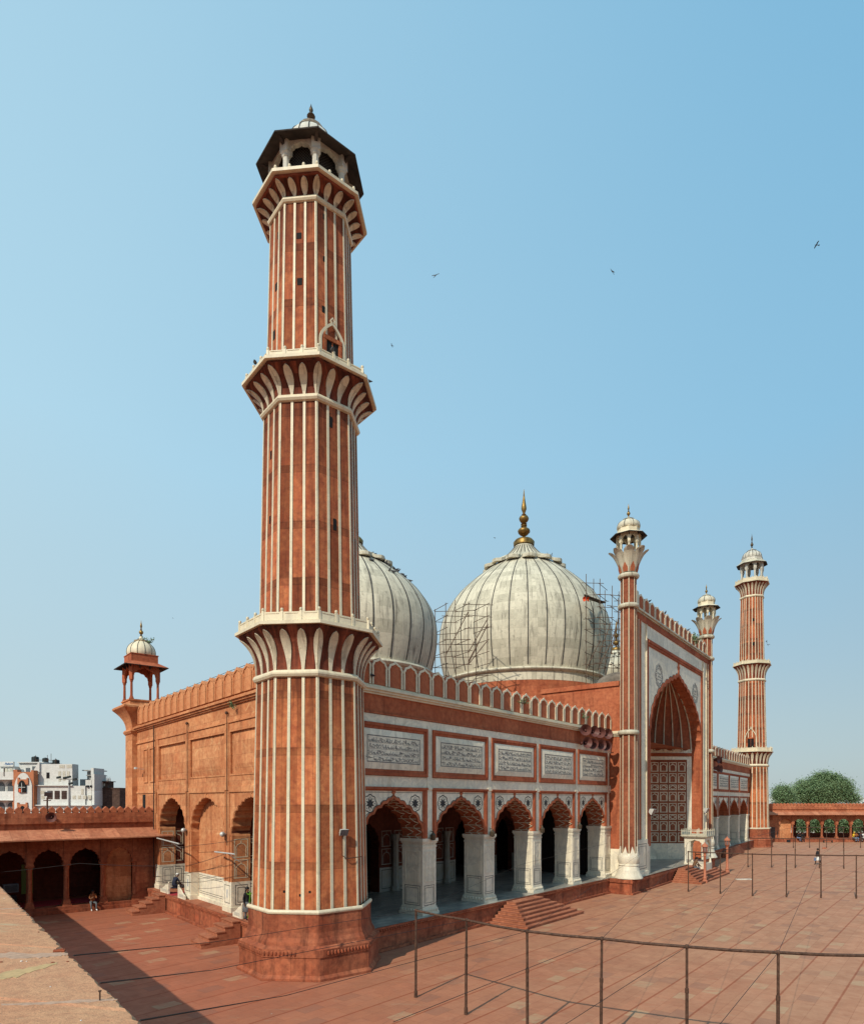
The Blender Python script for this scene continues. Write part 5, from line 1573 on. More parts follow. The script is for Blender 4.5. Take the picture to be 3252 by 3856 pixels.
mb = MB(); FRt.box(mb, FRt.u_at(2895.5), FRt.u_at(2917), .6, 2.75, -.2, .03, 0); FRt.box(mb, FRt.u_at(2906) - .03, FRt.u_at(2906) + .03, .6, 2.75, .03, .06, 0)
FRt.box(mb, FRt.u_at(2925), FRt.u_at(2928), .9, 1.9, -.2, .01, 0)
build('door', mb, M['grille'], GR)

# ------------------------------------------------------------------ terrace the camera stands on
ZL = 6.0
tp = lambda x, y: G(x, y, ZL)
a, b = tp(0, 3334), tp(540, 3856)
FT = Frame(b, a - b, (1, .6))
TER = thing('roof_terrace', 'weathered sandstone roof ledge in the near corner with cracked mortar', 'terrace', FT(4, 0, -2))
mb = MB(); trng = random.Random(2)
u = -14.0; edge = []
while u < 50:
    edge.append((u, trng.uniform(-.014, .014) - (trng.uniform(.02, .05) if trng.random() < .10 else 0))); u += .07 if -1 < u < 14 else 1.0
for k in range(len(edge) - 1):
    (u0, e0), (u1, e1) = edge[k], edge[k + 1]
    mb.poly([FT(u0, ZL, e0 - .03), FT(u1, ZL, e1 - .03), FT(u1, ZL, -5.0), FT(u0, ZL, -5.0)])
    mb.poly([FT(u0, ZL - .03, e0), FT(u1, ZL - .03, e1), FT(u1, ZL, e1 - .03), FT(u0, ZL, e0 - .03)])
    mb.poly([FT(u0, ZL - .45, e0), FT(u1, ZL - .45, e1), FT(u1, ZL - .03, e1), FT(u0, ZL - .03, e0)])
build('ledge', mb, M['ledge'], TER)
prn_ = random.Random(8)
def smear(px, half, mat_, dz):
    L_, R_ = [], []
    for i in range(len(px) - 1):
        for k in range(7):
            t = k / 7.0; x = px[i][0] + (px[i + 1][0] - px[i][0]) * t; y = px[i][1] + (px[i + 1][1] - px[i][1]) * t
            w_ = (half[i] + (half[i + 1] - half[i]) * t) * prn_.uniform(.65, 1.3)
            L_.append(tp(x, y - w_)); R_.append(tp(x, y + w_ * prn_.uniform(.7, 1.2)))
    m_ = MB()
    for i in range(len(L_) - 1):
        q4 = [p + Vector((0, 0, dz)) for p in (R_[i], R_[i + 1], L_[i + 1], L_[i])]
        m_.poly(q4)
        for a_, b_ in ((0, 1), (2, 3)): m_.poly([q4[a_] - Vector((0, 0, dz + .002)), q4[b_] - Vector((0, 0, dz + .002)), q4[b_], q4[a_]])
    return build('mortar_joint' if mat_ == 'mortar' else 'lime_smear', m_, M[mat_], TER)
smear([(-20, 3600), (120, 3602), (215, 3596), (262, 3594)], (12, 11, 8, 2), 'mortar', .004)
smear([(5, 3786), (150, 3782), (300, 3773), (420, 3768), (446, 3766)], (3, 5, 6, 4, 1), 'mortar', .004)
smear([(-20, 3684), (60, 3668), (150, 3645), (225, 3626)], (13, 12, 9, 2), 'lime', .003)
smear([(-10, 3425), (60, 3422), (85, 3421)], (1.5, 2, 1), 'mortar', .003)
mb = MB(); FT.box(mb, -14, 50, 0, ZL - .44, -4.9, -.10, 0); build('wall', mb, M['gallery'], TER)

# ------------------------------------------------------------------ ground
mb = MB(); L = 260
mb.poly([(-L, -80, 0), (L, -80, 0), (L, 190, 0), (-L, 190, 0)])
rotc = -atan2(FF.d.y, FF.d.x)
o = build('courtyard', mb, courtyard_mat(rotc)); tag(o, None, None, kind='structure'); o['label'] = 'courtyard of weathered red sandstone slabs'
mb = MB(); L = 6000
mb.poly([(-L, -L, -.25), (L, -L, -.25), (L, L, -.25), (-L, L, -.25)])
q = N('city_ground'); n1 = q.noise(q.uv(), .02, 4); q.out(q.mix(n1, (.12, .11, .10), (.20, .19, .17)), .95)
o = build('city_ground', mb, q.mat); tag(o, None, None, kind='structure')
# ------------------------------------------------------------------ steps
def stairs_pyramid(name, label, A, B, fr, wall_w, n, h, cat='steps', left=True, side=.32):
    """stepped pyramid against a podium: front edge A -> B on the ground"""
    uA = (A - fr.o).dot(fr.d); uB = (B - fr.o).dot(fr.d); w0 = max((A - fr.o).dot(fr.n), (B - fr.o).dot(fr.n))
    mb = MB(); run = (w0 - wall_w - .35) / n
    for k in range(n):
        z0, z1 = h * k / n, h * (k + 1) / n
        e = k * side
        fr.box(mb, uA + e, uB - e, z0, z1 - .05, wall_w, w0 - k * run, 0)
        fr.box(mb, uA + e - .03, uB - e + .03, z1 - .05, z1, wall_w, w0 - k * run + .03, 0)
    return solo(name, mb, M['step'], label, cat, 'stone steps up to the hall', None, fr((uA + uB) / 2, 0, w0))
A, B = G(1985, 3503), G(2190, 3440)
stairs_pyramid('stone_steps', 'stepped pyramid of red stone steps below the middle arcade pillars', A, B, FF, .55, 7, 1.16)
A, B = G(2660, 3330), G(2748, 3290)
stairs_pyramid('stone_steps', 'wide red stone steps below the white marble canopy at the gateway', G(2600, 3329), G(2746, 3291), FP, .45, 7, 1.16, side=.30)
stairs_pyramid('stone_steps', 'small distant stone steps in front of the far wing', G(2735, 3233), G(2803, 3211), FW, .55, 7, 1.1, side=.25)
def side_stairs(label, x, y, n, run, width):
    """straight flight running down along the podium wall, away from the camera"""
    p = G(x, y); u = (p - FS.o).dot(FS.d); mb = MB()
    for k in range(n):
        z1 = 1.14 * (n - k) / n
        FS.box(mb, u + k * run, u + (k + 1) * run + (0 if k < n - 1 else 0), 0, z1, .45, .45 + width, 0)
        FS.box(mb, u + k * run - .0, u + (k + 1) * run + .04, z1, z1 + .05, .43, .47 + width, 0)
    return solo('stone_steps', mb, M['step'], label, 'steps', 'stone steps up to the hall', None, FS(u, 0, .6))
def front_stairs(label, x, n, run, width):
    u = FS.u_at(x) ; mb = MB()
    for k in range(n):
        z1 = 1.14 * (n - k) / n
        FS.box(mb, u, u + width, 0, z1, .5 + k * run, .5 + (k + 1) * run, 0)
        FS.box(mb, u - .03, u + width + .03, z1, z1 + .06, .5 + k * run, .5 + (k + 1) * run + .05, 0)
    return solo('stone_steps', mb, M['step'], label, 'steps', 'stone steps up to the hall', None, FS(u, 0, .6))
front_stairs('narrow sunlit stone steps beside the gallery corner at the left arch', 652, 5, .42, 1.5)
front_stairs('narrow stone steps half hidden behind the base of the tallest minaret', 940, 5, .42, 1.5)

# low marble parapet wings beside the side arches
def wing(label, x0_, x1_, flip):
    fw_ = Frame(FS(0, 0, .32), FS.d, FS.n); u0, u1 = fw_.u_at(x0_), fw_.u_at(x1_)
    mb = MB(); prof = [(0, 0), (0, 1.05), (.12, 1.06), (.3, .98), (.6, .62), (.85, .42), (1.0, .38), (1.0, 0)]
    L = u1 - u0
    pts = [(u0 + (p if not flip else 1 - p) * L, ZP + .01 + z * .62) for p, z in prof]
    mb.prism([FS(u, z, .38) for u, z in pts], FS.n * -.08, 0)
    e = u0 if not flip else u1
    FS.box(mb, e - .05, e + .05, ZP + .01, ZP + .74, .27, .37, 0); q = FS(e, ZP + .79, .32); mb.ball(q, .06, 0, 8, 6)
    fl = [(u0 + L * .18, ZP + .15), (u1 - L * .18, ZP + .15)]
    FS.box(mb, u0 + L * .2, u1 - L * .2, ZP + .12, ZP + .30, .38, .395, 1)
    solo('marble_balustrade', mb, [M['pillar'], M['jali']], label, 'balustrade', 'low curved marble balustrades', None, FS((u0 + u1) / 2, ZP, .3))
wing('curved white marble balustrade left of the man in a white cap', 636, 607, False)
wing('curved white marble balustrade right of the man in a white cap', 673, 699, True) if False else wing('curved white marble balustrade right of the man in a white cap', 699, 673, True)
wing('curved white marble balustrade beside the woman with the green scarf', 912, 880, False)
mb = MB(); FS.box(mb, FS.u_at(672), FS.u_at(640), ZP + .008, ZP + .02, -.9, .40, 0)
solo('prayer_mat', mb, M['redcarpet'], 'red carpet laid in the left arch under the man in a white cap', 'carpet', None, None, FS(FS.u_at(655), ZP, 0))

# ------------------------------------------------------------------ marble canopy on the gateway steps
def canopy():
    c = D(2596, 3270, 0.0 + Yp(2596) * .985)
    p0 = FP(FP.u_at(2592), 0, .9)
    root = thing('marble_canopy', 'small white marble canopy on four columns with a railed flat top', 'pavilion', (p0.x, p0.y, ZP))
    f = Frame((p0.x, p0.y), FP.d, FP.n)
    a, bdep = 1.75, 1.35
    mb = MB(); f.box(mb, -a - .2, a + .2, ZP - .9, ZP + .16, -bdep - .2, bdep + .2, 0); build('base', mb, M['pillar'], root)
    for u in (-a, a):
        for w in (-bdep, bdep):
            q = f(u, 0, w); mb = MB()
            mb.lathe([(.20, ZP + .16), (.20, ZP + .3), (.13, ZP + .45), (.11, ZP + 2.3), (.17, ZP + 2.45), (.20, ZP + 2.6)], 10, (q.x, q.y), 0, 0, True)
            build('column', mb, M['pillar'], root)
    for fr, L in ((Frame(f(-a, 0, bdep), f.d, f.n), 2 * a), (Frame(f(-a, 0, -bdep), f.d, -f.n), 2 * a), (Frame(f(-a, 0, -bdep), f.n, -f.d), 2 * bdep), (Frame(f(a, 0, -bdep), f.n, f.d), 2 * bdep)):
        mb = MB(); arch_wall(mb, fr, -.12, L + .12, ZP + 2.6, ZP + 4.1, L / 2, L - .34, ZP + 2.6, 1.15, .22, .11, 0, 0, 3, True)
        build('arch', mb, M['pillar'], root)
    mb = MB(); f.box(mb, -a - .45, a + .45, ZP + 4.1, ZP + 4.22, -bdep - .45, bdep + .45, 0); f.box(mb, -a - .55, a + .55, ZP + 4.22, ZP + 4.34, -bdep - .55, bdep + .55, 0)
    build('roof_slab', mb, M['dome'], root)
    mb = MB()
    for (u0, u1, w0, w1) in ((-a - .5, a + .5, bdep + .38, bdep + .45), (-a - .5, a + .5, -bdep - .45, -bdep - .38), (-a - .5, -a - .43, -bdep - .4, bdep + .4), (a + .43, a + .5, -bdep - .4, bdep + .4)):
        f.box(mb, u0, u1, ZP + 4.34, ZP + 4.46, w0, w1, 0); f.box(mb, u0, u1, ZP + 4.95, ZP + 5.05, w0, w1, 0); f.box(mb, u0 + .01, u1 - .01, ZP + 4.46, ZP + 4.95, (w0 + w1) / 2 - .01, (w0 + w1) / 2 + .01, 1)
    for i in range(5):
        for w in (-bdep - .42, bdep + .42):
            q = f(-a - .46 + i * (2 * a + .92) / 4, ZP + 4.34, w); mb.cbox(q, .13, .13, .85, 0, f.rz()); mb.ball(q + Vector((0, 0, .92)), .08, 0, 6, 4)
    for w in (-.45, .45):
        for u in (-a - .46, a + .46):
            q = f(u, ZP + 4.34, w); mb.cbox(q, .13, .13, .85, 0, f.rz()); mb.ball(q + Vector((0, 0, .92)), .08, 0, 6, 4)
    build('railing', mb, [M['dome'], M['jali']], root)
    root.scale = (.66, .66, .66)
canopy()

# ------------------------------------------------------------------ terracotta lamp posts
def lamp_post(label, x, yb, yt):
    g = G(x, yb); Y = g.y; H = (yb - yt) * Y / F
    root = thing('lamp_post', label, 'lamp post', g, 'terracotta lamp posts by the gateway steps')
    c = (g.x, g.y); k = H / 5.2
    mb = MB(); mb.lathe([(.34 * k, 0), (.34 * k, .3 * k), (.22 * k, .4 * k), (.26 * k, .6 * k), (.17 * k, .75 * k), (.15 * k, 3.4 * k), (.22 * k, 3.5 * k), (.14 * k, 3.6 * k), (.30 * k, 3.95 * k), (.36 * k, 4.0 * k)], 12, c, 0, 0, True)
    build('post', mb, M['lampred'], root, 40)
    mb = MB(); mb.lathe([(.26 * k, 4.0 * k), (.30 * k, 4.6 * k)], 8, c, 0, 0); build('lantern_glass', mb, M['glass'], root)
    mb = MB()
    for i in range(8):
        a = i * pi / 4; mb.tube([(c[0] + .27 * k * sin(a), c[1] - .27 * k * cos(a), 4.0 * k), (c[0] + .31 * k * sin(a), c[1] - .31 * k * cos(a), 4.62 * k)], .04 * k, 4)
    build('lantern_frame', mb, M['lampred'], root)
    mb = MB(); mb.lathe([(.42 * k, 4.60 * k), (.40 * k, 4.7 * k), (.30 * k, 4.9 * k), (.12 * k, 5.0 * k), (.08 * k, 5.08 * k), (.10 * k, 5.12 * k), (.01, 5.2 * k)], 12, c, 0, 0, True)
    build('cap', mb, M['lampred'], root, 40)
lamp_post('terracotta lamp post nearer the seated man on the gateway steps', 2653, 3325, 3172)
lamp_post('terracotta lamp post standing at the far end of the gateway steps', 2737, 3289, 3150)

# ------------------------------------------------------------------ pipe frames for awnings
HP = 3.32
def top_ground(x, y):
    Y = (E - HP) * F / (y - HY); return Vector(((x - CX) / F * Y, Y, 0))
ROWS = [
    [(1566, 3430), (1756, 3466), (1984, 3508), (2265, 3536), (2585, 3566), (2929, 3588), (3285, 3600)],
    [(2590.6, 3208), (2711, 3212.5), (2832, 3217), (2960, 3219.5), (3090, 3221), (3223, 3222.5), (3360, 3224)],
    [(2815, 3156.5), (2904, 3157.3), (2993, 3158.3), (3084, 3159), (3176, 3159.8), (3270, 3160.5)],
    [(2985.6, 3116), (3047, 3116), (3111, 3116), (3175, 3116), (3239, 3116), (3305, 3116)]]
ROWLAB = ['nearest rusty pipe awning frame crossing the lower right corner', 'second rusty pipe awning frame, level with the gateway steps', 'third rusty pipe awning frame behind the walking man', 'farthest thin pipe awning frame just before the right gallery']
tops = []
for row, lab in zip(ROWS, ROWLAB):
    P = [top_ground(*q) for q in row]
    root = thing('pipe_frame', lab, 'pipe frame', P[0], 'rusty pipe awning frames')
    tops.append(P)
    for i, p in enumerate(P):
        mb = MB(); ln = rnd.uniform(-.03, .03) if len(tops) == 1 else 0
        mb.tube([(p.x + ln, p.y, 0), (p.x + ln, p.y, .25)], .065, 8); mb.tube([(p.x + ln, p.y, .25), (p.x + ln * .5, p.y, HP * .62)], .048, 8, caps=False); mb.tube([(p.x + ln * .5, p.y, HP * .62), (p.x, p.y, HP + .02)], .040, 8)
        mb.tube([(p.x + ln * .5, p.y, HP * .60), (p.x + ln * .5, p.y, HP * .64)], .058, 8)
        build('post', mb, M['rust'], root)
    for i in range(len(P) - 1):
        a, b = P[i] + Vector((0, 0, HP)), P[i + 1] + Vector((0, 0, HP))
        mb = MB(); mid = (a + b) / 2 + Vector((0, 0, -.02))
        mb.tube([a, mid, b], .045, 8); mb.ball(a, .075, 0, 6, 4); mb.ball(b, .07, 0, 6, 4)
        build('rail', mb, M['rust'], root)

# cables
def cable(label, pts, r=.007, sag=.0, mat='wire', grp='thin black cables over the courtyard'):
    out = []
    for i in range(len(pts) - 1):
        a, b = Vector(pts[i]), Vector(pts[i + 1]); L = (b - a).length
        for k in range(8):
            t = k / 8; out.append(a.lerp(b, t) - Vector((0, 0, 4 * sag * L * t * (1 - t))))
    out.append(Vector(pts[-1]))
    mb = MB(); mb.tube(out, r, 5)
    return solo('cable', mb, M[mat], label, 'cable', grp, None, out[0])
def on_terrace(x, y):
    u = FT.u_at(x); p = FT(u, 0, .0); return Vector((p.x, p.y, E + (HY - y) * p.y / F))
t0 = [p + Vector((0, 0, HP)) for p in tops[0]]; t1 = [p + Vector((0, 0, HP)) for p in tops[1]]; t2 = [p + Vector((0, 0, HP)) for p in tops[2]]; t3 = [p + Vector((0, 0, HP)) for p in tops[3]]
def wallp(fr, x, y): u = fr.u_at(x); p = fr(u, 0, .05); return Vector((p.x, p.y, E + (HY - y) * p.y / F))
cable('cable passing highest in front of the tallest minaret base to the first pipe post', [on_terrace(277, 3599), D(800, 3549, on_terrace(277, 3599).y * .5 + t0[0].y * .5), t0[0]])
cable('cable passing across the foot of the tallest minaret to the second pipe post', [on_terrace(376, 3703), D(800, 3654, on_terrace(376, 3703).y * .55 + t0[1].y * .45), t0[1]])
cable('cable rising from the bottom edge to the third pipe post', [on_terrace(526, 3844), D(1076, 3750, on_terrace(526, 3844).y * .5 + t0[2].y * .5), t0[2]])
cable('cable running from below the frame to the fourth pipe post', [D(1480, 3850, t0[3].y * .62), t0[3], t1[0]])
cable('cable running through the fifth pipe post to the next frame', [D(2110, 3870, t0[4].y * .72), t0[4], t1[2], t2[2]])
cable('cable running through the sixth pipe post towards the right gallery', [D(2700, 3870, t0[5].y * .75), t0[5], t1[4], t2[4]])
cable('cable from the third pipe post to the gateway corner', [t0[2], wallp(FP, 2410, 3215)])
cable('cable from the first pipe post to the last arcade pillar', [t0[0], wallp(FF, 1960, 3256), wallp(FF, 2284, 3176)])
cable('cable from the third frame along to the far gallery', [t1[1], t2[0], t3[0]], .016)
cable('long cable slung low across the dark left gallery', [FL(ul[2], 3.0, .9), D(300, 3252, FL(0, 0, .9).y), wallp(FS, 700, 3262), wallp(FS, 852, 3215)], .014, .01, 'wire')
cable('upper cable strung between the two side arch bracket pipes', [wallp(FS, 600, 3205), wallp(FS, 720, 3185), wallp(FS, 960, 3150)], .012, .008)
cable('lower cable sagging across the blind arch', [wallp(FS, 500, 3300), wallp(FS, 690, 3290), wallp(FS, 960, 3232)], .012, .01)
cable('cable rising across the white dado of the blind arch', [wallp(FS, 600, 3320), wallp(FS, 760, 3322), wallp(FS, 945, 3288)], .012, .005)
cable('thin line of wire along the battlement tips of the side wall', [FS(FS.u_at(x), ZC + 1.80, -.1) for x in (980, 860, 740, 620, 545)], .014, .002, grp=None)
cable('dark vertical downpipe cable at the left end of the side arches', [FS(sP[3] + .42, z, .12) for z in (2.0, 6, 9, 12, 13.2)], .045, 0, 'rust', None)
for u_, lab in ((sP[2], 'drain rod hanging left of the blind arch'), (sP[1], 'drain rod hanging right of the blind arch')):
    mb = MB(); mb.tube([FS(u_ - .12, 6.2 if u_ == sP[2] else 5.0, .10), FS(u_ - .12, 12.5, .10)], .022, 5); mb.ball(FS(u_ - .12, 12.5, .12), .10, 0, 6, 4)
    solo('drain_rod', mb, M['rust'], lab, 'rod', 'drain rods on the side wall', None, FS(u_, 6, .1))
# bracket pipes
for (xa, ya, xb, yb_, lab) in ((603, 3156, 731, 3176, 'straight metal bracket pipe jutting from the left side arch'), (825, 3208, 948, 3214, 'straight metal bracket pipe jutting near the woman')):
    a, b = wallp(FS, xa, ya), wallp(FS, xb, yb_); a = a + FS.n * .2; b = b + FS.n * .9
    mb = MB(); mb.tube([a, b], .045, 6); mb.tube([a.lerp(b, .65), a.lerp(b, .65) - FS.n * .7 + Vector((0, 0, -.5))], .025, 5)
    solo('bracket_pipe', mb, M['lampgrey'], lab, 'pipe', 'bracket pipes on the side wall', None, a)

# ------------------------------------------------------------------ lights, horns and small fittings
def floodlight(label, p, n, s, mats=('lampgrey', 'glass'), arm=True):
    n = Vector(n).normalized(); t = Vector((-n.y, n.x, 0)).normalized()
    root = thing('floodlight', label, 'floodlight', p)
    p = Vector(p); dn = (n + Vector((0, 0, -.45))).normalized(); up = t.cross(dn)
    if up.z < 0: up = -up
    o = p + n * s * .5
    mb = MB()
    A = [o + t * x * s * .5 + up * y * s * .36 for x, y in ((-1, -1), (1, -1), (1, 1), (-1, 1))]
    Bk = [o - dn * s * .45 + t * x * s * .32 + up * y * s * .2 for x, y in ((-1, -1), (1, -1), (1, 1), (-1, 1))]
    mb.loft([Bk, A]); mb.poly(Bk[::-1]); mb.loft([A, [q + dn * s * .06 for q in A]])
    build('housing', mb, M[mats[0]], root)
    mb = MB(); mb.poly([q.lerp(o, .10) + dn * s * .055 for q in A]); mb.poly([q.lerp(o, .10) + dn * s * .03 for q in A][::-1]); build('glass', mb, M[mats[1]], root)
    if arm:
        mb = MB(); mb.tube([p - n * s * .1 + Vector((0, 0, -s * .5)), p + n * s * .2 + Vector((0, 0, -s * .45)), o - dn * s * .2], s * .05, 5); build('bracket', mb, M['rust'], root)
fa = radians(15.5 + 22.5); nn = Vector((sin(fa), -cos(fa), 0))
pf = Vector((C1[0], C1[1], 0)) + nn * 2.42 + Vector((cos(fa), sin(fa), 0)) * .22
yy = pf.y; pf.z = E + (HY - 3135) * yy / F
floodlight('pale floodlight bolted to the right face of the tallest minaret', pf, nn, .40)
mb = MB(); q = pf + nn * .06; tt = Vector((cos(fa), sin(fa), 0))
mb.tube([q + Vector((0, 0, -.2)), q + Vector((0, 0, -1.0)), q + tt * .2 + Vector((0, 0, -1.15)), q + tt * 1.0 + Vector((0, 0, -1.1))], .022, 5); solo('conduit', mb, M['rust'], 'thin conduit below the floodlight on the tallest minaret', 'pipe', None, None, q)
p = FP(FP.u_at(2441), 0, .05); p.z = E + (HY - 3058) * p.y / F; floodlight('pale floodlight at the left edge of the gateway arch', p, FP.n, .75)
p = FP(FP.u_at(2646), 0, .05); p.z = E + (HY - 3053) * p.y / F; floodlight('pale floodlight at the right edge of the gateway arch', p, FP.n, .75)
for x, y, lab in ((705, 3127, 'round lamp on the pier left of the blind arch'), (853, 3142, 'round lamp on the pier right of the blind arch')):
    p = wallp(FS, x, y); mb = MB(); k = FS.n
    mb.tube([p, p + k * .12], .06, 10); mb.tube([p + k * .12, p + k * .22], .15, 12); mb.ball(p + k * .21, .14, 1, 10, 6)
    solo('wall_lamp', mb, [M['grey'], M['lampgrey']], lab, 'wall lamp', 'round wall lamps', None, p)
for x, y, lab in ((1618, 3150, 'small hanging lantern at the first full arcade pillar'), (1842, 3138, 'small hanging lantern at the second arcade pillar'), (2030, 3125, 'small hanging lantern at the third arcade pillar'), (2172, 3112, 'small hanging lantern at the fourth arcade pillar')):
    p = wallp(FF, x, y) + FF.n * .18; mb = MB()
    mb.lathe([(.05, p.z - .22), (.14, p.z - .18), (.16, p.z + .08), (.05, p.z + .2), (.02, p.z + .3)], 8, (p.x, p.y), 0, 0); mb.tube([p + Vector((0, 0, .25)), p + Vector((0, 0, .3)) - FF.n * .2], .02, 4)
    solo('lantern', mb, M['bronze'], lab, 'lantern', 'lanterns on the arcade pillars', None, p)

def horn(mb, p, d, s, m=0, m2=1):
    """loudspeaker horn with its mouth towards d"""
    d = Vector(d).normalized(); a = d.cross(Vector((0, 0, 1))).normalized(); b = a.cross(d)
    rings = []
    for t, r in ((-.9, .12), (-.55, .14), (-.5, .10), (-.2, .14), (0.05, .25), (.25, .42), (.33, .50), (.31, .50), (.2, .38), (0.0, .2), (-.15, .10)):
        rings.append([Vector(p) + d * t * s + (a * cos(k * pi / 8) + b * sin(k * pi / 8)) * r * s for k in range(16)])
    mb.loft(rings[:7], m, True, True); mb.loft(rings[6:], m2, True, True); mb.poly(rings[0][::-1], m); mb.poly(rings[-1][::-1], 2)
    mb.ball(Vector(p) + d * .02 * s, .09 * s, m2, 8, 6)
def horn_rack(label, fr, xs_, ys_, s, dirs, w=.55):
    p0 = wallp(fr, xs_[0], ys_[0])
    root = thing('loudspeaker_rack', label, 'loudspeakers', p0)
    us = [fr.u_at(x) for x in xs_]; pts = []
    for j, yrow in enumerate(ys_):
        for i, u in enumerate(us):
            z = p0.z - j * s * 1.12
            mb = MB(); p = fr(u, z, w)
            horn(mb, p, dirs[(i + j) % len(dirs)], s); build('horn', mb, [M['horn'], M['horn'], M['hole']], root)
    z0, z1 = p0.z - s * (1.12 * (len(ys_) - 1) + .6), p0.z + s * .6
    mb = MB()
    for z in (z0, (z0 + z1) / 2, z1): fr.box(mb, us[0] - s * .7, us[-1] + s * .6, z - .03, z + .03, w - s * .75, w - s * .75 + .05, 0)
    for u in [us[0] - s * .7] + [u_ for u_ in us]: fr.box(mb, u - .03, u + .03, z0 - .2, z1 + (.5 if u == us[0] - s * .7 else .2), w - s * .80, w - s * .74, 0)
    for u in (us[0], us[-1]): fr.box(mb, u - .02, u + .02, z1 - .1, z1 - .05, 0, w, 0)
    build('frame', mb, M['rust'], root)
vdir = (Vector((0, 0, 0)) - FF(LF, 0, 0)).normalized()
d1 = (FF.n * .55 - FF.d * .85); d2_ = (FF.n * .9 - FF.d * .5)
horn_rack('cluster of eight maroon horn loudspeakers below the battlements beside the gateway', FF, (2178, 2206, 2233, 2257), (2752, 2785), .86, [d1, d2_])
horn_rack('smaller far cluster of maroon horn loudspeakers on the wing past the gateway', FW, (2678, 2688), (2862, 2876), 1.0, [FW.n - FW.d * .2, FW.n + FW.d * .4])
# horn and floodlight post on the left gallery
p = FL(FL.u_at(190), 6.45, .45)
root = thing('loudspeaker', 'single dark horn loudspeaker on the left gallery parapet', 'loudspeaker', p)
mb = MB(); horn(mb, p, Vector((.35, -1, 0)), .66); build('horn', mb, [M['horn'], M['horn'], M['hole']], root)
mb = MB(); mb.tube([p + Vector((0, 0, -.1)) - FL.n * .1, p - FL.n * .45 + Vector((0, 0, -.3))], .03, 5); build('bracket', mb, M['rust'], root)
p = FL(FL.u_at(181), 6.7, -.3)
mb = MB(); mb.tube([p, p + Vector((0, 0, 1.05))], .05, 6); mb.tube([p + Vector((-.25, 0, .85)), p + Vector((.25, 0, .85))], .03, 5)
solo('lamp_stand', mb, M['rust'], 'short rusty stand carrying the gallery floodlight', 'stand', None, None, p)
floodlight('box floodlight on its stand above the left gallery horn', p + Vector((0, 0, 1.28)), FL.n, .42, ('grey', 'glass'))
# camera on the narrow bay
p = wallp(FS, 545, 2897); mb = MB(); q = p + FS.n * .35
mb.box(q + Vector((-.12, 0, 0)), FS.d * .42, FS.n * .14, (0, 0, .14)); mb.tube([p, q, q + Vector((0, 0, .1))], .025, 5); mb.tube([p + Vector((.35, 0, 0)), p + Vector((.35, 0, -1.1))], .02, 4)
solo('security_camera', mb, M['lampgrey'], 'small white security camera on the wall above the slit door', 'camera', None, None, p)
# air conditioners in the left gallery
for j, (y, lab) in enumerate(((3300, 'pale air conditioner box high in the leftmost gallery arch'), (3332, 'dark air conditioner box under the pale one in the leftmost gallery arch'))):
    u0 = FL.u_at(48 - j * 8); root = thing('air_conditioner', lab, 'air conditioner', FL(u0, 1.4 - j * .75, -.9))
    zz = 1.55 - j * .75
    mb = MB(); FL.box(mb, u0 - .42, u0 + .42, zz, zz + .52, -1.3, -.7, 0); build('case', mb, M['greyc' if j == 0 else 'blackc'], root)
    mb = MB()
    for k in range(7): FL.box(mb, u0 - .36, u0 + .36, zz + .06 + k * .06, zz + .09 + k * .06, -.7, -.685, 0)
    build('grille', mb, M['hole'], root)
mb = MB(); u0 = FL.u_at(44); FL.box(mb, u0 - .5, u0 + .5, .5, .75, -1.3, -.7, 0); FL.box(mb, u0 - .5, u0 - .42, .75, 1.45, -1.3, -.7, 0); FL.box(mb, u0 + .42, u0 + .5, .75, 1.45, -1.3, -.7, 0)
# nail, brick chip on the ledge
mb = MB(); p = tp(376, 3770); mb.tube([p, p + Vector((.0, 0, .075))], .006, 6); mb.tube([p + Vector((0, 0, .07)), p + Vector((0, 0, .078))], .012, 6)
solo('iron_pin', mb, M['rust'], 'short iron pin sticking up from the near ledge', 'pin', None, None, p)
mb = MB(); p = tp(223, 3586); mb.cbox(p, .10, .045, .025, 0, .3); mb.cbox(p + Vector((.01, .0, .02)), .05, .03, .012, 0, .5)
solo('stone_chip', mb, M['plinth'], 'dark broken stone chip near the edge of the ledge', 'stone chip', None, None, p)
crn = random.Random(4)
for (x, y) in ((100, 3622), (190, 3718), (200, 3627), (16, 3384), (305, 3845), (4, 3625), (80, 3622), (255, 3623), (145, 3512)):
    mb = MB(); p = tp(x, y); r = crn.uniform(.006, .013)
    mb.ball(p + Vector((0, 0, r * .3)), r, 0, 6, 4, crn.uniform(.8, 1.8), 1, .5)
    solo('pebble', mb, M['white'] if crn.random() < .5 else M['plinth'], 'small pale crumb lying on the near ledge', 'pebble', 'crumbs on the near ledge', None, p)
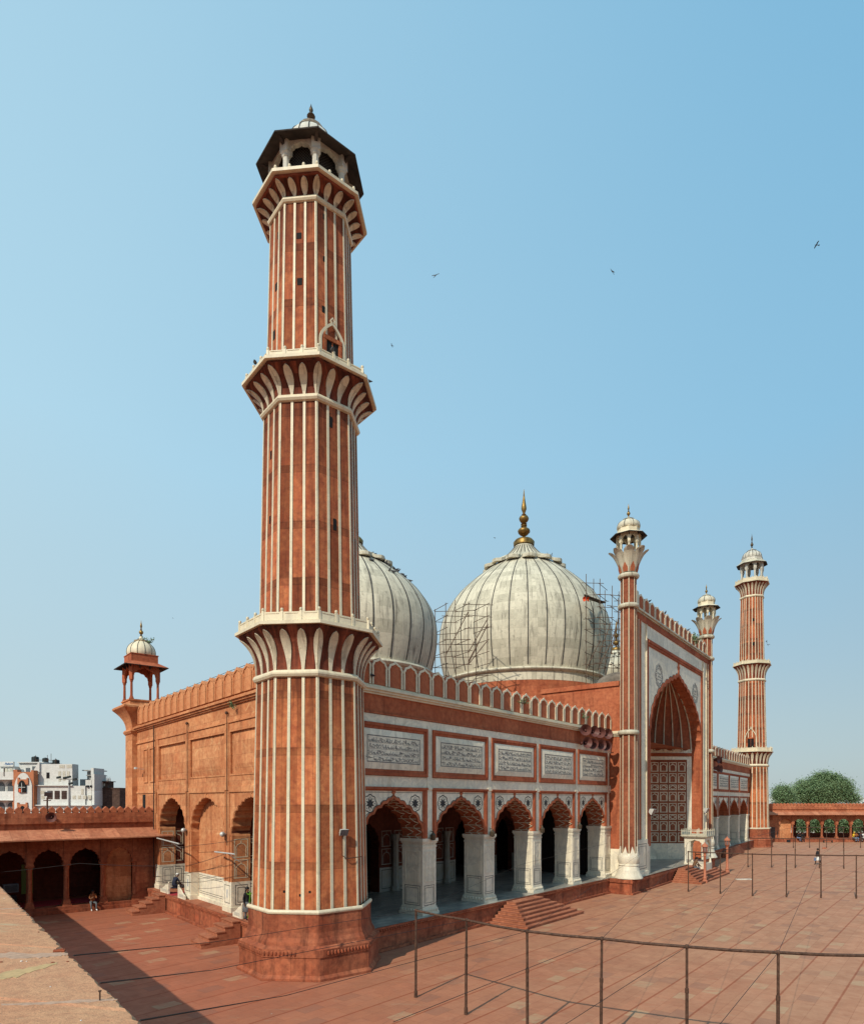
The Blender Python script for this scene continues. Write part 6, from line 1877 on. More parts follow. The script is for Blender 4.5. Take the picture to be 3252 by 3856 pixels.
# small marker stones and boxes on the court
mb = MB(); g = G(2798, 3314); mb.cbox(g, 1.5, .32, .10, 0, .1); solo('white_slab', mb, M['marble'], 'flat white slab lying on the court right of the lamp post', 'slab', None, None, g)
mb = MB(); g = G(2968, 3173); mb.cbox(g, .5, .35, .45, 0, 0); mb.cbox(g + Vector((0, 0, .45)), .54, .38, .05, 0, 0); solo('black_box', mb, M['blackc'], 'black box on the ground before the blind arch of the far gallery', 'box', None, None, g)
g = G(3116, 3174); mb = MB(); mb.cbox(g + Vector((0, 0, .35)), 1.7, .4, .07, 0, 0)
for s_ in (-.75, .75): mb.cbox(g + Vector((s_, 0, 0)), .08, .35, .35, 0, 0)
solo('bench', mb, M['plank'], 'low dark bench in front of the far gallery', 'bench', None, None, g)
for i, x in enumerate((3098, 3103, 3108)):
    g = G(x, 3198); mb = MB(); mb.cbox(g, .16, .16, .2, 0, .2 * i); mb.cbox(g + Vector((0, 0, .2)), .12, .12, .08, 0, .2 * i); solo('clay_pot', mb, M['lampred'], 'small orange block in a row of three before the far gallery', 'block', 'three orange blocks on the court', None, g)
for x in (2924, 2952.5, 3024.5, 3061, 3099, 3168):
    g = G(x, 3166); mb = MB(); mb.cbox(g, .14, .14, .40, 0, 0); mb.ball(g + Vector((0, 0, .42)), .08, 0, 6, 4); solo('marker_post', mb, M['white'], 'small white marker post at the foot of the far gallery', 'marker post', 'white marker posts before the far gallery', None, g)

# ------------------------------------------------------------------ scaffolds round the great dome
def scaffold(name, label, xs3, ylo, yhi, Yb, dY, rows, broken=1.0, seed=1, plank=False, ztop=None):
    """xs3: photograph columns of the upright pairs"""
    srng = random.Random(seed)
    root = thing(name, label, 'scaffold', D(xs3[0], ylo, Yb))
    front = [(x, Yb) for x in xs3]; pts = []
    for i, (x, Y) in enumerate(front):
        pts.append(((x - CX) / F * Y, Y)); pts.append(((x - CX) / F * Y + dY[0], Y + dY[1]))
    z0 = E + (HY - ylo) * Yb / F
    zt = [E + (HY - y) * Yb / F for y in yhi]
    mb = MB()
    for k, (x, y) in enumerate(pts):
        i = k // 2
        mb.tube([(x, y, 12.6), (x + srng.uniform(-.12, .12), y, zt[i] + srng.uniform(-.6, .5))], .036, 5)
    build('upright', mb, M['scaf'], root)
    mb = MB(); n = rows; zmax = max(zt)
    for r in range(n):
        z = z0 + (zmax - z0) * (r + .35) / n
        for side in (0, 1):
            for i in range(len(xs3) - 1):
                if z > min(zt[i], zt[i + 1]) + .3 or srng.random() > broken: continue
                a, b = pts[2 * i + side], pts[2 * i + 2 + side]
                e = srng.uniform(.1, .5)
                A, B_ = Vector((a[0], a[1], z + srng.uniform(-.1, .1))), Vector((b[0], b[1], z + srng.uniform(-.1, .1))); dv = (B_ - A).normalized()
                mb.tube([A - dv * e, B_ + dv * e], .032, 5)
        for i in range(len(xs3)):
            if z > zt[i]: continue
            a, b = pts[2 * i], pts[2 * i + 1]; A, B_ = Vector((a[0], a[1], z)), Vector((b[0], b[1], z + .1)); dv = (B_ - A).normalized()
            mb.tube([A - dv * .3, B_ + dv * .4], .03, 5)
    build('ledger', mb, M['scaf'], root)
    mb = MB()
    for q in range(5):
        i = srng.randrange(len(xs3) - 1); a, b = pts[2 * i], pts[2 * i + 2]
        za_ = srng.uniform(z0, z0 + (zmax - z0) * .5); mb.tube([(a[0], a[1], za_), (b[0], b[1], za_ + srng.uniform(2, 4))], .045, 5)
    build('brace', mb, M['scaf'], root)
    return root
Ysc = 60.0
scaffold('scaffold', 'pipe scaffold in front of the great dome, lower left side', (1680, 1762, 1836), 2560, (2270, 2245, 2272), Ysc, (-1.0, 2.2), 7, .8, 3)
sc2 = scaffold('scaffold', 'pipe scaffold with dark planks on the right side of the great dome', (2205, 2256, 2300, 2330), 2560, (2170, 2195, 2210, 2215), 64.0, (1.2, 2.0), 9, .75, 5)
P = D(2200, 2240, 64.5); Q = D(2285, 2272, 64.5)
mb = MB()
for k in range(4):
    o = Vector((0, k * .3, k * .05)); dv = (Q - P)
    mb.box(P + o + dv * (.05 * k), dv * (.95 - .08 * k), (0, .26, .02), (0, 0, .08))
build('plank', mb, M['plank'], sc2)
mb = MB(); c = D(2208, 2254, 64.6)
g_ = []
for i in range(5):
    g_.append([c + Vector((-.35 + j * .16, .2 * sin(i), .15 - .11 * i + .08 * sin(j * 2.1 + i))) for j in range(5)])
mb.loft(g_, 0, False, True); mb.loft([[p + Vector((0, .04, 0)) for p in r][::-1] for r in g_], 0, False, True)
build('orange_sheet', mb, M['tarp'], sc2)
# ------------------------------------------------------------------ people and birds
def skin_body(name, nodes, edges, mats, edge_mat, parent):
    """nodes: name -> (x, y, z, r); one skinned surface, material per face from the nearest bone"""
    keys = list(nodes); idx = {k: i for i, k in enumerate(keys)}
    me = bpy.data.meshes.new(name + "_skeleton")
    me.from_pydata([nodes[k][:3] for k in keys], [(idx[a], idx[b]) for a, b in edges], [])
    o = bpy.data.objects.new(name, me); COL.objects.link(o)
    md = o.modifiers.new("skin", 'SKIN'); md.use_smooth_shade = True
    me = o.data
    if not me.skin_vertices: 
        pass
    for i, k in enumerate(keys):
        sv = me.skin_vertices[0].data[i]; sv.radius = (nodes[k][3], nodes[k][3]); sv.use_root = (k == 'pelvis')
    ss = o.modifiers.new("sub", 'SUBSURF'); ss.levels = 1; ss.render_levels = 1
    dg = bpy.context.evaluated_depsgraph_get(); ev = o.evaluated_get(dg)
    m2 = bpy.data.meshes.new_from_object(ev)
    bpy.data.objects.remove(o)
    m2.name = name
    m2.materials.clear()
    for m in mats: m2.materials.append(m)
    segs = [(Vector(nodes[a][:3]), Vector(nodes[b][:3]), edge_mat(a, b)) for a, b in edges]
    for p in m2.polygons:
        best, bm_ = 1e9, 0
        for a, b, m in segs:
            ab = b - a; t = max(0, min(1, (p.center - a).dot(ab) / (ab.length_squared or 1)))
            d_ = (p.center - a - ab * t).length
            if d_ < best: best, bm_ = d_, m
        p.material_index = bm_; p.use_smooth = True
    ob = bpy.data.objects.new(name, m2); COL.objects.link(ob); ob.parent = parent
    return ob

def person(label, loc, rz, pose='stand', top='blackc', legs='white', feet='blackc', group=None, cap=None, longhair=False, scale=1.0, dress=None):
    """figure facing local -Y, standing 1.68 m"""
    root = thing('person', label, 'person', loc, group)
    N_ = {}
    def put(k, x, y, z, r): N_[k] = (x, y, z, r)
    if pose == 'stand' or pose == 'walk':
        st = .0 if pose == 'stand' else .20
        hipz = .88
        put('pelvis', 0, 0, hipz, .145); put('waist', 0, 0, 1.08, .135); put('chest', 0, -.01, 1.28, .155); put('neck0', 0, 0, 1.44, .065)
        for s, n in ((-1, 'l'), (1, 'r')):
            f = s * st
            put('hip' + n, s * .10, -f * .15, hipz - .06, .105); put('knee' + n, s * .11, -f * .7 - .02, .48, .068); put('ank' + n, s * .115, -f * .9 + .03 + (0.12 if f < 0 else 0), .08, .045); put('toe' + n, s * .13, -f * .9 - .15 + (0.12 if f < 0 else 0), .035, .04)
            put('sho' + n, s * .175, 0, 1.38, .062); put('elb' + n, s * .235, .03 + f * .35, 1.10, .048); put('wri' + n, s * .25, -.06 + f * .7, .86, .033); put('palm' + n, s * .25, -.08 + f * .8, .79, .034)
        put('neck1', 0, -.01, 1.50, .055); put('jaw', 0, -.035, 1.545, .075); put('head', 0, -.01, 1.615, .095)
    elif pose in ('sit', 'sitlean'):
        hz = .45; ln = -.10 if pose == 'sit' else -.22
        put('pelvis', 0, 0, hz + .10, .15); put('waist', 0, ln * .3, hz + .30, .14); put('chest', 0, ln, hz + .52, .155); put('neck0', 0, ln * 1.3, hz + .67, .065)
        for s, n in ((-1, 'l'), (1, 'r')):
            put('hip' + n, s * .11, -.04, hz + .08, .10); put('knee' + n, s * .17, -.44, hz + .05, .072); put('ank' + n, s * .15, -.50, .08, .045); put('toe' + n, s * .17, -.68, .035, .042)
            put('sho' + n, s * .175, ln, hz + .61, .06); put('elb' + n, s * .22, ln - .14, hz + .36, .047)
            if pose == 'sit': put('wri' + n, s * .05, ln - .26, hz + .42, .033); put('palm' + n, s * .01, ln - .28, hz + .47, .034)
            else: put('wri' + n, s * .14, ln - .32, hz + .24, .033); put('palm' + n, s * .12, ln - .38, hz + .18, .034)
        put('neck1', 0, ln * 1.4, hz + .73, .055); put('jaw', 0, ln * 1.5 - .04, hz + .77, .075); put('head', 0, ln * 1.45 - .02, hz + .845, .095)
    elif pose == 'kneel':
        put('pelvis', 0, .0, .24, .17); put('waist', 0, -.03, .42, .155); put('chest', 0, -.12, .62, .165); put('neck0', 0, -.20, .76, .065)
        for s, n in ((-1, 'l'), (1, 'r')):
            put('hip' + n, s * .12, -.03, .20, .11); put('knee' + n, s * .22, -.42, .12, .08); put('ank' + n, s * .12, .06, .06, .05); put('toe' + n, s * .08, .20, .05, .04)
            put('sho' + n, s * .18, -.14, .70, .065); put('elb' + n, s * .24, -.24, .46, .05); put('wri' + n, s * .17, -.40, .30, .033); put('palm' + n, s * .15, -.45, .25, .034)
        put('neck1', 0, -.24, .81, .055); put('jaw', 0, -.30, .84, .075); put('head', 0, -.28, .915, .095)
    edges = [('pelvis', 'waist'), ('waist', 'chest'), ('chest', 'neck0'), ('neck0', 'neck1'), ('neck1', 'jaw'), ('jaw', 'head')]
    for n in 'lr':
        edges += [('pelvis', 'hip' + n), ('hip' + n, 'knee' + n), ('knee' + n, 'ank' + n), ('ank' + n, 'toe' + n), ('chest', 'sho' + n), ('sho' + n, 'elb' + n), ('elb' + n, 'wri' + n), ('wri' + n, 'palm' + n)]
    mats = [M['skin'], M[top], M[legs], M[feet]]
    def em(a, b):
        if a[:3] in ('pel', 'hip', 'kne') and b[:3] in ('hip', 'kne', 'ank'): return 2
        if a[:3] == 'ank': return 3
        if a in ('neck0', 'neck1', 'jaw') or a[:3] in ('wri',) : return 0
        if a[:3] == 'elb': return 1 if longhair or top in ('blackc', 'navy', 'brownc') else 0
        return 1
    body = skin_body('body', N_, edges, mats, em, root)
    hx, hy, hz_, _ = N_['head']; H = Vector((hx, hy, hz_))
    # face and ears, hands
    mb = MB(); mb.ball(H + Vector((0, -.105, -.03)), .018, 0, 6, 4, .8, 1.1, 1.4)
    for s in (-1, 1): mb.ball(H + Vector((s * .098, .0, -.02)), .022, 0, 6, 4, .5, .9, 1.4)
    mb.ball(H + Vector((0, -.098, -.068)), .018, 1, 6, 4, 1.5, .6, .5)
    for s in (-1, 1): mb.ball(H + Vector((s * .035, -.092, .002)), .012, 2, 6, 4, 1.2, .6, .8)
    mb2 = MB()
    for n, s in (('l', -1), ('r', 1)):
        pw, wr = Vector(N_['palm' + n][:3]), Vector(N_['wri' + n][:3]); d_ = (pw - wr).normalized(); a = d_.cross(Vector((0, 1, .3))).normalized(); c_ = a.cross(d_)
        for q in range(4):
            b0 = pw + a * (q - 1.5) * .018 + d_ * .015; L = (.070, .080, .076, .060)[q]
            mb2.tube([b0, b0 + d_ * L * .45, b0 + d_ * L * .8 - c_ * .012, b0 + d_ * L - c_ * .03], .009, 5, 0, True, True, .007)
        t0_ = pw - a * s * .02 - d_ * .01; mb2.tube([t0_, t0_ - a * s * .03 + d_ * .02, t0_ - a * s * .035 + d_ * .05], .010, 5, 0, True, True, .008)
    build('face', mb, [M['skin'], M['orangec'], M['hair']], root); build('fingers', mb2, M['skin'], root) if False else None
    for o_ in [q for q in root.children]: pass
    o_ = build('hands', mb2, M['skin'], None); o_.parent = root
    mb = MB()
    mb.ball(H + Vector((0, .018, .022)), .108, 0, 12, 8, .98, 1.02, .98) if cap is None else mb.ball(H + Vector((0, .015, .035)), .108, 0, 12, 8, 1, 1.05, .85)
    if longhair:
        mb.tube([H + Vector((0, .06, 0)), H + Vector((0, .11, -.16)), H + Vector((0, .12, -.36))], .085, 8, 0, True, True, .05)
    hb = build('hair' if cap is None else 'cap', mb, M['hair'] if cap is None else M[cap], None); hb.parent = root
    # local (unrotated) coordinates: undo the build offset for pieces built with parent=root
    for ch in root.children:
        if ch.name.startswith('face'):
            ch.data.transform(Matrix.Translation(Vector(loc)))
    if dress:
        dress(root, N_)
    root.rotation_euler = (0, 0, rz); root.scale = (scale,) * 3
    return root

def facing(p, q):   # rotation so that local -Y points from p to q
    d_ = Vector(q) - Vector(p); return atan2(d_.x, -d_.y)
CAMP = Vector((0, 0, 0))
# man on the plinth of the left gallery
p = FL(FL.u_at(347), .02, .05); person('man in ochre jacket seated on the plinth of the left gallery', p, facing(p, CAMP) + .2, 'sit', 'orangec', 'greyc', 'white')
# kneeling man with a white cap
fk = Frame(FS(0, 0, -.85), FS.d, FS.n); p = fk(fk.u_at(655), ZP + .02); person('kneeling man in navy with a white cap in the left side arch', p, facing(p, p + FS.d * .3 - FS.n), 'kneel', 'navy', 'navy', 'navy', cap='white', scale=1.05)
# woman with green scarf
def scarf(root, N_):
    mb = MB(); rows = []
    for z, y, w in ((1.50, -.10, .05), (1.40, -.17, .08), (1.2, -.20, .09), (1.0, -.21, .10), (.80, -.22, .12), (.55, -.24, .15), (.30, -.25, .18), (.12, -.26, .20)):
        x = .12 - (1.5 - z) * .16
        rows.append([Vector((x * .7 + w * .55 * (q - 2) / 2, y + .03 - .015 * (q % 2), z)) for q in range(5)])
    mb.loft(rows, 0, False, True); mb.loft([[p_ + Vector((0, .012, 0)) for p_ in r][::-1] for r in rows], 0, False, True)
    rows = []
    for a in range(9):
        t = a / 8; rows.append([Vector((-.16 + .34 * t, -.155 + .05 * cos(pi * t), 1.40 - .10 * sin(pi * t) + q * .07)) for q in range(2)])
    mb.loft(rows, 0, False, True)
    o_ = build('scarf', mb, M['scarf'], None); o_.parent = root
    mb = MB(); mb.lathe([(.17, .95), (.22, .70), (.25, .42), (.22, .40)], 14, (0, 0), 0, 0, True, False, False); o_ = build('tunic', mb, M['greyc'], None); o_.parent = root
q_ = N('scarf'); tc = q_.n("ShaderNodeTexCoord"); sp_ = q_.n("ShaderNodeSeparateXYZ"); q_.l(tc.outputs["Object"], sp_.inputs[0])
q_.out(q_.mix(q_.ramp(sp_.outputs[2], [(0.30, 0.0), (0.52, 1.0), (0.72, 1.0), (0.98, 0.0)]), (.17, .42, .05), (.62, .68, .52)), .85); M['scarf'] = q_.mat
fk = Frame(FS(0, 0, .2), FS.d, FS.n); p = fk(fk.u_at(931), ZP + .02); person('woman in black with a lime green and white scarf beside the tallest minaret', p, facing(p, CAMP) + .7, 'stand', 'blackc', 'greyc', 'blackc', longhair=True, scale=1.0, dress=scarf)
# man on gateway steps, back to the camera
p = G(2632, 3312); p = Vector((p.x - .2, p.y + .9, .45)); person('man in brown shirt seated on the gateway steps below the canopy', p, facing(p, p + FP.n + FP.d * .9), 'sitlean', 'brownc', 'greyc', 'blackc', scale=1.15)
# walking man
def dhoti(root, N_):
    mb = MB(); mb.lathe([(.165, .98), (.20, .85), (.225, .55), (.215, .42), (.20, .42)], 14, (0, 0), 0, 0, True, False, False); o_ = build('dhoti', mb, M['white'], None); o_.parent = root
    mb = MB(); mb.lathe([(.19, 1.2), (.20, 1.0), (.215, .86)], 14, (0, 0), 0, 0, True, False, False); o_ = build('shirt_hem', mb, M['blackc'], None); o_.parent = root
    mb = MB(); mb.cbox((.33, -.06, .42), .05, .24, .32); mb.tube([(.30, -.06, .74), (.31, -.06, .80)], .012, 5); mb.tube([(.33, -.14, .72), (.31, -.06, .84), (.33, .02, .72)], .008, 4); o_ = build('bag', mb, M['jeans'], None); o_.parent = root
p = G(3078, 3257); person('man in black shirt and white wrap walking across the court with a bag', p, pi + .4, 'walk', 'blackc', 'blackc', 'blackc', scale=1.12, dress=dhoti)
# visitors by the far gallery
far = [(2997, 3162, 'sit', 'blackc', 'jeans', 'man in dark top and blue jeans seated by the first open far arch', .4), (3013, 3162, 'sitlean', 'blackc', 'blackc', 'person in black leaning forward by the first open far arch', -.3),
       (3205, 3163, 'sit', 'yellowc', 'greyc', 'person in a bright yellow cloak by the far gallery', .3), (3215, 3164, 'sit', 'orangec', 'jeans', 'person in ochre and blue next to the yellow cloak', -.2),
       (3228, 3163, 'sitlean', 'navy', 'blackc', 'person in navy between the ochre and white clothed visitors', .1), (3243, 3163, 'sit', 'white', 'white', 'person all in white at the edge of the far gallery group', -.5)]
for x, y, po, t_, l_, lab, a in far:
    p = FRt(FRt.u_at(x), .12, .50); person(lab, p, a, po, t_, l_, 'blackc', 'visitors seated by the far gallery', scale=1.25, cap='yellowc' if t_ == 'yellowc' else None)

# birds
def bird(name, label, p, span, rz, bank, mat, group, flap=.25):
    mb = MB(); L = span * .42
    rings = []
    for t, r in ((-.5, .01), (-.38, .05), (-.15, .10), (.1, .11), (.3, .07), (.42, .055), (.5, .012)):
        rings.append([Vector((r * L * .9 * cos(k * pi / 4), t * L, r * L * .8 * sin(k * pi / 4))) for k in range(8)])
    mb.loft(rings, 0, True, True)
    for s in (-1, 1):
        W_ = [(0, .16, .0), (.22, .20, flap * .35), (.42, .10, flap * .5), (.5, -.02, flap * .45)]
        B_ = [(0, -.16, .0), (.22, -.10, flap * .35), (.40, -.14, flap * .5), (.5, -.06, flap * .45)]
        for k in range(3):
            P = [Vector((s * W_[k][0] * span, W_[k][1] * L, W_[k][2] * span * .5)), Vector((s * W_[k + 1][0] * span, W_[k + 1][1] * L, W_[k + 1][2] * span * .5)), Vector((s * B_[k + 1][0] * span, B_[k + 1][1] * L, B_[k + 1][2] * span * .5)), Vector((s * B_[k][0] * span, B_[k][1] * L, B_[k][2] * span * .5))]
            if s < 0: P = P[::-1]
            mb.poly(P[::-1]); mb.poly([q + Vector((0, 0, -.012 * span)) for q in P])
    T = [Vector((-.05 * span, -.42 * L, 0)), Vector((.05 * span, -.42 * L, 0)), Vector((.09 * span, -.85 * L, 0)), Vector((0, -.76 * L, 0)), Vector((-.09 * span, -.85 * L, 0))]
    mb.poly(T); mb.poly([q + Vector((0, 0, -.01 * span)) for q in T[::-1]])
    o = build(name, mb, M[mat]); o.location = p; o.rotation_euler = (bank[0], bank[1], rz)
    return tag(o, label, 'bird', group)
BK = [(1640, 1036, 78, 1.25, -.7, (1.0, .3), 'dark kite gliding just right of the tallest minaret shaft'), (2304, 1021, 80, 1.45, .9, (1.1, -.3), 'dark kite with raised wing high above the great dome'), (3073, 922, 95, 1.3, 1.5, (.12, .05), 'dark kite seen edge on near the upper right edge'),
      (1475, 1301, 130, 1.1, 1.4, (.3, .1), 'small dark kite near the middle balcony of the tallest minaret'), (651, 2328, 110, .6, 1.5, (.4, 0), 'small bird flying above the left side wall'), (1861, 2025, 150, .9, .8, (1.1, -.2), 'small bird left of the great dome spire')]
for x, y, Y, sp_, rz, bk, lab in BK: bird('bird', lab, D(x, y, Y), sp_, rz, bk, 'kite', 'birds in flight')
for x, y, a in ((2061, 2087, .9), (2076, 2089, 1.3), (2884, 2417, 1.0), (2889, 2428, .3)):
    bird('bird', 'pigeon of a flying pair to the right of the great dome spire' if x < 2500 else 'pigeon of a flying pair beside the far minaret', D(x, y, 80 if x < 2500 else 140), .62 if x < 2500 else 1.1, a, (.9, .2), 'pigeon', 'flying pigeon pair at the great dome' if x < 2500 else 'flying pigeon pair at the far minaret', .9)
def pigeon_mesh():
    mb = MB(); rings = []
    for t, r, z in ((-.5, .02, .02), (-.25, .12, .06), (.05, .20, .12), (.25, .17, .18), (.36, .09, .27), (.44, .085, .33), (.52, .03, .33)):
        rings.append([Vector((r * .32 * cos(k * pi / 3), t * .36, z * .42 + .05 + r * .32 * sin(k * pi / 3))) for k in range(6)])
    mb.loft(rings, 0, True, True); mb.tube([(.02, 0, 0), (.02, 0, .08)], .006, 4); mb.tube([(-.02, 0, 0), (-.02, 0, .08)], .006, 4)
    return mb
pg = None; prn = random.Random(9)
def pigeon(p, rz, label, group):
    global pg
    if pg is None: pg = build('pigeon', pigeon_mesh(), M['pigeon']); o = pg
    else: o = pg.copy(); COL.objects.link(o)
    o.location = p; o.rotation_euler = (0, 0, rz); o.scale = (1.35,) * 3
    for k in ('label', 'category', 'group'):
        if k in o: del o[k]
    tag(o, label, 'pigeon', group)
prof = [(r * 7.0, dz(2477, L1.y - 6) + h * (dz(2043, L1.y) - dz(2477, L1.y - 6)) / 1.42) for h, r in spline(DOMEP, 4)]
for k in range(46):
    i = prn.choice([26, 28, 30, 31, 32, 33, 34, 35, 36, 37, 38]); r, z = prof[i]
    a = prn.uniform(radians(5), radians(100)); rr = r + .02
    pigeon(Vector((L1.x + rr * sin(a), L1.y - rr * cos(a), z - .02)), prn.uniform(0, 6), 'pigeon perched on the smaller dome behind the tallest minaret', 'pigeons on the smaller dome')
prof = [(r * 6.2, dz(2560, L2.y - 6) + h * (dz(2448, L2.y) - dz(2560, L2.y - 6)) / 1.42) for h, r in spline(DOMEP, 4)]
for k in range(14):
    i = prn.choice([16, 20, 24, 28, 32, 35]); r, z = prof[i]; a = prn.uniform(radians(-40), radians(30))
    pigeon(Vector((L2.x + r * sin(a), L2.y - r * cos(a), z)), prn.uniform(0, 6), 'pigeon perched on the farthest dome beside the gateway', 'pigeons on the farthest dome')
p = FF(FF.u_at(1392), ZC + .55, .14); pigeon(p, 1.0, 'pigeon clinging below the battlements beside the tallest minaret', None)
for u in (5.0, 9.5, 13.2, 17.0):
    pigeon(FP(u, ZT + 1.82, -.35), u, 'pigeon perched along the gateway battlements', 'pigeons on the gateway battlements')
for f_ in (.3, 1.5, 3.2, 4.1, 5.0, 6.4):
    P = oct_pts(C1, 2.86, zv(1292, 3.08) + .06, PH1); i = int(f_) % 8; q = P[i].lerp(P[(i + 1) % 8], f_ - int(f_))
    pigeon(q, f_, 'pigeon perched on the middle balcony rail of the tallest minaret', 'pigeons on the middle balcony rail')
# ------------------------------------------------------------------ the town beyond
YC = 92.0
def c1(x, y): return (x * .3401, 2800 + y * .3401)
def cb(mb, x0, y0, x1, y1, d0, d1, m=0, Y=YC):
    """box whose front face covers crop pixels x0..x1, y0..y1; d0..d1 = depth behind the street line"""
    a = D(*c1(x0, y1), Y); b = D(*c1(x1, y0), Y)
    mb.box((a.x, Y + d0, a.z), (b.x - a.x, 0, 0), (0, d1 - d0, 0), (0, 0, b.z - a.z), m)
def arch_hole(mb, x0, y0, x1, y1, m, dep=-.03, pointed=False):
    a = D(*c1(x0, y1), YC); b = D(*c1(x1, y0), YC); w = b.x - a.x; cx = (a.x + b.x) / 2; zs = b.z - w * (.5 if not pointed else .75)
    pts = [(a.x, a.z), (a.x, zs)]
    for k in range(1, 12):
        t = k / 12 * pi; pts.append((cx - w / 2 * cos(t), zs + (w / 2 if not pointed else w * .75) * (sin(t) if not pointed else sin(t) ** 1.4)))
    pts += [(b.x, zs), (b.x, a.z)]
    mb.prism([Vector((x, YC + dep, z)) for x, z in pts[::-1]], (0, .25, 0), m)
# white block of flats
b0 = D(*c1(430, 900), YC); FLT = thing('town_house', 'white plastered town house with small windows and pale screens beyond the left gallery', 'building', (b0.x, YC, 0))
mb = MB(); cb(mb, 428, 228, 800, 470, 0, 1.6); cb(mb, 428, 470, 960, 690, -.4, 1.6); cb(mb, 428, 690, 1052, 1300, -.6, 1.6); cb(mb, 818, 470, 960, 700, -.3, 1.6); cb(mb, 955, 405, 1020, 690, -.2, 1.2); cb(mb, 985, 340, 1055, 420, .6, 2); cb(mb, 1028, 340, 1056, 690, -.3, 3); cb(mb, 965, 268, 996, 345, 1, 4)
build('wall', mb, M['plaster'], FLT)
mb = MB(); cb(mb, 360, 218, 436, 320, -.2, 3) ; 
a = [D(*c1(x, y), YC - .25) for x, y in ((360, 320), (436, 320), (436, 210), (420, 215))]; mb = MB(); mb.prism(a, (0, 3, 0)); build('stair_wall', mb, M['plaster'], FLT)
mb = MB(); cb(mb, 424, 462, 822, 472, -.7, .2); cb(mb, 424, 680, 1060, 690, -1.0, .2); build('ledge', mb, M['plaster'], FLT)
for r in ((514, 322, 549, 388), (972, 465, 994, 487), (1012, 465, 1030, 487)):
    mb = MB(); cb(mb, *r, -.42 if r[0] > 900 else -.02, .2); build('window', mb, M['hole'], FLT)
for r in ((543, 525, 602, 617), (623, 525, 680, 617), (700, 525, 758, 617)):
    mb = MB(); cb(mb, *r, -.44, .2); w = build('window', mb, M['grille'], FLT)
    mb = MB()
    for k in range(1, 4): cb(mb, r[0] + (r[2] - r[0]) * k / 4 - 1, r[1], r[0] + (r[2] - r[0]) * k / 4 + 1, r[3], -.48, -.44)
    for k in range(1, 3): cb(mb, r[0], r[1] + (r[3] - r[1]) * k / 3 - 1, r[2], r[1] + (r[3] - r[1]) * k / 3 + 1, -.485, -.44)
    build('bars', mb, M['brickdark'], w)
for r in ((820, 503, 849, 566), (868, 503, 896, 566)):
    mb = MB(); cb(mb, *r, -.34, .2); w = build('window', mb, M['greyc'], FLT); mb = MB(); cb(mb, r[0] + 7, r[1] + 6, r[2] - 7, r[3] - 34, -.36, -.34); cb(mb, r[0] + 7, r[1] + 36, r[2] - 7, r[3] - 6, -.36, -.34); build('pane', mb, M['jali'], w)
for r in ((658, 240, 718, 272), (737, 240, 798, 272), (648, 308, 676, 371), (695, 308, 724, 371), (742, 308, 771, 371), (648, 380, 676, 420), (695, 380, 724, 410)):
    mb = MB(); cb(mb, *r, -.03, .2); build('screen', mb, M['jali'], FLT)
for r in ((464, 523, 520, 562), (478, 578, 516, 616), (776, 578, 800, 616), (822, 578, 858, 616), (880, 578, 914, 616), (935, 578, 970, 616), (990, 575, 1026, 616), (917, 503, 944, 566)):
    mb = MB(); cb(mb, *r, -.43, .2); build('screen', mb, M['jali'], FLT)
# grey rear block with clutter
b0 = D(*c1(880, 500), YC + 14); GB = thing('town_house', 'grey unfinished rooftop block behind the white town house', 'building', (b0.x, YC + 2.5, 0))
mb = MB(); cb(mb, 780, 390, 960, 900, 2.5, 5); cb(mb, 840, 300, 905, 400, 3, 4.5); cb(mb, 870, 345, 1000, 480, 2.3, 4); build('wall', mb, M['plaster2'], GB)
mb = MB(); cb(mb, 815, 285, 990, 295, 2.2, 5); cb(mb, 870, 343, 1030, 352, 2.0, 4); build('roof', mb, M['plaster2'], GB)
mb = MB(); cb(mb, 868, 395, 892, 455, 2.25, 2.6); cb(mb, 930, 375, 952, 445, 2.2, 2.6); build('window', mb, M['hole'], GB)
# orange trimmed gate tower with pointed arch
b0 = D(*c1(215, 900), YC); OT = thing('town_house', 'white and orange trimmed house front with a pointed arch window', 'building', (b0.x, YC - 1.2, 0))
mb = MB(); cb(mb, 208, 320, 430, 1300, -1.2, -.2); build('wall', mb, M['terra'], OT)
mb = MB(); arch_hole(mb, 226, 330, 416, 1000, 0, -1.32, True); build('niche_wall', mb, M['plaster'], OT)
mb = MB(); cb(mb, 208, 296, 250, 320, -1.2, -.3); cb(mb, 400, 302, 430, 320, -1.2, -.3); cb(mb, 266, 402, 382, 458, -1.5, -1.2); cb(mb, 266, 382, 284, 402, -1.5, -1.2); cb(mb, 366, 386, 382, 402, -1.5, -1.2); cb(mb, 262, 672, 376, 760, -1.5, -1.2); cb(mb, 262, 655, 280, 672, -1.5, -1.2); cb(mb, 355, 655, 374, 672, -1.5, -1.2); build('trim', mb, M['terra'], OT)
mb = MB(); arch_hole(mb, 276, 412, 358, 545, 0, -1.53, True); w = build('window', mb, M['hole'], OT)
mb = MB(); cb(mb, 316, 440, 320, 545, -1.6, -1.5); cb(mb, 278, 486, 356, 491, -1.6, -1.5); cb(mb, 286, 505, 310, 543, -1.62, -1.55, 1); build('frame', mb, [M['plaster'], M['tarp']], w)
mb = MB(); arch_hole(mb, 292, 690, 352, 800, 0, -1.53, True); build('window', mb, M['hole'], OT)
mb = MB(); cb(mb, 186, 410, 210, 470, -1.0, 2); cb(mb, 188, 650, 210, 720, -1.0, 2); build('buttress', mb, M['terra'], OT)
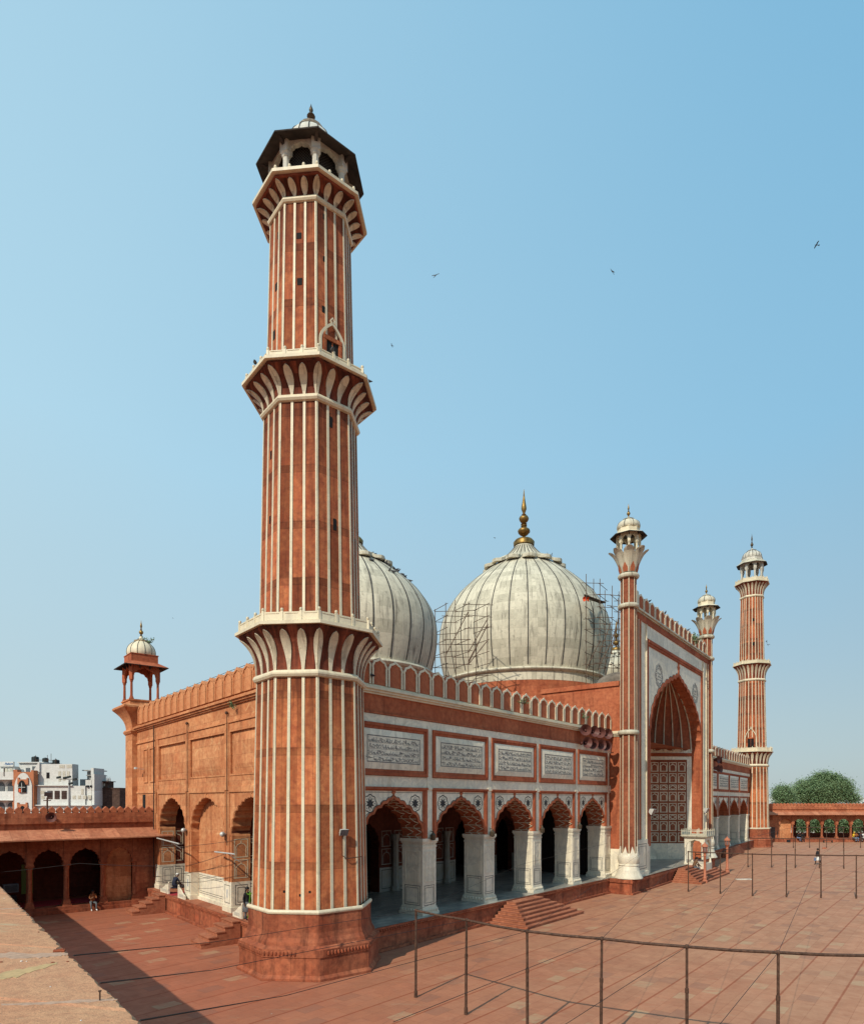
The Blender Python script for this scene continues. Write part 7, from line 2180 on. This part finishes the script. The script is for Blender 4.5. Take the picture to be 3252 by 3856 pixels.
# balconied guest house with a roof sign
b0 = D(*c1(20, 900), YC); GHS = thing('town_house', 'white balconied guest house with round arches and a blue painted roof sign', 'building', (b0.x, YC, 0))
mb = MB(); cb(mb, -260, 320, 208, 1300, 0, 9); cb(mb, 100, 200, 390, 330, 2.2, 9); cb(mb, -260, 250, 105, 330, 1.2, 9); build('wall', mb, M['plaster'], GHS)
mb = MB(); cb(mb, -260, 318, 212, 400, -.9, 0); cb(mb, -260, 532, 200, 625, -.9, 0); cb(mb, -260, 398, 212, 404, -1.0, 0); cb(mb, -260, 625, 205, 632, -1.0, 0); build('balcony', mb, M['plaster'], GHS)
mb = MB(); cb(mb, 96, 196, 392, 206, 1.9, 9); build('roof_edge', mb, M['plaster'], GHS)
for r in ((-60, 415, 52, 530), (68, 415, 165, 530), (-60, 640, 52, 760), (66, 640, 168, 760)):
    mb = MB(); arch_hole(mb, *r, 0, -.06); w = build('arch_opening', mb, M['plaster2'], GHS)
    mb = MB(); arch_hole(mb, r[0] + 22, r[1] + 14, r[2] + 0, r[3], 0, -.10); build('shade', mb, M['greyc'], w)
for r in ((-10, 268, 28, 330), (44, 268, 84, 330)):
    mb = MB(); 
    a = D(*c1(r[0], r[3]), YC); b = D(*c1(r[2], r[1]), YC); w_ = b.x - a.x; cx = (a.x + b.x) / 2; zs = b.z - w_ / 2
    pts = [(a.x, a.z)] + [(cx - w_ / 2 * cos(k * pi / 10), zs + w_ / 2 * sin(k * pi / 10)) for k in range(11)] + [(b.x, a.z)]
    mb.prism([Vector((x, YC + 1.12, z)) for x, z in pts[::-1]], (0, .2, 0)); build('screen', mb, M['jali'], GHS)
    mb = MB(); cb(mb, r[2] + 4, r[1] + 10, r[2] + 12, 365, -.95, -.80); build('bracket', mb, M['grille'], GHS)
for r in ((180, 262, 226, 316), (253, 245, 304, 318), (325, 245, 373, 318)):
    mb = MB(); cb(mb, *r, 2.15, 2.4); build('window', mb, M['greyc'], GHS)
mb = MB(); cb(mb, -60, 198, 103, 252, .9, 1.15); sg = build('sign_board', mb, M['plaster'], GHS)
fc = bpy.data.curves.new('sign_lettering', 'FONT'); fc.body = 'Palace'; fc.extrude = .01; fc.shear = .35; fc.offset = .012
a = D(*c1(4, 240), YC); fc.size = 1.12
fo = bpy.data.objects.new('sign_lettering', fc); COL.objects.link(fo)
bpy.context.view_layer.update()
lm = bpy.data.meshes.new_from_object(fo.evaluated_get(bpy.context.evaluated_depsgraph_get())); bpy.data.objects.remove(fo)
lo = bpy.data.objects.new('lettering', lm); COL.objects.link(lo); lm.materials.clear(); lm.materials.append(M['signblue'])
w_now = max(v.co.x for v in lm.vertices) - min(v.co.x for v in lm.vertices)
want = D(*c1(97, 240), YC).x - a.x
lo.parent = GHS; lo.rotation_euler = (pi / 2, -.06, 0); lo.scale = (want / w_now,) * 3; lo.location = Vector((a.x, YC + .88, a.z + .05)) - GHS.location
# water tanks
def tank(x0, x1, y0, y1, lab, dep):
    a = D(*c1(x0, y1), YC); b = D(*c1(x1, y0), YC); r = (b.x - a.x) / 2; c = ((a.x + b.x) / 2, YC + dep); h = b.z - a.z
    mb = MB(); pr = [(r * .96, a.z), (r, a.z + h * .05)]
    for k in range(5): pr += [(r, a.z + h * (.12 + k * .14)), (r * .96, a.z + h * (.15 + k * .14)), (r, a.z + h * (.18 + k * .14))]
    pr += [(r * .98, a.z + h * .82), (r * .75, a.z + h * .92), (r * .3, a.z + h * .95), (r * .28, a.z + h), (r * .05, a.z + h * 1.01)]
    mb.lathe(pr, 20, c, 0, 0, True); solo('water_tank', mb, M['tank'], lab, 'water tank', 'black roof water tanks', None, (c[0], c[1], a.z))
tank(160, 238, 120, 198, 'largest black water tank on the guest house roof', 4)
tank(266, 331, 134, 200, 'middle black water tank on the guest house roof', 4.4)
tank(392, 468, 156, 222, 'black water tank beside the pole near the white stair wall', 4.2)
tank(906, 953, 278, 345, 'black water tank on the grey unfinished block', 2.8)
tank(946, 1026, 372, 440, 'low black water tank behind the white stepped wall', 2.6)
mb = MB()
for x, y0 in ((428, 95), (386, 112), (252, 112), (478, 150), (487, 155)): p0, p1 = D(*c1(x, 222), YC), D(*c1(x, y0), YC); mb.tube([(p0.x, YC + 3, p0.z - .3), (p1.x, YC + 3, p1.z)], .035, 4)
p0, p1 = D(*c1(252, 168), YC), D(*c1(490, 172), YC); mb.tube([(p0.x, YC + 3, p0.z), (p1.x, YC + 3, p1.z)], .03, 4)
solo('roof_pipes', mb, M['rust'], 'thin vertical pipes rising between the roof water tanks', 'pipes', None, None, D(*c1(386, 222), YC))
# dark brick block and shed
b0 = D(*c1(1060, 900), YC + 6); DB = thing('town_house', 'dark brick house with a round cornered roof room', 'building', (b0.x, YC + 2, 0))
mb = MB(); cb(mb, 1050, 495, 1250, 1300, 2, 4); cb(mb, 1050, 415, 1105, 497, 2.2, 4); build('wall', mb, M['brickdark'], DB)
mb = MB(); cb(mb, 1050, 488, 1254, 498, 1.9, 4.2); cb(mb, 1050, 412, 1122, 420, 1.9, 4.2); cb(mb, 1104, 422, 1120, 440, 2.2, 3); build('roof', mb, M['brickdark'], DB)
mb = MB(); cb(mb, 1062, 440, 1078, 470, 2.15, 2.3); build('window', mb, M['jali'], DB)
SH = thing('shed', 'low tin roofed shed right of the dark brick house', 'building', D(*c1(1320, 700), YC + 20))
mb = MB(); cb(mb, 1262, 600, 1400, 1300, 20, 26); build('wall', mb, M['plaster2'], SH)
mb = MB(); p = [D(*c1(x, y), YC) for x, y in ((1255, 618), (1410, 595), (1410, 575), (1255, 590))]
mb.prism([Vector((q.x, YC + 19.2, q.z)) for q in p], (0, 7, 0)); build('roof', mb, M['grey'], SH)
mb = MB(); cb(mb, 1285, 625, 1350, 680, 19.8, 20.2); build('window', mb, M['hole'], SH)
frn = random.Random(12)
for k in range(9):
    x = 1240 + k * 22; h_ = frn.uniform(540, 575); mb = MB()
    a = D(*c1(x, 620), 420); b = D(*c1(x + 30, h_), 420)
    mb.box((a.x, 420 + k * 6, -1), (b.x - a.x, 0, 0), (0, 8, 0), (0, 0, b.z + 1)); mb.box((a.x + .5, 420 + k * 6, b.z), (1.5, 0, 0), (0, 3, 0), (0, 0, frn.uniform(.6, 1.6)))
    solo('far_house', mb, M['plaster'] if k % 2 else M['plaster2'], 'tiny pale house on the hazy skyline beside the corner turret', 'building', 'houses on the left skyline', None, (a.x, 420 + k * 6, 0))
for x in (1186, 1212):
    mb = MB(); p0, p1 = D(*c1(x, 500), 200), D(*c1(x, 385), 200)
    for dx in (-.35, .35): mb.tube([(p0.x + dx, 200, 0), (p0.x + dx * .5, 200, p1.z)], .07, 4)
    for k in range(9): z = p0.z + (p1.z - p0.z) * k / 8; mb.tube([(p0.x - .3, 200, z), (p0.x + .3, 200, z + .5)], .05, 4)
    for k in range(4): mb.cbox((p0.x + (.3 if k % 2 else -.3), 199.8, p1.z - 2.2 + k * .4), .3, .2, .9)
    solo('mast', mb, M['grey'], 'lattice antenna mast above the dark brick house, ' + ('left one' if x < 1200 else 'right one'), 'mast', 'antenna masts', None, (p0.x, 200, 0))
# high mast flood lamp
p = D(*c1(768, 700), 80); SL = thing('street_lamp', 'tall grey street mast with floodlights before the white town house', 'street lamp', (p.x, 80, 0))
zt = D(*c1(768, 405), 80).z
mb = MB(); mb.tube([(p.x, 80, 0), (p.x, 80, zt)], .20, 8, r2=.13); build('pole', mb, M['grey'], SL)
mb = MB(); mb.tube([(p.x - 1.2, 80, zt + .1), (p.x + 1.1, 80, zt + .1)], .05, 5); build('arm', mb, M['grey'], SL)
for dx, dy in ((-1.25, .25), (-.45, .2), (0, .3), (.25, -.5), (.75, .0)):
    mb = MB(); mb.box((p.x + dx - .2, 79.7, zt + dy - .1), (.40, 0, .10), (0, .35, 0), (0, 0, .22)); build('floodlight', mb, M['tank'], SL)

# ------------------------------------------------------------------ trees
def tree(label, x, ytop, ybase_z, Y, rx, blobs, nleaf, lsize, mat, seed, name='broadleaf_tree', trunk=True, group='trees beyond the right gallery'):
    """blobs: list of (px_x, px_y, px_rx, px_ry) photograph ellipses filled with leaf clumps in depth"""
    r = random.Random(seed)
    base = D(x, 3000, Y); base.z = 0
    root = thing(name, label, 'tree', base, group)
    mb = MB()
    s = Y / F
    tot = sum(b_[2] * b_[3] for b_ in blobs)
    for (bx, by, brx, bry) in blobs:
        c = D(bx, by, Y); dep = min(brx, bry * 1.3) * s
        n = int(nleaf * brx * bry / tot)
        ncl = max(5, int(n / 52))
        for k in range(ncl):
            while True:
                v = Vector((r.uniform(-1, 1), r.uniform(-1, 1), r.uniform(-1, 1)))
                if .25 < v.length < 1.0: break
            v = v.normalized() * (v.length ** .5) * r.uniform(.85, 1.16)
            cc = c + Vector((v.x * brx * s, v.y * dep, v.z * bry * s)); cr = lsize * r.uniform(2.6, 5.4)
            for q in range(52):
                o = cc + Vector((r.gauss(0, 1), r.gauss(0, 1), r.gauss(0, .7))) * cr * .5
                n_ = Vector((r.gauss(0, .6), r.gauss(0, .6), r.uniform(.2, 1))).normalized(); t = n_.orthogonal().normalized(); t = (Matrix.Rotation(r.uniform(0, 6.28), 3, n_) @ t); b_ = n_.cross(t); h = lsize * r.uniform(.35, .65)
                mb.poly([o - t * h, o + b_ * h * .45, o + t * h, o - b_ * h * .45])
    build('crown', mb, mat, root)
    mb = MB()
    if trunk:
        top = D(blobs[0][0], blobs[0][1], Y)
        mb.tube([base, base.lerp(top, .35) + Vector((.2, 0, 0)), base.lerp(top, .6)], .55, 8, r2=.3)
        for (bx, by, brx, bry) in blobs:
            c = D(bx, by, Y); st = base.lerp(top, .35 + .2 * r.random()); mb.tube([st, st.lerp(c, .5) + Vector((0, 0, -.5)), c], .22, 6, r2=.05)
    else: mb.tube([base, D(blobs[0][0], blobs[0][1], Y)], .18, 6, r2=.06)
    build('trunk', mb, M['bark'], root)
big = [(3100, 2972, 66, 34), (3046, 2988, 44, 30), (3142, 2956, 34, 26), (3112, 2930, 26, 16), (3152, 2932, 15, 12), (3172, 2956, 20, 18), (3178, 2990, 32, 24), (3006, 2988, 20, 24), (3062, 2952, 24, 18), (3012, 2953, 13, 11), (3080, 3008, 80, 18), (3205, 3010, 20, 13), (3126, 2994, 34, 22), (3086, 2926, 16, 12), (3034, 2962, 16, 12), (3188, 2972, 14, 14)]
tree('big broad green tree rising behind the right gallery roof', 3095, 0, 0, 168, 0, big, 62000, .38, M['leaf'], 1)
tree('smaller green tree between the far minaret and the big tree', 2950, 0, 0, 158, 0, [(2948, 2990, 26, 22), (2938, 2995, 18, 24), (2962, 3005, 20, 18), (2950, 2975, 14, 12), (2950, 3012, 30, 14)], 15000, .34, M['leaf'], 2)
for i, (x, dx) in enumerate(((3020, 0), (3075, 4), (3130, -3), (3186, 3), (3240, 0), (3300, 0))):
    tree('leafy tree seen through the far gallery arches', x, 0, 0, 131 + 2 * (i % 2), 0, [(x + dx, 3094, 30, 20), (x - 16, 3104, 22, 22), (x + 20, 3100, 24, 20), (x - 4, 3124, 20, 10), (x + 22, 3120, 14, 9)], 7000, .30, M['leaf2'] if i % 2 else M['leaf'], 20 + i, 'small_tree', False, 'trees seen through the far arches')
mb = MB(); mb.box((40, 150, 0), (110, 0, 0), (0, .4, 0), (0, 0, 1.7)); solo('boundary_wall', mb, M['plaster'], 'low pale wall outside, glimpsed through the far arches', 'wall', None, None, (40, 150, 0))
for i, (x0_, x1_, y0_, Y) in enumerate(((2885, 2905, 3010, 330), (2900, 2925, 3013, 300), (2916, 2936, 3008, 340), (3215, 3235, 3015, 310), (3222, 3262, 3010, 330), (3240, 3275, 3012, 290))):
    a, b = D(x0_, y0_, Y), D(x1_, y0_, Y); mb = MB(); mb.box((a.x, Y, -1), (b.x - a.x, 0, 0), (0, 12, 0), (0, 0, a.z + 1)); 
    for k in range(3): mb.box((a.x + (b.x - a.x) * (.15 + .3 * k), Y - .06, a.z - 2.2), (1.2, 0, 0), (0, .1, 0), (0, 0, 1.2), 1)
    mb.box((a.x + 1, Y + 2, a.z), ((b.x - a.x) * .3, 0, 0), (0, 4, 0), (0, 0, 1.2))
    solo('far_house', mb, [M['plaster'], M['greyc']], ('pale far house between the far minaret and the smaller tree' if i < 3 else 'pale far house at the right edge beyond the big tree'), 'building', 'houses left of the trees' if i < 3 else 'houses right of the trees', None, (a.x, Y, 0))
# skyline far away
krn = random.Random(31)
mb = MB()
for k in range(150):
    a = radians(krn.uniform(-42, 42)); R = krn.uniform(600, 1500); w = krn.uniform(12, 40); h = krn.uniform(4, 10) * (1 + R / 3000)
    mb.cbox((R * sin(a), R * cos(a), -1), w, w, h + 1, 0, krn.uniform(0, 1.5))
o = build('far_town', mb, M['plaster2']); tag(o, 'low hazy rooftops of the distant town on the horizon', 'town', None, 'stuff')
# weeds sprouting from masonry
def weed(label, p, s, seed):
    r = random.Random(seed); mb = MB(); p = Vector(p)
    for k in range(9):
        d_ = Vector((r.uniform(-1, 1), r.uniform(-1, 1), r.uniform(.0, 1))).normalized() * s * r.uniform(.5, 1); mb.tube([p, p + d_ * .5 + Vector((0, 0, .1 * s)), p + d_], .012 * s, 4)
        for q in range(14):
            o = p + d_ * r.uniform(.4, 1.05) + Vector((r.gauss(0, .08), r.gauss(0, .08), r.gauss(0, .08))) * s; n_ = Vector((r.gauss(0, 1), r.gauss(0, 1), r.gauss(0, 1))).normalized(); t = n_.orthogonal().normalized(); b_ = n_.cross(t); h = .10 * s
            mb.poly([o - t * h, o + b_ * h * .5, o + t * h, o - b_ * h * .5], 1)
    solo('weed', mb, [M['bark'], M['leaf']], label, 'weed', 'weeds sprouting from masonry', None, p)
Ytk = TUR.location.y
weed('leafy weed sprouting from the corner turret dome', D(558, 2428, Ytk), .75, 1)
weed('small weed growing on the gateway battlements near the far turret', FP(FP.u_at(2612), ZT + .9, .05), 1.1, 2)
weed('thin weed between arcade battlements left of the loudspeakers', FF(FF.u_at(1961), ZC + .9, .15), .6, 3)
weed('thin weed between arcade battlements right above the loudspeakers', FF(FF.u_at(2191), ZC + .8, .15), .6, 4)
weed('dry weed under the side wall cornice near the tallest minaret', FS(FS.u_at(893), 12.6, .15), .5, 5)
